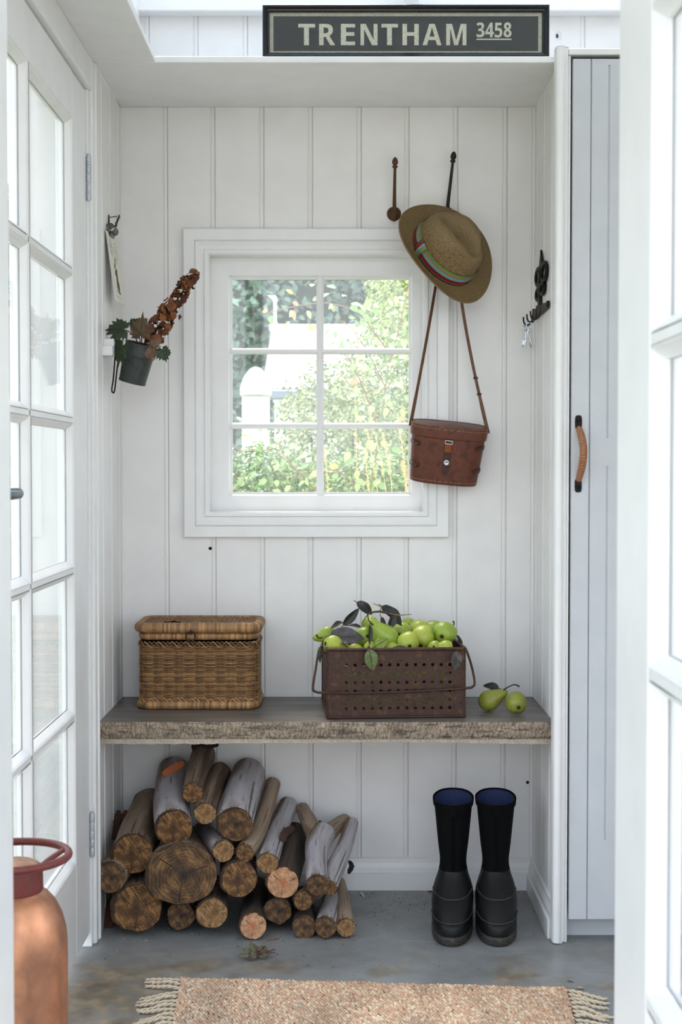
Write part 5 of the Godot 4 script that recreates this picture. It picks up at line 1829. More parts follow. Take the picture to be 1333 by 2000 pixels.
func boots() -> void:
	var rubber := mottled([Color(0.04, 0.042, 0.044), Color(0.075, 0.077, 0.078)], 0.03, Vector3(8, 8, 8), 0.5, 0.02, 201)
	var dusty := mottled([Color(0.09, 0.09, 0.088), Color(0.26, 0.235, 0.20), Color(0.08, 0.08, 0.08)], 0.03, Vector3(7, 7, 7), 0.6, 0.03, 202)
	var neo := mottled([Color(0.018, 0.019, 0.022), Color(0.03, 0.032, 0.037)], 0.08, Vector3(16, 16, 16), 0.9, 0.02, 203)
	neo.metallic_specular = 0.25
	rubber.metallic_specular = 0.4
	var blue := mottled([Color(0.09, 0.13, 0.26), Color(0.11, 0.16, 0.32)], 0.05, Vector3(12, 12, 12), 0.85, 0.02, 204)
	for b in 2:
		var o := thing("rubber_boot", ["left of the two black rubber boots, blue-lined, toe facing out", "right of the two black rubber boots, nearer the alcove's corner"][b], "boot", [Vector3(0.2705, 0, 0.0), Vector3(0.3785, 0, 0.0)][b])
		var piv := Vector3(0, 0, 0.29)
		var turn := Transform3D(Basis(Vector3.UP, deg_to_rad([-6.0, -4.0][b])), Vector3([0.0085, 0.006][b], 0, 0.29)) * Transform3D(Basis(), -piv)
		var sole := MB.new()
		sole.sheet([boot_ring(0.0, 0.33, 0.040, 0.128, 0.09), boot_ring(0.0, 0.33, 0.0465, 0.139, 0.099), boot_ring(0.004, 0.33, 0.0500, 0.145, 0.104), boot_ring(0.017, 0.33, 0.0505, 0.146, 0.105), boot_ring(0.021, 0.33, 0.0485, 0.143, 0.102), boot_ring(0.023, 0.33, 0.045, 0.136, 0.098)], true)
		sole.fan(boot_ring(0.0, 0.33, 0.040, 0.128, 0.09), Vector3.DOWN)
		local_part(o, "sole", sole.mesh(dusty), turn, "dusty black sole")
		var foot := MB.new()
		foot.sheet([boot_ring(0.02, 0.33, 0.047, 0.139, 0.1), boot_ring(0.030, 0.33, 0.0495, 0.141, 0.102), boot_ring(0.042, 0.33, 0.0505, 0.139, 0.102), boot_ring(0.044, 0.33, 0.0485, 0.136, 0.1), boot_ring(0.060, 0.328, 0.0505, 0.126, 0.097), boot_ring(0.078, 0.322, 0.0515, 0.108, 0.09), boot_ring(0.095, 0.315, 0.0495, 0.088, 0.082), boot_ring(0.112, 0.308, 0.0440, 0.070, 0.073), boot_ring(0.128, 0.300, 0.0380, 0.058, 0.064), boot_ring(0.140, 0.295, 0.0352, 0.0535, 0.059), boot_ring(0.143, 0.295, 0.0345, 0.0525, 0.058)], true)
		local_part(o, "foot", foot.mesh(rubber), turn)
		# raised rubber ridges over instep and toe
		for q in [[0.100, 0.313, 0.0492, 0.0925, 0.1], [0.058, 0.329, 0.0512, 0.1345, 0.1]]:
			var rd := MB.new()
			var path := PackedVector3Array()
			for k in range(22, 39):
				path.append(boot_ring(q[0] + 0.014 * (1.0 if q[0] > 0.09 else 0.4), q[1], q[2] + 0.0005, q[3] + 0.0006, 0.08, 0.022 if q[0] > 0.09 else 0.012)[k % 40])
			rd.rod(path, 0.0017, 6)
			local_part(o, "ridge", rd.mesh(dusty), turn)
		var shaft := MB.new()
		var rows := []
		for q in [[0.138, 0.295, 0.0348, 0.053, 0.058], [0.155, 0.291, 0.0328, 0.049, 0.054], [0.17, 0.289, 0.0332, 0.048, 0.053], [0.20, 0.287, 0.0372, 0.0485, 0.053], [0.24, 0.286, 0.0412, 0.050, 0.053], [0.28, 0.285, 0.0450, 0.0515, 0.054], [0.312, 0.285, 0.0482, 0.053, 0.055]]:
			rows.append(boot_ring(q[0], q[1], q[2], q[3], q[4], 0.010 * smoothstep(0.2, 0.31, q[0]), 2.2))
		shaft.sheet(rows, true)
		local_part(o, "shaft", shaft.mesh(neo), turn)
		var cuff := MB.new()
		cuff.sheet([boot_ring(0.300, 0.285, 0.0480, 0.0535, 0.0555, 0.010, 2.2), boot_ring(0.301, 0.285, 0.0500, 0.0552, 0.0572, 0.010, 2.2), boot_ring(0.3135, 0.285, 0.0512, 0.0560, 0.0582, 0.010, 2.2), boot_ring(0.3155, 0.285, 0.0490, 0.0540, 0.056, 0.010, 2.2), boot_ring(0.310, 0.285, 0.0462, 0.0512, 0.053, 0.010, 2.2)], true)
		local_part(o, "cuff", cuff.mesh(neo), turn)
		var lin_ := MB.new()
		lin_.sheet([boot_ring(0.311, 0.285, 0.0464, 0.0513, 0.053, 0.010, 2.2), boot_ring(0.27, 0.286, 0.0425, 0.049, 0.051, 0.01, 2.2), boot_ring(0.18, 0.288, 0.034, 0.045, 0.048, 0.0, 2.2), boot_ring(0.12, 0.29, 0.03, 0.045, 0.045), boot_ring(0.10, 0.29, 0.006, 0.01, 0.01)], true)
		local_part(o, "lining", lin_.mesh(blue), turn, "blue fabric lining")
		var seam := MB.new()
		var sp := PackedVector3Array()
		for q in [[0.145, 0.295, 0.0535], [0.17, 0.289, 0.0495], [0.22, 0.2865, 0.0510], [0.27, 0.285, 0.0530], [0.297, 0.285, 0.0545]]:
			sp.append(Vector3(0.0, q[0] - 0.010 * smoothstep(0.2, 0.31, q[0]), q[1] + q[2]))
		seam.tube(sp, radii(5, [0.0035, 0.0035]), 6, true, 0.35)
		local_part(o, "front_seam", seam.mesh(neo), turn)
		var tab := MB.new()
		tab.box(Vector3(-0.009, 0.278, 0.339), Vector3(0.009, 0.303, 0.3425), 0.001)
		local_part(o, "pull_tab", tab.mesh(neo), turn)


# ------------------------------------------------------------------ hat on its hook
func hook(label: String, plate: Vector3, tip: Vector3, mat: Material, lean: float) -> void:
	var o := thing("coat_hook", label, "hook", plate)
	var pl := MB.new()
	pl.t = Transform3D(Basis(Vector3.RIGHT, PI / 2), plate)
	pl.lathe(PackedVector2Array([Vector2(0, 0), Vector2(0.0185, 0.0), Vector2(0.019, 0.003), Vector2(0.015, 0.005), Vector2(0.010, 0.0058), Vector2(0.006, 0.008), Vector2(0, 0.009)]), 24)
	part(o, "rosette", pl, mat, "round wall plate")
	var arm := MB.new()
	var path := curve([plate + Vector3(0, -0.003, 0.004), plate + Vector3(0.0, -0.016, 0.014), plate + Vector3(0, -0.012, 0.026), plate + Vector3(lean * 0.15, 0.018, 0.030), plate.lerp(tip, 0.5) + Vector3(lean * 0.1, 0, 0.008), tip + Vector3(0, -0.014, 0)], 8)
	arm.tube(path, radii(path.size(), [0.0055, 0.0062, 0.0056, 0.0048, 0.0042, 0.0036]), 10)
	part(o, "arm", arm, mat)
	var kn := MB.new()
	var up := (path[-1] - path[-3]).normalized()
	kn.t = look(up, Vector3.BACK, path[-1])
	kn.lathe(PackedVector2Array([Vector2(0, -0.003), Vector2(0.0042, -0.002), Vector2(0.0072, 0.001), Vector2(0.0074, 0.0035), Vector2(0.0045, 0.006), Vector2(0.0062, 0.0085), Vector2(0.0080, 0.012), Vector2(0.0074, 0.018), Vector2(0.005, 0.0235), Vector2(0.0022, 0.0265), Vector2(0, 0.027)]), 14)
	part(o, "acorn_tip", kn, mat, "acorn-shaped tip")


func hat_and_hooks() -> void:
	hook("rusty iron coat hook left of the straw hat, empty", Vector3(0.1407, 1.8067, 0.0000), Vector3(0.1416, 1.9335, 0.0450), M.rusty_iron, 0.0)
	hook("dark iron coat hook rising behind the straw hat", Vector3(0.2808, 1.8067, 0.0000), Vector3(0.2929, 1.9471, 0.0500), M.dark_iron, 0.006)
	var mid: Vector3 = Vector3(0.2631, 1.6821, 0.1180)
	var axis := Vector3(0.44, 0.42, 0.79).normalized()
	var long := Vector3(0.62, -0.80, 0.05)
	var xf := look(axis, long, mid)
	var weave := noise(0.03, 221, 3)
	var tex := picture(256, 256, func(x: int, y: int) -> Color:
		var a := (x / 8) % 2
		var b := (y / 8) % 2
		var fx := absf(fposmod(x, 8.0) - 3.5) / 4.0
		var fy := absf(fposmod(y, 8.0) - 3.5) / 4.0
		var k := 1.0 - 0.45 * (fx * fx if (a + b) % 2 == 0 else fy * fy) - 0.25 * (fy * fy * fy if (a + b) % 2 == 0 else fx * fx * fx)
		k *= 0.92 + 0.25 * weave.get_noise_2d(x * 2.0, y * 2.0)
		return Color(0.62 * k, 0.51 * k, 0.325 * k))
	var straw := plain(Color.WHITE, 0.6)
	straw.albedo_texture = tex
	straw.heightmap_enabled = true
	straw.heightmap_texture = tex
	straw.heightmap_scale = 0.08
	straw.uv1_scale = Vector3(5.0, 1.7, 1)
	var o := thing("straw_hat", "brown woven straw trilby with a striped ribbon, hanging on hook", "hat", mid)
	var rows := []
	# [half width, half length, height, share of side curl]
	var spec := []
	for k in 7:
		var f := k / 6.0
		spec.append([lerpf(0.128, 0.0805, f), lerpf(0.1465, 0.0985, f), 0.0, pow(1.0 - f, 1.6)])
	for q in [[0.0785, 0.0965, 0.004], [0.0765, 0.0945, 0.02], [0.0745, 0.092, 0.045], [0.071, 0.088, 0.068], [0.066, 0.082, 0.086], [0.059, 0.074, 0.098], [0.050, 0.063, 0.105], [0.040, 0.050, 0.107], [0.030, 0.038, 0.107], [0.021, 0.027, 0.107], [0.012, 0.016, 0.107], [0.005, 0.006, 0.107], [0.0003, 0.0004, 0.107]]:
		spec.append([q[0], q[1], q[2], 0.0])
	for q in spec:
		rows.append(hat_ring(q[0], q[1], q[2], q[3]))
	var brim := MB.new()
	brim.sheet(rows.slice(0, 8), true)
	local_part(o, "brim", brim.mesh(straw), Transform3D(xf.basis, Vector3.ZERO))
	var crown := MB.new()
	crown.sheet(rows.slice(7), true)
	local_part(o, "crown", crown.mesh(straw), Transform3D(xf.basis, Vector3.ZERO))
	var bind := MB.new()
	bind.loop(rows[0], 0.0017, 6)
	local_part(o, "brim_binding", bind.mesh(plain(Color(0.50, 0.40, 0.26), 0.7)), Transform3D(xf.basis, Vector3.ZERO))
	# striped ribbon
	var bands := [[0.09, Color(0.05, 0.05, 0.05)], [0.14, Color(0.55, 0.50, 0.36)], [0.40, Color(0.48, 0.09, 0.08)], [0.45, Color(0.62, 0.56, 0.40)], [0.60, Color(0.30, 0.62, 0.72)], [0.67, Color(0.62, 0.56, 0.40)], [0.71, Color(0.42, 0.12, 0.09)], [0.76, Color(0.62, 0.56, 0.40)], [1.01, Color(0.42, 0.50, 0.25)]]
	var stripes := picture(8, 128, func(_x: int, y: int) -> Color:
		for q in bands:
			if y / 128.0 < q[0]:
				return q[1]
		return Color.BLACK)
	var rib := plain(Color.WHITE, 0.6)
	rib.albedo_texture = stripes
	rib.texture_repeat = false
	var band := MB.new()
	var br := []
	for k in 4:
		var f := k / 3.0
		br.append(hat_ring(lerpf(0.0806, 0.0766, f), lerpf(0.0986, 0.0942, f), lerpf(0.002, 0.040, f), 0.0))
	band.sheet(br, true)
	var hb := local_part(o, "hatband", band.mesh(rib), Transform3D(xf.basis, Vector3.ZERO), "red, blue and green striped ribbon")
	# flat bow: a loop of the same ribbon across the band on the left
	var bow := MB.new()
	var bw := []
	var a0 := -PI + 0.42
	for k in 9:
		var f := k / 8.0
		var a := a0 - 0.30 * (f - 0.5)
		var row := PackedVector3Array()
		for j in 7:
			var g := j / 6.0
			var r0 := Vector3(cos(a) * (0.0825 - 0.004 * g + 0.004 * sin(PI * g)), 0.001 + 0.042 * g, sin(a) * (0.1005 - 0.004 * g + 0.004 * sin(PI * g)))
			row.append(r0)
		bw.append(row)
	bow.sheet(bw, false, 1.0, 1.0, false)
	local_part(hb, "bow", bow.mesh(rib))


func hat_ring(rx: float, rz: float, y: float, curl: float) -> PackedVector3Array:
	var out := PackedVector3Array()
	for k in 96:
		var a := -TAU * k / 96
		var x := cos(a) * rx
		var z := sin(a) * rz
		var h := y + curl * (0.026 * cos(a) * cos(a) - 0.012 * maxf(sin(a), 0.0) * maxf(sin(a), 0.0) + 0.006)
		if y > 0.03:
			# pinch at the front and crease along the top
			var f := smoothstep(0.03, 0.1, y)
			var fr := smoothstep(0.0, 0.075, z)
			x *= 1.0 - 0.42 * fr * f
			var lenz := smoothstep(-0.085, -0.03, z) * (1.0 - smoothstep(0.055, 0.078, z))
			var cr := exp(-pow(x / 0.021, 2.0))
			h -= f * (0.036 * cr * lenz + 0.012 * smoothstep(-0.02, -0.08, z))
			h += f * 0.004 * fr
		out.append(Vector3(x, h, z))
	return out


# ------------------------------------------------------------------ leather case
func binocular_case() -> void:
	var leather := mottled([Color(0.27, 0.125, 0.075), Color(0.40, 0.20, 0.12), Color(0.33, 0.16, 0.10)], 0.02, Vector3(5, 5, 5), 0.42, 0.02, 231, 0.0, 0.15)
	var dark := mottled([Color(0.19, 0.09, 0.06), Color(0.29, 0.15, 0.10)], 0.03, Vector3(7, 7, 7), 0.4, 0.02, 232)
	var thread := plain(Color(0.72, 0.60, 0.44), 0.8)
	var at: Vector3 = Vector3(0.2845, 1.2449, 0.0750)
	var o := thing("binocular_case", "brown leather box case with a long strap, hanging right of window", "case", at)
	var xf := Transform3D(Basis(Vector3.BACK, deg_to_rad(-5.6)) * Basis(Vector3.RIGHT, deg_to_rad(14.0)), Vector3.ZERO)
	var sec := func(hx: float, hz: float, y: float) -> PackedVector3Array:
		var out := PackedVector3Array()
		for k in 56:
			var a := -TAU * k / 56
			var ca := signf(cos(a)) * pow(absf(cos(a)), 2.0 / 3.2)
			var sa := signf(sin(a)) * pow(absf(sin(a)), 2.0 / 2.5)
			out.append(Vector3(hx * ca, y, hz * sa))
		return out
	var body := MB.new()
	body.sheet([sec.call(0.084, 0.032, -0.1545), sec.call(0.0875, 0.035, -0.1535), sec.call(0.0885, 0.0358, -0.150), sec.call(0.093, 0.037, -0.09), sec.call(0.0965, 0.0378, -0.028), sec.call(0.0965, 0.0378, -0.01)], true)
	body.fan(sec.call(0.084, 0.032, -0.1545), Vector3.DOWN)
	local_part(o, "body", body.mesh(leather), xf)
	var lid := MB.new()
	lid.sheet([sec.call(0.0972, 0.0384, -0.031), sec.call(0.0995, 0.0402, -0.031), sec.call(0.1005, 0.0408, -0.027), sec.call(0.1015, 0.0412, -0.004), sec.call(0.1005, 0.0404, 0.0005), sec.call(0.098, 0.038, 0.0005), sec.call(0.07, 0.026, 0.003), sec.call(0.02, 0.008, 0.004)], true)
	lid.fan(sec.call(0.02, 0.008, 0.004), Vector3.UP)
	local_part(o, "lid", lid.mesh(leather), xf)
	var rim := MB.new()
	rim.loop(sec.call(0.1010, 0.0408, 0.001), 0.0014, 6)
	local_part(o, "lid_rim", rim.mesh(mottled([Color(0.30, 0.16, 0.10), Color(0.58, 0.46, 0.30)], 0.02, Vector3(12, 12, 12), 0.6, 0.0, 233)), xf, "worn pale edge of the lid")
	# stitches
	for q in [[0.1016, 0.0414, -0.006, 0], [0.0892, 0.0364, -0.1455, 1]]:
		var st := MB.new()
		var ring: PackedVector3Array = sec.call(q[0], q[1], q[2])
		var fine := PackedVector3Array()
		for k in 56:
			for e in 3:
				fine.append(ring[k].lerp(ring[(k + 1) % 56], e / 3.0))
		for k in range(0, 168, 2):
			if fine[k].z > -0.01:
				st.rod(pts([fine[k], fine[(k + 1) % 168]]), 0.00055, 5)
		var s := local_part(o, "stitching", st.mesh(thread), xf)
		s.set_meta("kind", "stuff")
	# loops at the sides
	for q in [[-1, -0.05], [-1, -0.108], [1, -0.05], [1, -0.112]]:
		var m := MB.new()
		var hw: float = 0.0965 + 0.0075 * (q[1] + 0.01) / 0.14
		m.tube(curve([Vector3(q[0] * (hw - 0.008), q[1], -0.022), Vector3(q[0] * (hw + 0.0015), q[1], -0.004), Vector3(q[0] * (hw - 0.0005), q[1], 0.016), Vector3(q[0] * (hw - 0.007), q[1], 0.029), Vector3(q[0] * (hw - 0.019), q[1], 0.0362)], 6), radii(25, [0.0055, 0.0055]), 10, true, 0.3, Vector3(q[0], 0, 0.5))
		m.t = Transform3D(Basis(Vector3.RIGHT, PI / 2), Vector3(q[0] * (hw - 0.013), q[1], 0.035))
		m.lathe(PackedVector2Array([Vector2(0, 0), Vector2(0.004, 0), Vector2(0.003, 0.0022), Vector2(0, 0.0028)]), 10)
		local_part(o, "strap_loop", m.mesh(dark), xf)
	# fastening: buckle, tab, stud
	var tab := MB.new()
	var zt := 0.0385
	tab.prism(PackedVector2Array([Vector2(-0.009, -0.062), Vector2(0.009, -0.062), Vector2(0.0095, -0.085), Vector2(0.0095, -0.10), Vector2(0.0055, -0.128), Vector2(-0.0055, -0.128), Vector2(-0.0095, -0.10), Vector2(-0.0095, -0.085)]), zt - 0.003, zt + 0.0015)
	local_part(o, "closing_tab", tab.mesh(dark), xf)
	var tl := MB.new()
	for k in 4:
		tl.rod(pts([Vector3(-0.006 + 0.004 * k, -0.041, zt + 0.002), Vector3(-0.0065 + 0.0042 * k, -0.064, zt + 0.0015)]), 0.0019, 6)
	local_part(o, "webbing", tl.mesh(plain(Color(0.62, 0.33, 0.10), 0.7)), xf, "ochre elastic strip")
	var bk := MB.new()
	var rr := PackedVector3Array()
	for p in rounded_rect(0.0095, 0.0042, 0.002, 3):
		rr.append(Vector3(p.x, p.y, 0))
	bk.t = Transform3D(Basis(), Vector3(0, -0.0375, zt + 0.004))
	bk.loop(rr, 0.0014, 6)
	local_part(o, "buckle", bk.mesh(M.steel), xf, "small steel buckle")
	var sd := MB.new()
	sd.t = Transform3D(Basis(Vector3.RIGHT, PI / 2), Vector3(0, -0.0925, zt + 0.001))
	sd.lathe(PackedVector2Array([Vector2(0, 0), Vector2(0.0078, 0.0), Vector2(0.0078, 0.0018), Vector2(0.006, 0.0032), Vector2(0.0035, 0.0022), Vector2(0.003, 0.0012), Vector2(0, 0.001)]), 20)
	local_part(o, "stud", sd.mesh(M.steel), xf, "round steel stud")
	# strap over the hook
	var strap := MB.new()
	var hookp: Vector3 = Vector3(0.2846, 1.7934, 0.0220)
	for s in [-1, 1]:
		var a: Vector3 = xf * Vector3(s * 0.1025, -0.012, 0.0) + at
		var rows := []
		for i in 25:
			var f := i / 24.0
			var p := a.lerp(hookp + Vector3(s * 0.006, 0, 0), f) + Vector3(-s * 0.010 * sin(PI * f) * (1.0 if s > 0 else 0.4), 0, -0.010 * sin(PI * f))
			var w := 0.0042 if f > 0.15 else 0.005
			var side := Vector3(0.9, 0.12 * s, 0.42 * s).normalized()
			rows.append(pts([p - side * w, p - side * w + Vector3(0, 0, 0.0018), p + side * w + Vector3(0, 0, 0.0018), p + side * w]))
		strap.sheet(rows, true)
	strap.tube(curve([hookp + Vector3(-0.006, -0.004, 0), hookp + Vector3(-0.004, 0.004, 0.004), hookp + Vector3(0.004, 0.004, 0.004), hookp + Vector3(0.006, -0.004, 0)], 4), radii(13, [0.004, 0.004]), 6)
	var sm := part(o, "strap", strap, mottled([Color(0.30, 0.18, 0.10), Color(0.46, 0.29, 0.17)], 0.03, Vector3(6, 6, 6), 0.5, 0.0, 235))
	sm.set_meta("label", "long narrow brown leather strap")
	for q in [0.18, 0.255]:
		var a: Vector3 = xf * Vector3(0.1025, -0.012, 0.0) + at
		var p := a.lerp(hookp + Vector3(0.006, 0, 0), q) + Vector3(-0.010 * sin(PI * q), 0, -0.010 * sin(PI * q))
		var kp := MB.new()
		kp.box(p + Vector3(-0.0062, -0.003, -0.004), p + Vector3(0.0062, 0.003, 0.005), 0.0015)
		part(o, "strap_keeper", kp, dark)


# ------------------------------------------------------------------ framed sign
func text_part(parent: Node3D, called: String, words: String, x0: float, x1: float, y0: float, y1: float, z: float, weight: int, mat: Material, label: String) -> void:
	var f := SystemFont.new()
	f.font_names = PackedStringArray(["Droid Sans"])
	f.font_weight = weight
	var tm := TextMesh.new()
	tm.text = words
	tm.font = f
	tm.font_size = 64
	tm.pixel_size = 0.001
	tm.depth = 0.02
	tm.curve_step = 1.0
	tm.material = mat
	var bb := tm.get_aabb()
	var sx := (x1 - x0) / bb.size.x
	var sy := (y1 - y0) / bb.size.y
	var o := local_part(parent, called, tm, Transform3D(), label)
	o.scale = Vector3(sx, sy, 0.03)
	o.position = Vector3(x0 - bb.position.x * sx, y0 - bb.position.y * sy, z - bb.position.z * 0.03) - offset_of(parent)


func sign_board() -> void:
	var at := Vector3(0.154, 2.1037, 0.395)
	var o := thing("framed_sign", "long black-framed sign with silver town lettering standing on the shelf", "sign", at)
	var x0 := -0.169
	var x1 := 0.4765
	var y0 := 2.1155
	var y1 := 2.2105
	var navy := plain(Color(0.03, 0.06, 0.085), 0.2)
	var fr := MB.new()
	fr.frame(x0, x1, y0, y1, PackedVector2Array([Vector2(0.0, 0.392), Vector2(0.0, 0.399), Vector2(0.003, 0.4015), Vector2(0.006, 0.4025), Vector2(0.010, 0.407), Vector2(0.0145, 0.407), Vector2(0.0165, 0.4045), Vector2(0.0165, 0.388)]))
	fr.quad(Vector3(x1 + 0.0165, y0 - 0.0118, 0.388), Vector3(x0 - 0.0165, y0 - 0.0118, 0.388), Vector3(x0 - 0.0165, y1 + 0.0165, 0.388), Vector3(x1 + 0.0165, y1 + 0.0165, 0.388))
	for k in fr.v.size():
		fr.v[k].y = maxf(fr.v[k].y, 2.1038)
	part(o, "frame", fr, navy)
	var mt := MB.new()
	mt.box(Vector3(x0 - 0.002, y0 - 0.002, 0.389), Vector3(x1 + 0.002, y1 + 0.002, 0.394))
	part(o, "mount", mt, mottled([Color(0.62, 0.62, 0.55), Color(0.72, 0.71, 0.64)], 0.04, Vector3(9, 9, 9), 0.7, 0.0, 241), "cream mount border")
	var pn := MB.new()
	pn.box(Vector3(x0 + 0.0085, y0 + 0.005, 0.394), Vector3(x1 - 0.0085, y1 - 0.008, 0.3943))
	part(o, "print_panel", pn, mottled([Color(0.085, 0.11, 0.13), Color(0.11, 0.135, 0.155)], 0.05, Vector3(9, 3, 9), 0.6, 0.0, 242), "dark slate panel")
	var silver := mottled([Color(0.62, 0.62, 0.55), Color(0.78, 0.77, 0.70), Color(0.70, 0.70, 0.63)], 0.06, Vector3(10, 10, 10), 0.5, 0.0, 243)
	var spans := [[177, 248], [265, 333], [357, 417], [440, 512], [528, 598], [617, 686], [702, 782], [802, 887]]
	for k in 8:
		text_part(o, "letter", "TRENTHAM"[k], -0.1015 + (spans[k][0] - 177) * 0.000562, -0.1015 + (spans[k][1] - 177) * 0.000562, 2.1345, 2.1845, 0.3943, 700, silver, "")
	text_part(o, "numerals", "3458", 0.3215, 0.4045, 2.1525, 2.1880, 0.3943, 700, silver, "smaller silver numerals")
	var ul := MB.new()
	ul.box(Vector3(0.3215, 2.1468, 0.3943), Vector3(0.4045, 2.1498, 0.3949))
	part(o, "underline", ul, silver)
	var gl := MB.new()
	gl.box(Vector3(x0 - 0.001, y0 - 0.001, 0.3962), Vector3(x1 + 0.001, y1 + 0.001, 0.3978), 0.0003)
	var sg := glass(0.01)
	sg.metallic_specular = 0.3
	part(o, "glass", gl, sg)


# ------------------------------------------------------------------ things on the left wall
# tips are [angle from +y in degrees, length]; the leaf lies in x-y, upper side +z
func lobed(tips: Array, valley: float, cup: float, seed_: int) -> MB:
	var r := RandomNumberGenerator.new()
	r.seed = seed_
	var ring := PackedVector3Array()
	var n := tips.size()
	for i in n:
		var a0: float = deg_to_rad(tips[i][0])
		var a1: float = deg_to_rad(tips[(i + 1) % n][0])
		if a1 < a0:
			a1 += TAU
		var l0: float = tips[i][1]
		var l1: float = tips[(i + 1) % n][1]
		var pts_ := [[0.0, l0], [0.11, l0 * 0.80], [0.19, l0 * 0.80], [0.34, lerpf(l0, l1, 0.4) * (valley + 0.12)], [0.5, minf(l0, l1) * valley], [0.66, lerpf(l0, l1, 0.6) * (valley + 0.12)], [0.81, l1 * 0.80], [0.89, l1 * 0.80]]
		if a1 - a0 > 1.6:
			pts_ = [[0.0, l0], [0.3, l0 * 0.5], [0.5, 0.05 * l0], [0.7, l1 * 0.5]]
		for q in pts_:
			var a: float = lerpf(a0, a1, q[0])
			var l: float = q[1] * (1.0 + 0.05 * r.randfn())
			ring.append(Vector3(sin(a) * l, cos(a) * l, 0.0))
	var rows := []
	for f in [0.02, 0.35, 0.7, 1.0]:
		var row := PackedVector3Array()
		for p in ring:
			var d: Vector3 = p * f
			var ripple: float = 0.07 * p.length() * f * sin(p.x * 170.0 + seed_) * cos(p.y * 140.0)
			row.append(Vector3(d.x, d.y, -cup * d.length_squared() + ripple))
		rows.append(row)
	var mb := MB.new()
	mb.sheet(rows, true)
	for i in n:
		var a: float = deg_to_rad(tips[i][0])
		var vein := PackedVector3Array()
		for k in 5:
			var d := Vector3(sin(a), cos(a), 0) * float(tips[i][1]) * 0.9 * k / 4.0
			vein.append(d + Vector3(0, 0, -cup * d.length_squared() + 0.0004))
		mb.tube(vein, radii(5, [0.0011, 0.0003]), 5, false)
	return mb


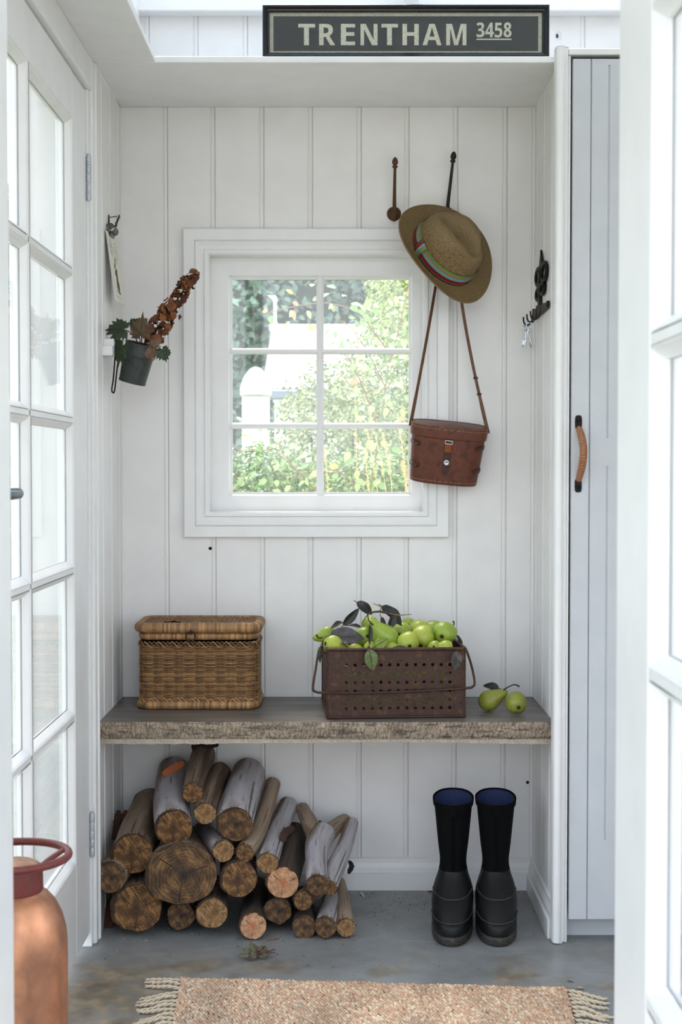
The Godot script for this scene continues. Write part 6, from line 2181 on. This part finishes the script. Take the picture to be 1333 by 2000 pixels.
func left_wall_things() -> void:
	# print in a bulldog clip on a nail
	var np: Vector3 = Vector3(-0.5850, 1.7643, 0.1877)
	var nail := thing("nail", "dark nail in the left wall that the bulldog clip hangs from", "nail", np)
	var nm := MB.new()
	nm.rod(pts([np - Vector3(0.004, 0, 0), np + Vector3(0.017, 0.003, 0)]), 0.0012, 8)
	nm.rod(pts([np + Vector3(0.0165, 0.003, 0), np + Vector3(0.018, 0.0032, 0)]), 0.0024, 10)
	part(nail, "shank", nm, M.black_iron)
	var clip := thing("bulldog_clip", "dark grey steel bulldog clip holding the hare print", "clip", Vector3(-0.5721, 1.7305, 0.2050))
	var c0 := clip.position + Vector3(-0.003, 0.001, 0.0)
	var steel := plain(Color(0.16, 0.17, 0.17), 0.38, 0.6)
	var body := MB.new()
	var rows := []
	for k in 18:
		var a := -0.9 + (TAU - 0.95) * k / 17.0 - PI / 2 + 0.45
		rows.append(pts([c0 + Vector3(cos(a) * 0.0105, sin(a) * 0.0105, -0.036), c0 + Vector3(cos(a) * 0.0105, sin(a) * 0.0105, 0.036)]))
	rows.append(pts([c0 + Vector3(-0.0005, -0.019, -0.036), c0 + Vector3(-0.0005, -0.019, 0.036)]))
	rows.push_front(pts([c0 + Vector3(0.0008, -0.019, -0.036), c0 + Vector3(0.0008, -0.019, 0.036)]))
	body.sheet(rows)
	part(clip, "jaws", body, steel)
	var lip := MB.new()
	lip.box(c0 + Vector3(0.0006, -0.022, -0.037), c0 + Vector3(0.0022, -0.0125, 0.037), 0.0006)
	part(clip, "jaw_lip", lip, plain(Color(0.36, 0.35, 0.32), 0.4, 0.7), "bare metal edge of the jaw")
	for s in [0, 1]:
		var h := MB.new()
		var root := c0 + Vector3([-0.009, 0.008][s], 0.007, 0.0)
		var top := c0 + Vector3([-0.009, 0.017][s], 0.036, 0.0)
		h.rod(curve([root + Vector3(0, 0, 0.006), root.lerp(top, 0.5) + Vector3(0, 0, 0.0065), top + Vector3(0, -0.004, 0.005), top, top + Vector3(0, -0.004, -0.005), root.lerp(top, 0.5) + Vector3(0, 0, -0.0065), root + Vector3(0, 0, -0.006)], 5), 0.0016, 6)
		h.box(root.lerp(top, 0.08) + Vector3(-0.001, 0, -0.006), root.lerp(top, 0.35) + Vector3(0.001, 0, 0.006), 0.0005)
		part(clip, "clip_handle", h, plain(Color(0.27, 0.25, 0.22), 0.4, 0.7))
	var tl: Vector3 = Vector3(-0.5823, 1.7213, 0.2680)
	var tr: Vector3 = Vector3(-0.5686, 1.7158, 0.1450)
	var br: Vector3 = Vector3(-0.5535, 1.5467, 0.1420)
	var bl: Vector3 = Vector3(-0.5613, 1.5507, 0.2620)
	var scrib := noise(0.09, 251, 3)
	var hare := [[0.47, 0.56, 0.11, 0.05, 0.35], [0.50, 0.66, 0.075, 0.12, -0.12], [0.56, 0.76, 0.095, 0.085, -0.2], [0.42, 0.475, 0.062, 0.036, 0.5], [0.455, 0.395, 0.019, 0.062, -0.1], [0.485, 0.40, 0.016, 0.058, -0.25], [0.44, 0.74, 0.022, 0.095, 0.0], [0.60, 0.85, 0.085, 0.02, 0.0], [0.43, 0.845, 0.04, 0.014, 0.0]]
	var tex := picture(192, 256, func(x: int, y: int) -> Color:
		var u := x / 192.0
		var w := y / 256.0
		var q := Color(0.86, 0.85, 0.81)
		var s := scrib.get_noise_2d(x * 2.2, y * 1.1)
		if (Vector2(u, w) - Vector2(0.28, 0.22)).length() < 0.13 and s > 0.12 or (Vector2(u, w) - Vector2(0.62, 0.26)).length() < 0.16 and s > 0.24:
			q = Color(0.5, 0.49, 0.46)
		if (w > 0.90 and w < 0.95 and u > 0.2 and u < 0.75 and y % 5 < 2 and s > -0.1) or (u > 0.12 and u < 0.26 and w > 0.68 and w < 0.82 and y % 6 < 2 and s > 0.0):
			q = Color(0.66, 0.64, 0.6)
		for e in hare:
			var d := (Vector2(u - e[0], w - e[1])).rotated(e[4])
			var r := Vector2(d.x / e[2], d.y / e[3]).length()
			if r < 1.0:
				q = Color(0.40, 0.33, 0.29).lerp(Color(0.22, 0.17, 0.15), clampf(r * r * 0.9 + s * 0.5, 0.0, 1.0))
		return q)
	var pm := plain(Color.WHITE, 0.85)
	pm.albedo_texture = tex
	pm.texture_repeat = false
	var pr := thing("art_print", "small paper print of a brown hare hanging on left wall", "print", bl.lerp(br, 0.5))
	var pb := MB.new()
	var front := []
	var back := []
	for j in 9:
		var f := j / 8.0
		var a := tl.lerp(bl, f)
		var b := tr.lerp(br, f)
		var row := PackedVector3Array()
		for i in 7:
			row.append(a.lerp(b, i / 6.0))
		front.append(row)
	# rows run from the top down so that the picture stands upright
	pb.sheet(front, false, 1.0, 1.0, true)
	part(pr, "printed_side", pb, pm)
	for row in front:
		var r2 := PackedVector3Array()
		for p in row:
			r2.append(p + Vector3(-0.0006, 0.0, -0.0002))
		back.append(r2)
	var bm := MB.new()
	bm.sheet(back)
	part(pr, "back_side", bm, plain(Color(0.82, 0.81, 0.78), 0.85))

	# wall bracket, pot, dried hydrangea
	var wb := thing("wall_bracket", "small white stepped wooden block with a black wire hook on wall", "bracket", Vector3(-0.5850, 1.4104, 0.2608))
	var wm := MB.new()
	wm.box(Vector3(-0.585, 1.408, 0.235), Vector3(-0.560, 1.432, 0.308), 0.001)
	wm.box(Vector3(-0.585, 1.432, 0.235), Vector3(-0.560, 1.450, 0.284), 0.001)
	part(wb, "block", wm, M.trim)
	var wire := MB.new()
	wire.rod(curve([Vector3(-0.5439, 1.4584, 0.2620), Vector3(-0.5528, 1.4610, 0.2620), Vector3(-0.5580, 1.4445, 0.2620), Vector3(-0.5647, 1.3597, 0.2620), Vector3(-0.5693, 1.3280, 0.2620), Vector3(-0.5668, 1.3197, 0.2620), Vector3(-0.5624, 1.3254, 0.2620), Vector3(-0.5557, 1.3787, 0.2620), Vector3(-0.5505, 1.4167, 0.2620)], 6), 0.0019, 8)
	part(wb, "wire_hook", wire, M.black_iron, "bent black wire hook")
	var pt: Vector3 = Vector3(-0.4956, 1.4405, 0.2500)
	var pb0: Vector3 = Vector3(-0.5208, 1.3445, 0.2500)
	var zinc := mottled([Color(0.16, 0.178, 0.17), Color(0.245, 0.265, 0.255), Color(0.195, 0.212, 0.205)], 0.025, Vector3(7, 7, 7), 0.5, 0.02, 261, 0.35)
	var pot := thing("flower_pot", "dark galvanised metal flower pot tilted in its wall bracket", "pot", pb0)
	var ax := pt - pb0
	var h := ax.length()
	var pmb := MB.new()
	pmb.t = look(ax + Vector3(0, 0, 0.012), Vector3.BACK, pb0)
	pmb.lathe(PackedVector2Array([Vector2(0.0, 0.003), Vector2(0.031, 0.003), Vector2(0.0325, 0.0), Vector2(0.034, 0.001), Vector2(0.0342, 0.004), Vector2(0.0336, 0.006), Vector2(0.0375, h * 0.66), Vector2(0.0398, h * 0.675), Vector2(0.0408, h * 0.695), Vector2(0.0396, h * 0.715), Vector2(0.0378, h * 0.72), Vector2(0.0385, h * 0.98), Vector2(0.0398, h * 0.985), Vector2(0.0402, h), Vector2(0.039, h * 1.01), Vector2(0.0368, h), Vector2(0.034, h * 0.3), Vector2(0.0, h * 0.28)]), 40)
	part(pot, "vessel", pmb, zinc)
	var fl := thing("dried_hydrangea", "dried brown hydrangea spike with lobed green leaves in the pot", "plant", pt - Vector3(0, 0.02, 0))
	var stem := MB.new()
	var spine := curve([Vector3(-0.5027, 1.4176, 0.2500), Vector3(-0.4793, 1.4556, 0.2520), Vector3(-0.4422, 1.4964, 0.2620), Vector3(-0.4005, 1.5548, 0.2700), Vector3(-0.3609, 1.6150, 0.2720)], 8)
	stem.tube(spine, radii(spine.size(), [0.0032, 0.0024, 0.0012]), 8)
	part(fl, "stem", stem, plain(Color(0.26, 0.16, 0.10), 0.8))
	var fm := []
	for k in 4:
		var mb := MB.new()
		for p in 4:
			var b := Basis(Vector3.BACK, TAU * p / 4 + 0.2 * sin(k * 3.0 + p)) * Basis(Vector3.RIGHT, 0.35 + 0.18 * sin(k + p * 2.0))
			mb.t = Transform3D(b, Vector3.ZERO)
			var prow := []
			for i in 5:
				var f := i / 4.0
				var w: float = [0.0012, 0.0042, 0.0062, 0.0054, 0.0018][i]
				var z := 0.0016 * sin(f * 4.0 + k)
				prow.append(pts([Vector3(-w, f * 0.0118, z + 0.0012), Vector3(0, f * 0.0124, z), Vector3(w, f * 0.0118, z + 0.0012)]))
			mb.sheet(prow)
		var pc: Color = [Color(0.44, 0.25, 0.11), Color(0.35, 0.18, 0.08), Color(0.52, 0.31, 0.15), Color(0.27, 0.14, 0.07)][k]
		var pmm := plain(pc, 0.7)
		pmm.backlight_enabled = true
		pmm.backlight = Color(0.3, 0.15, 0.08)
		fm.append(mb.mesh(pmm))
	var r := RandomNumberGenerator.new()
	r.seed = 11
	for k in 200:
		var f := pow(r.randf(), 0.85)
		var idx := 10.0 + f * (spine.size() - 11)
		var p := spine[int(idx)]
		var d := Vector3(r.randfn(), r.randfn(), r.randfn()).normalized()
		var rad := lerpf(0.036, 0.012, f) * (0.55 + 0.5 * r.randf()) * (1.0 if f > 0.05 else 0.7)
		var up := (d + Vector3(0.2, 0.3, 0.3)).normalized()
		var xf := look(up.cross(Vector3(r.randfn(), r.randfn(), r.randfn())), up, p + d * rad)
		local_part(fl, "floret", fm[r.randi() % 4], Transform3D(xf.basis * r.randf_range(0.6, 0.95), xf.origin - fl.position))
	var dg := mottled([Color(0.10, 0.16, 0.07), Color(0.16, 0.24, 0.10)], 0.03, Vector3(12, 12, 12), 0.45, 0.03, 271)
	var bg := mottled([Color(0.22, 0.20, 0.10), Color(0.36, 0.24, 0.15), Color(0.20, 0.23, 0.10)], 0.04, Vector3(12, 12, 12), 0.55, 0.03, 272)
	var br_ := mottled([Color(0.36, 0.25, 0.19), Color(0.48, 0.36, 0.28)], 0.04, Vector3(12, 12, 12), 0.6, 0.03, 273)
	var oak := [[-118, 0.62], [-58, 0.85], [0, 1.05], [58, 0.85], [118, 0.62]]
	var spec := [[Vector3(-0.5393, 1.4749, 0.2750), Vector3(-0.95, 0.12, 0.1), Vector3(0.05, 0.35, 0.93), 0.046, dg, 9.0], [Vector3(-0.5380, 1.4324, 0.2850), Vector3(-0.35, -0.9, 0.1), Vector3(-0.25, 0.2, 0.95), 0.046, dg, 9.0], [Vector3(-0.4925, 1.4626, 0.2850), Vector3(0.1, 0.85, 0.3), Vector3(0.1, -0.2, 0.97), 0.046, bg, 11.0], [Vector3(-0.4686, 1.4475, 0.2850), Vector3(0.75, 0.45, 0.2), Vector3(-0.3, 0.4, 0.85), 0.03, br_, 26.0], [Vector3(-0.4655, 1.4245, 0.2900), Vector3(0.0, -0.9, 0.3), Vector3(0.5, 0.1, 0.85), 0.03, br_, 28.0], [Vector3(-0.4403, 1.4228, 0.2800), Vector3(0.45, -0.85, 0.2), Vector3(0.35, 0.2, 0.9), 0.03, dg, 16.0], [Vector3(-0.5151, 1.4887, 0.2500), Vector3(0.5, 0.7, -0.1), Vector3(0.1, 0.4, 0.9), 0.026, dg, 12.0]]
	for k in spec.size():
		var q = spec[k]
		var tips := []
		for e in oak:
			tips.append([e[0], e[1] * q[3]])
		var mb := lobed(tips, 0.78, q[5] * 0.8, 5 + k)
		var xf := look(q[1] - (q[2] as Vector3).normalized() * (q[1] as Vector3).dot((q[2] as Vector3).normalized()), q[2], q[0] - fl.position)
		var lf := local_part(fl, "leaf", mb.mesh(q[4]), xf)
		if k in [2, 3, 4]:
			lf.set_meta("label", ["", "", "browning green lobed leaf", "curled dry brown leaf", "drooping dry brown leaf", "", ""][k])
		var pet := MB.new()
		pet.rod(curve([q[0], (q[0] as Vector3).lerp(pt, 0.6) + Vector3(0, 0.006, 0), pt - Vector3(0, 0.03, 0)], 5), 0.0014, 6)
		part(fl, "petiole", pet, plain(Color(0.25, 0.2, 0.1), 0.7))


# ------------------------------------------------------------------ key rack on the right wall
func key_rack() -> void:
	var at: Vector3 = Vector3(0.5120, 1.5429, 0.1528)
	var o := thing("key_rack", "black wrought iron scrollwork key rack on the right alcove wall", "rack", at)
	var loops := [[Vector3(0.5090, 1.6232, 0.2217), 0.046, 0.0225], [Vector3(0.5090, 1.6241, 0.1201), 0.042, 0.0215], [Vector3(0.5090, 1.5856, 0.1957), 0.034, 0.0145], [Vector3(0.5090, 1.5798, 0.1167), 0.032, 0.0145]]
	for q in loops:
		var mb := MB.new()
		var rr := PackedVector3Array()
		for k in 28:
			var a := TAU * k / 28
			rr.append(Vector3(0, sin(a) * q[2], cos(a) * q[1]))
		mb.t = Transform3D(Basis(Vector3.RIGHT, 0.0), q[0])
		mb.loop(rr, 0.0052, 8)
		part(o, "scroll", mb, M.black_iron)
	var to := Basis(Vector3(0, 0, 1), Vector3.UP, Vector3(-1, 0, 0))
	var sp := MB.new()
	var t0: Vector3 = Vector3(0.5100, 1.6864, 0.1673)
	var t1: Vector3 = Vector3(0.5100, 1.6350, 0.1456)
	sp.t = Transform3D(to, Vector3(0.512, 0, 0))
	sp.prism(PackedVector2Array([Vector2(t0.z, t0.y), Vector2(t0.z - 0.014, t0.y - 0.018), Vector2(t0.z - 0.026, t1.y + 0.012), Vector2(t1.z - 0.018, t1.y - 0.01), Vector2(t1.z + 0.012, t1.y - 0.01), Vector2(t0.z + 0.022, t1.y + 0.012), Vector2(t0.z + 0.012, t0.y - 0.018)]), 0.0, 0.005)
	var s0: Vector3 = Vector3(0.5100, 1.6363, 0.1362)
	var s1: Vector3 = Vector3(0.5100, 1.5248, 0.1396)
	sp.t = Transform3D(to, Vector3(0.512, 0, 0))
	sp.prism(PackedVector2Array([Vector2(s0.z - 0.016, s0.y), Vector2(s1.z - 0.016, s1.y), Vector2(s1.z + 0.016, s1.y), Vector2(s0.z + 0.016, s0.y)]), 0.0, 0.006)
	part(o, "spire", sp, M.black_iron)
	var bar := MB.new()
	var b0: Vector3 = Vector3(0.5100, 1.5392, 0.0427)
	var b1: Vector3 = Vector3(0.5100, 1.5361, 0.3008)
	bar.t = Transform3D(to, Vector3(0.512, 0, 0))
	bar.prism(PackedVector2Array([Vector2(b0.z, b0.y + 0.006), Vector2(b0.z + 0.006, b0.y - 0.012), Vector2(b0.z, b0.y - 0.014), Vector2(b0.z + 0.03, b0.y - 0.018), Vector2(b1.z - 0.03, b0.y - 0.014), Vector2(b1.z - 0.012, b0.y - 0.012), Vector2(b1.z, b1.y + 0.006), Vector2(b1.z - 0.03, b1.y + 0.004), Vector2(b1.z - 0.06, b0.y + 0.004), Vector2(b0.z + 0.03, b0.y + 0.008)]), 0.0, 0.007)
	part(o, "cross_plate", bar, M.dark_iron)
	var zs := [0.045, 0.115, 0.185]
	for z in zs:
		var m := MB.new()
		var p := Vector3(0.506, b0.y, z)
		m.rod(curve([p + Vector3(0, 0.012, 0), p + Vector3(-0.002, -0.012, 0), p + Vector3(-0.007, -0.026, 0), p + Vector3(-0.016, -0.031, 0), p + Vector3(-0.024, -0.025, 0), p + Vector3(-0.026, -0.010, 0)], 6), 0.0021, 8)
		part(o, "hook", m, M.dark_iron)
	# three silver keys
	var chrome := plain(Color(0.80, 0.83, 0.86), 0.22, 1.0)
	var names := ["silver key at the left of the bunch, hanging straight", "silver key in the middle of the bunch, crossing aslant", "silver key at the right of the bunch, splayed outwards"]
	for k in 3:
		var z: float = [0.045, 0.05, 0.115][k]
		var top := Vector3(0.488, b0.y - 0.0315, z)
		var o2 := thing("key", names[k], "key", top - Vector3(0, 0.06, 0))
		var tilt: float = [-0.07, 0.30, -0.22][k]
		var kx := Transform3D(Basis(Vector3.BACK, tilt) * Basis(Vector3.UP, [0.2, 0.5, -0.4][k]), top + Vector3(0.0, -0.0015, [0.0, -0.006, 0.0][k]))
		var bow := MB.new()
		var rr := PackedVector3Array()
		for j in 20:
			var a := TAU * j / 20
			rr.append(Vector3(cos(a) * 0.0085, -0.0055 + sin(a) * 0.0065, 0))
		bow.t = kx
		bow.loop(rr, 0.0016, 8)
		part(o2, "bow", bow, chrome)
		var sh := MB.new()
		sh.t = kx
		sh.lathe(PackedVector2Array([Vector2(0, -0.058), Vector2(0.0024, -0.058), Vector2(0.0026, -0.045), Vector2(0.0034, -0.0435), Vector2(0.0034, -0.0415), Vector2(0.0024, -0.040), Vector2(0.0022, -0.017), Vector2(0.0036, -0.0155), Vector2(0.0036, -0.0135), Vector2(0.0018, -0.012), Vector2(0, -0.012)]), 12)
		part(o2, "shank", sh, chrome)
		var bit := MB.new()
		bit.t = kx
		bit.prism(PackedVector2Array([Vector2(-0.002, -0.047), Vector2(-0.0085, -0.047), Vector2(-0.0085, -0.050), Vector2(-0.006, -0.050), Vector2(-0.006, -0.053), Vector2(-0.0085, -0.053), Vector2(-0.0085, -0.057), Vector2(-0.002, -0.057)]), -0.0011, 0.0011)
		part(o2, "bit", bit, chrome)


# ------------------------------------------------------------------ floor
func floor_things() -> void:
	# maple leaf
	var lp: Vector3 = Vector3(-0.1941, 0.0000, 0.5550)
	var ml := thing("maple_leaf", "fallen maple leaf, green turning dark red, on concrete floor", "leaf", Vector3(lp.x, 0.0, lp.z))
	var tips := [[-128, 0.030], [-90, 0.047], [-50, 0.042], [-8, 0.047], [44, 0.043], [86, 0.044], [124, 0.028]]
	var leaf := lobed(tips, 0.62, 0.6, 9)
	var gre := mottled([Color(0.33, 0.37, 0.25), Color(0.40, 0.42, 0.32), Color(0.32, 0.24, 0.21), Color(0.24, 0.13, 0.13)], 0.02, Vector3(10, 10, 10), 0.5, 0.02, 281)
	var flat := Transform3D(Basis(Vector3.UP, 0.25) * Basis(Vector3.RIGHT, 0.36) * Basis(Vector3(1, 0, 0), Vector3(0, 0, -1), Vector3(0, 1, 0)), Vector3(0.0, 0.0125, 0.0))
	local_part(ml, "blade", leaf.mesh(gre), flat)
	var pet := MB.new()
	pet.tube(curve([Vector3(0.0, 0.0130, 0.0), Vector3(0.018, 0.017, 0.006), Vector3(0.036, 0.023, 0.002), Vector3(0.042, 0.023, 0.0)], 5), radii(16, [0.0012, 0.0016]), 6)
	local_part(ml, "petiole", pet.mesh(plain(Color(0.38, 0.14, 0.12), 0.6)), Transform3D(), "dark red leaf stalk")
	# scraps
	var scraps := [[Vector3(-0.1809, 0.0020, 0.4255), Vector3(-0.1484, 0.0020, 0.4106), 0.0035, "pale reddish wood splinter on the floor by the maple leaf", Color(0.55, 0.38, 0.30)], [Vector3(0.0499, 0.0020, 0.0377), Vector3(0.0601, 0.0020, 0.0831), 0.003, "tiny white scrap on the floor right of the woodpile", Color(0.85, 0.85, 0.82)], [Vector3(0.2318, 0.0020, 0.0331), Vector3(0.2504, 0.0020, 0.0423), 0.005, "rust-brown leaf scrap on the floor left of the boots", Color(0.36, 0.20, 0.12)], [Vector3(0.4982, 0.0020, 0.6982), Vector3(0.5124, 0.0020, 0.7076), 0.002, "dark twig scrap on the floor near the rug's right end", Color(0.25, 0.17, 0.12)], [Vector3(0.5141, 0.0020, 0.7384), Vector3(0.5280, 0.0020, 0.7415), 0.006, "pale bark flake on the floor by the rug's right fringe", Color(0.66, 0.60, 0.54)]]
	for s in scraps:
		var a: Vector3 = s[0]
		var b: Vector3 = s[1]
		var o := thing("wood_scrap", s[3], "scrap", (a + b) / 2.0 * Vector3(1, 0, 1))
		var m := MB.new()
		var path := curve([a, a.lerp(b, 0.4) + Vector3(0.001, 0.001, 0.001), b], 5)
		m.tube(path, radii(path.size(), [s[2] * 0.5, s[2], s[2] * 0.4]), 7, true, 0.45, Vector3.UP)
		part(o, "sliver", m, plain(s[4], 0.85))
	var crumbs := struct("floor_dirt", "loose dirt crumbs and bark dust on the concrete", "dirt")
	crumbs.remove_meta("kind")
	var cm := MB.new()
	cm.box(Vector3(-0.5, -0.3, -0.4), Vector3(0.5, 0.3, 0.4), 0.2)
	var where := []
	var tint := []
	for k in 620:
		var x := rng.randf_range(-0.58, 0.95)
		var z := rng.randf_range(0.03, 0.62)
		if rng.randf() < 0.7:
			x = rng.randf_range(-0.55, 0.25) if rng.randf() < 0.6 else rng.randf_range(0.05, 0.5)
			z = 0.03 + absf(rng.randfn()) * 0.16 + (0.25 if x < 0.05 else 0.0)
		if x > 0.52 and z < 0.46:
			continue
		var s := 0.0007 + 0.0016 * pow(rng.randf(), 2.0)
		where.append(Transform3D(Basis(Vector3.UP, rng.randf() * TAU).scaled(Vector3(s * rng.randf_range(1, 3), s, s)), Vector3(x, s * 0.28, z)))
		tint.append(palette([Color(0.33, 0.24, 0.18), Color(0.48, 0.36, 0.28), Color(0.24, 0.19, 0.16), Color(0.66, 0.61, 0.55)]))
	var vm := plain(Color.WHITE, 0.9)
	vm.vertex_color_use_as_albedo = true
	var cs := copies(crumbs, "crumbs", cm.mesh(vm), where, tint)
	cs.name = "crumbs"
	tag(crumbs, "", "", "", "stuff")
	rug()
	extinguisher()


func rug() -> void:
	var o := thing("jute_rug", "natural jute rug of chunky loops with corded fringes", "rug", Vector3(0.06, 0.0, 1.05))
	var c00 := Vector3(-0.352, 0, 0.700)
	var c10 := Vector3(0.489, 0, 0.762)
	var c01 := Vector3(-0.315, 0, 1.52)
	var c11 := Vector3(0.44, 0, 1.56)
	var quad := func(f: float, g: float) -> Vector3:
		return c00.lerp(c10, f).lerp(c01.lerp(c11, f), g)
	var base := MB.new()
	var rows := []
	for j in 13:
		var row := PackedVector3Array()
		for i in 25:
			row.append(quad.call(i / 24.0, j / 12.0) + Vector3(0, 0.006, 0))
		rows.append(row)
	base.sheet(rows, false, 1.0, 1.0, true)
	part(o, "backing", base, plain(Color(0.40, 0.30, 0.23), 0.95))
	# loops of yarn
	var lm := MB.new()
	lm.lathe(PackedVector2Array([Vector2(0, -0.5), Vector2(0.28, -0.42), Vector2(0.44, -0.2), Vector2(0.48, 0.05), Vector2(0.38, 0.32), Vector2(0.2, 0.46), Vector2(0, 0.5)]), 8)
	var ym := plain(Color.WHITE, 0.9)
	ym.vertex_color_use_as_albedo = true
	var mesh := lm.mesh(ym)
	var where := []
	var tint := []
	var tones := [Color(0.78, 0.62, 0.50), Color(0.84, 0.71, 0.59), Color(0.74, 0.57, 0.45), Color(0.87, 0.79, 0.69), Color(0.70, 0.60, 0.50)]
	var pn := noise(6.0, 291, 3)
	var nx := 112
	var nz := 92
	for j in nz:
		for i in nx:
			var f := (i + 0.5 * (j % 2) + 0.25) / (nx + 0.5)
			var g := (j + 0.5) / nz
			var p: Vector3 = quad.call(f, g)
			p += Vector3(rng.randfn() * 0.0008, 0.0085 + rng.randf() * 0.002, rng.randfn() * 0.0008)
			if j == 0:
				p.z += 0.002 * sin(i * 0.21) + 0.001 * rng.randfn()
			var b := Basis(Vector3.UP, 0.35 + rng.randfn() * 0.10) * Basis(Vector3.RIGHT, PI / 2)
			where.append(Transform3D(b * Basis.from_scale(Vector3(0.0078, 0.0125, 0.0078) * rng.randf_range(0.9, 1.12)), p))
			var q: Color = (tones[rng.randi() % 5] as Color).lerp(Color(0.77, 0.665, 0.565), 0.3).srgb_to_linear()
			var d := rng.randf_range(0.9, 1.1) + 0.30 * pn.get_noise_2d(p.x * 1.4, p.z * 0.4)
			tint.append(Color(q.r * d, q.g * d, q.b * d))
	copies(o, "pile", mesh, where, tint)
	# corded fringes
	var cord := mottled([Color(0.76, 0.69, 0.59), Color(0.88, 0.81, 0.71)], 0.05, Vector3(12, 12, 12), 0.9, 0.04, 293)
	for side in 2:
		for k in 34:
			var g := (k + 0.4) / 34.0
			var root: Vector3 = quad.call(float(side), g) + Vector3(0, 0.007, 0)
			var out := -1.0 if side == 0 else 1.0
			var len_ := rng.randf_range(0.055, 0.075)
			var drift := rng.randf_range(0.0, 0.03) + (0.02 if side == 1 and k < 6 else 0.0) - (0.03 if side == 0 and k < 3 else 0.0)
			var path := curve([root, root + Vector3(out * len_ * 0.35, 0.004 * rng.randf(), drift * 0.3), root + Vector3(out * len_ * 0.7, -0.001, drift * 0.7), root + Vector3(out * len_, -0.002, drift)], 8)
			var mb := MB.new()
			for s in 2:
				var strand := PackedVector3Array()
				for i in path.size():
					var a := i * 0.75 + PI * s
					strand.append(path[i] + Vector3(0, 0.0021 * cos(a), 0.0021 * sin(a)))
				mb.tube(strand, radii(strand.size(), [0.0026, 0.0026, 0.0022]), 6)
			var e := path[-1]
			for t in 5:
				mb.tube(pts([e, e + Vector3(out * 0.005, rng.randf_range(-0.001, 0.002), rng.randfn() * 0.002), e + Vector3(out * 0.011, rng.randf_range(-0.003, 0.002), rng.randfn() * 0.004)]), radii(3, [0.002, 0.0012, 0.0004]), 4, false)
			part(o, "fringe_cord", mb, cord)


func extinguisher() -> void:
	var at := Vector3(-0.503, 0.0, 1.64)
	var o := thing("copper_extinguisher", "old copper fire extinguisher with a red ring handle by the left door", "extinguisher", at)
	var copper := mottled([Color(0.70, 0.46, 0.33), Color(0.80, 0.57, 0.43), Color(0.62, 0.44, 0.35), Color(0.75, 0.53, 0.41)], 0.012, Vector3(3.5, 2.2, 3.5), 0.42, 0.02, 301, 0.8)
	var body := MB.new()
	body.t = Transform3D(Basis(), at)
	body.lathe(PackedVector2Array([Vector2(0, 0.004), Vector2(0.080, 0.004), Vector2(0.083, 0.0), Vector2(0.0845, 0.004), Vector2(0.0845, 0.02), Vector2(0.0825, 0.024), Vector2(0.0825, 0.385), Vector2(0.0822, 0.405), Vector2(0.0800, 0.426), Vector2(0.0745, 0.447), Vector2(0.065, 0.466), Vector2(0.054, 0.479), Vector2(0.044, 0.485)]), 56)
	part(o, "cylinder", body, copper)
	var red := mottled([Color(0.30, 0.10, 0.08), Color(0.46, 0.17, 0.14), Color(0.38, 0.14, 0.12), Color(0.30, 0.27, 0.26)], 0.05, Vector3(9, 9, 9), 0.5, 0.03, 302, 0.1)
	var col := MB.new()
	col.t = Transform3D(Basis(), at)
	col.lathe(PackedVector2Array([Vector2(0.04, 0.480), Vector2(0.0445, 0.482), Vector2(0.0460, 0.488), Vector2(0.0455, 0.517), Vector2(0.044, 0.521), Vector2(0.040, 0.522)]), 40)
	part(o, "collar", col, red, "chipped red collar")
	var cap := MB.new()
	cap.t = Transform3D(Basis(), at)
	cap.lathe(PackedVector2Array([Vector2(0.0405, 0.518), Vector2(0.040, 0.524), Vector2(0.034, 0.528), Vector2(0.02, 0.531), Vector2(0.0, 0.532)]), 40)
	part(o, "cap", cap, mottled([Color(0.62, 0.45, 0.36), Color(0.74, 0.60, 0.50)], 0.03, Vector3(6, 6, 6), 0.45, 0.0, 303, 0.7))
	var ring := MB.new()
	var rr := PackedVector3Array()
	for k in 64:
		rr.append(Vector3(cos(TAU * k / 64) * 0.0845, 0, sin(TAU * k / 64) * 0.0845))
	ring.t = Transform3D(Basis(), at + Vector3(0, 0.538, 0))
	ring.loop(rr, 0.0062, 12)
	ring.t = Transform3D()
	for a in [0.5, 0.5 + TAU / 3, 0.5 + 2 * TAU / 3]:
		var d := Vector3(cos(a), 0, -sin(a))
		ring.tube(curve([at + d * 0.040 + Vector3(0, 0.512, 0), at + d * 0.06 + Vector3(0, 0.526, 0), at + d * 0.083 + Vector3(0, 0.538, 0)], 5), radii(11, [0.007, 0.0055]), 8, true, 0.7)
	part(o, "ring_handle", ring, red, "chipped red ring handle on spokes")
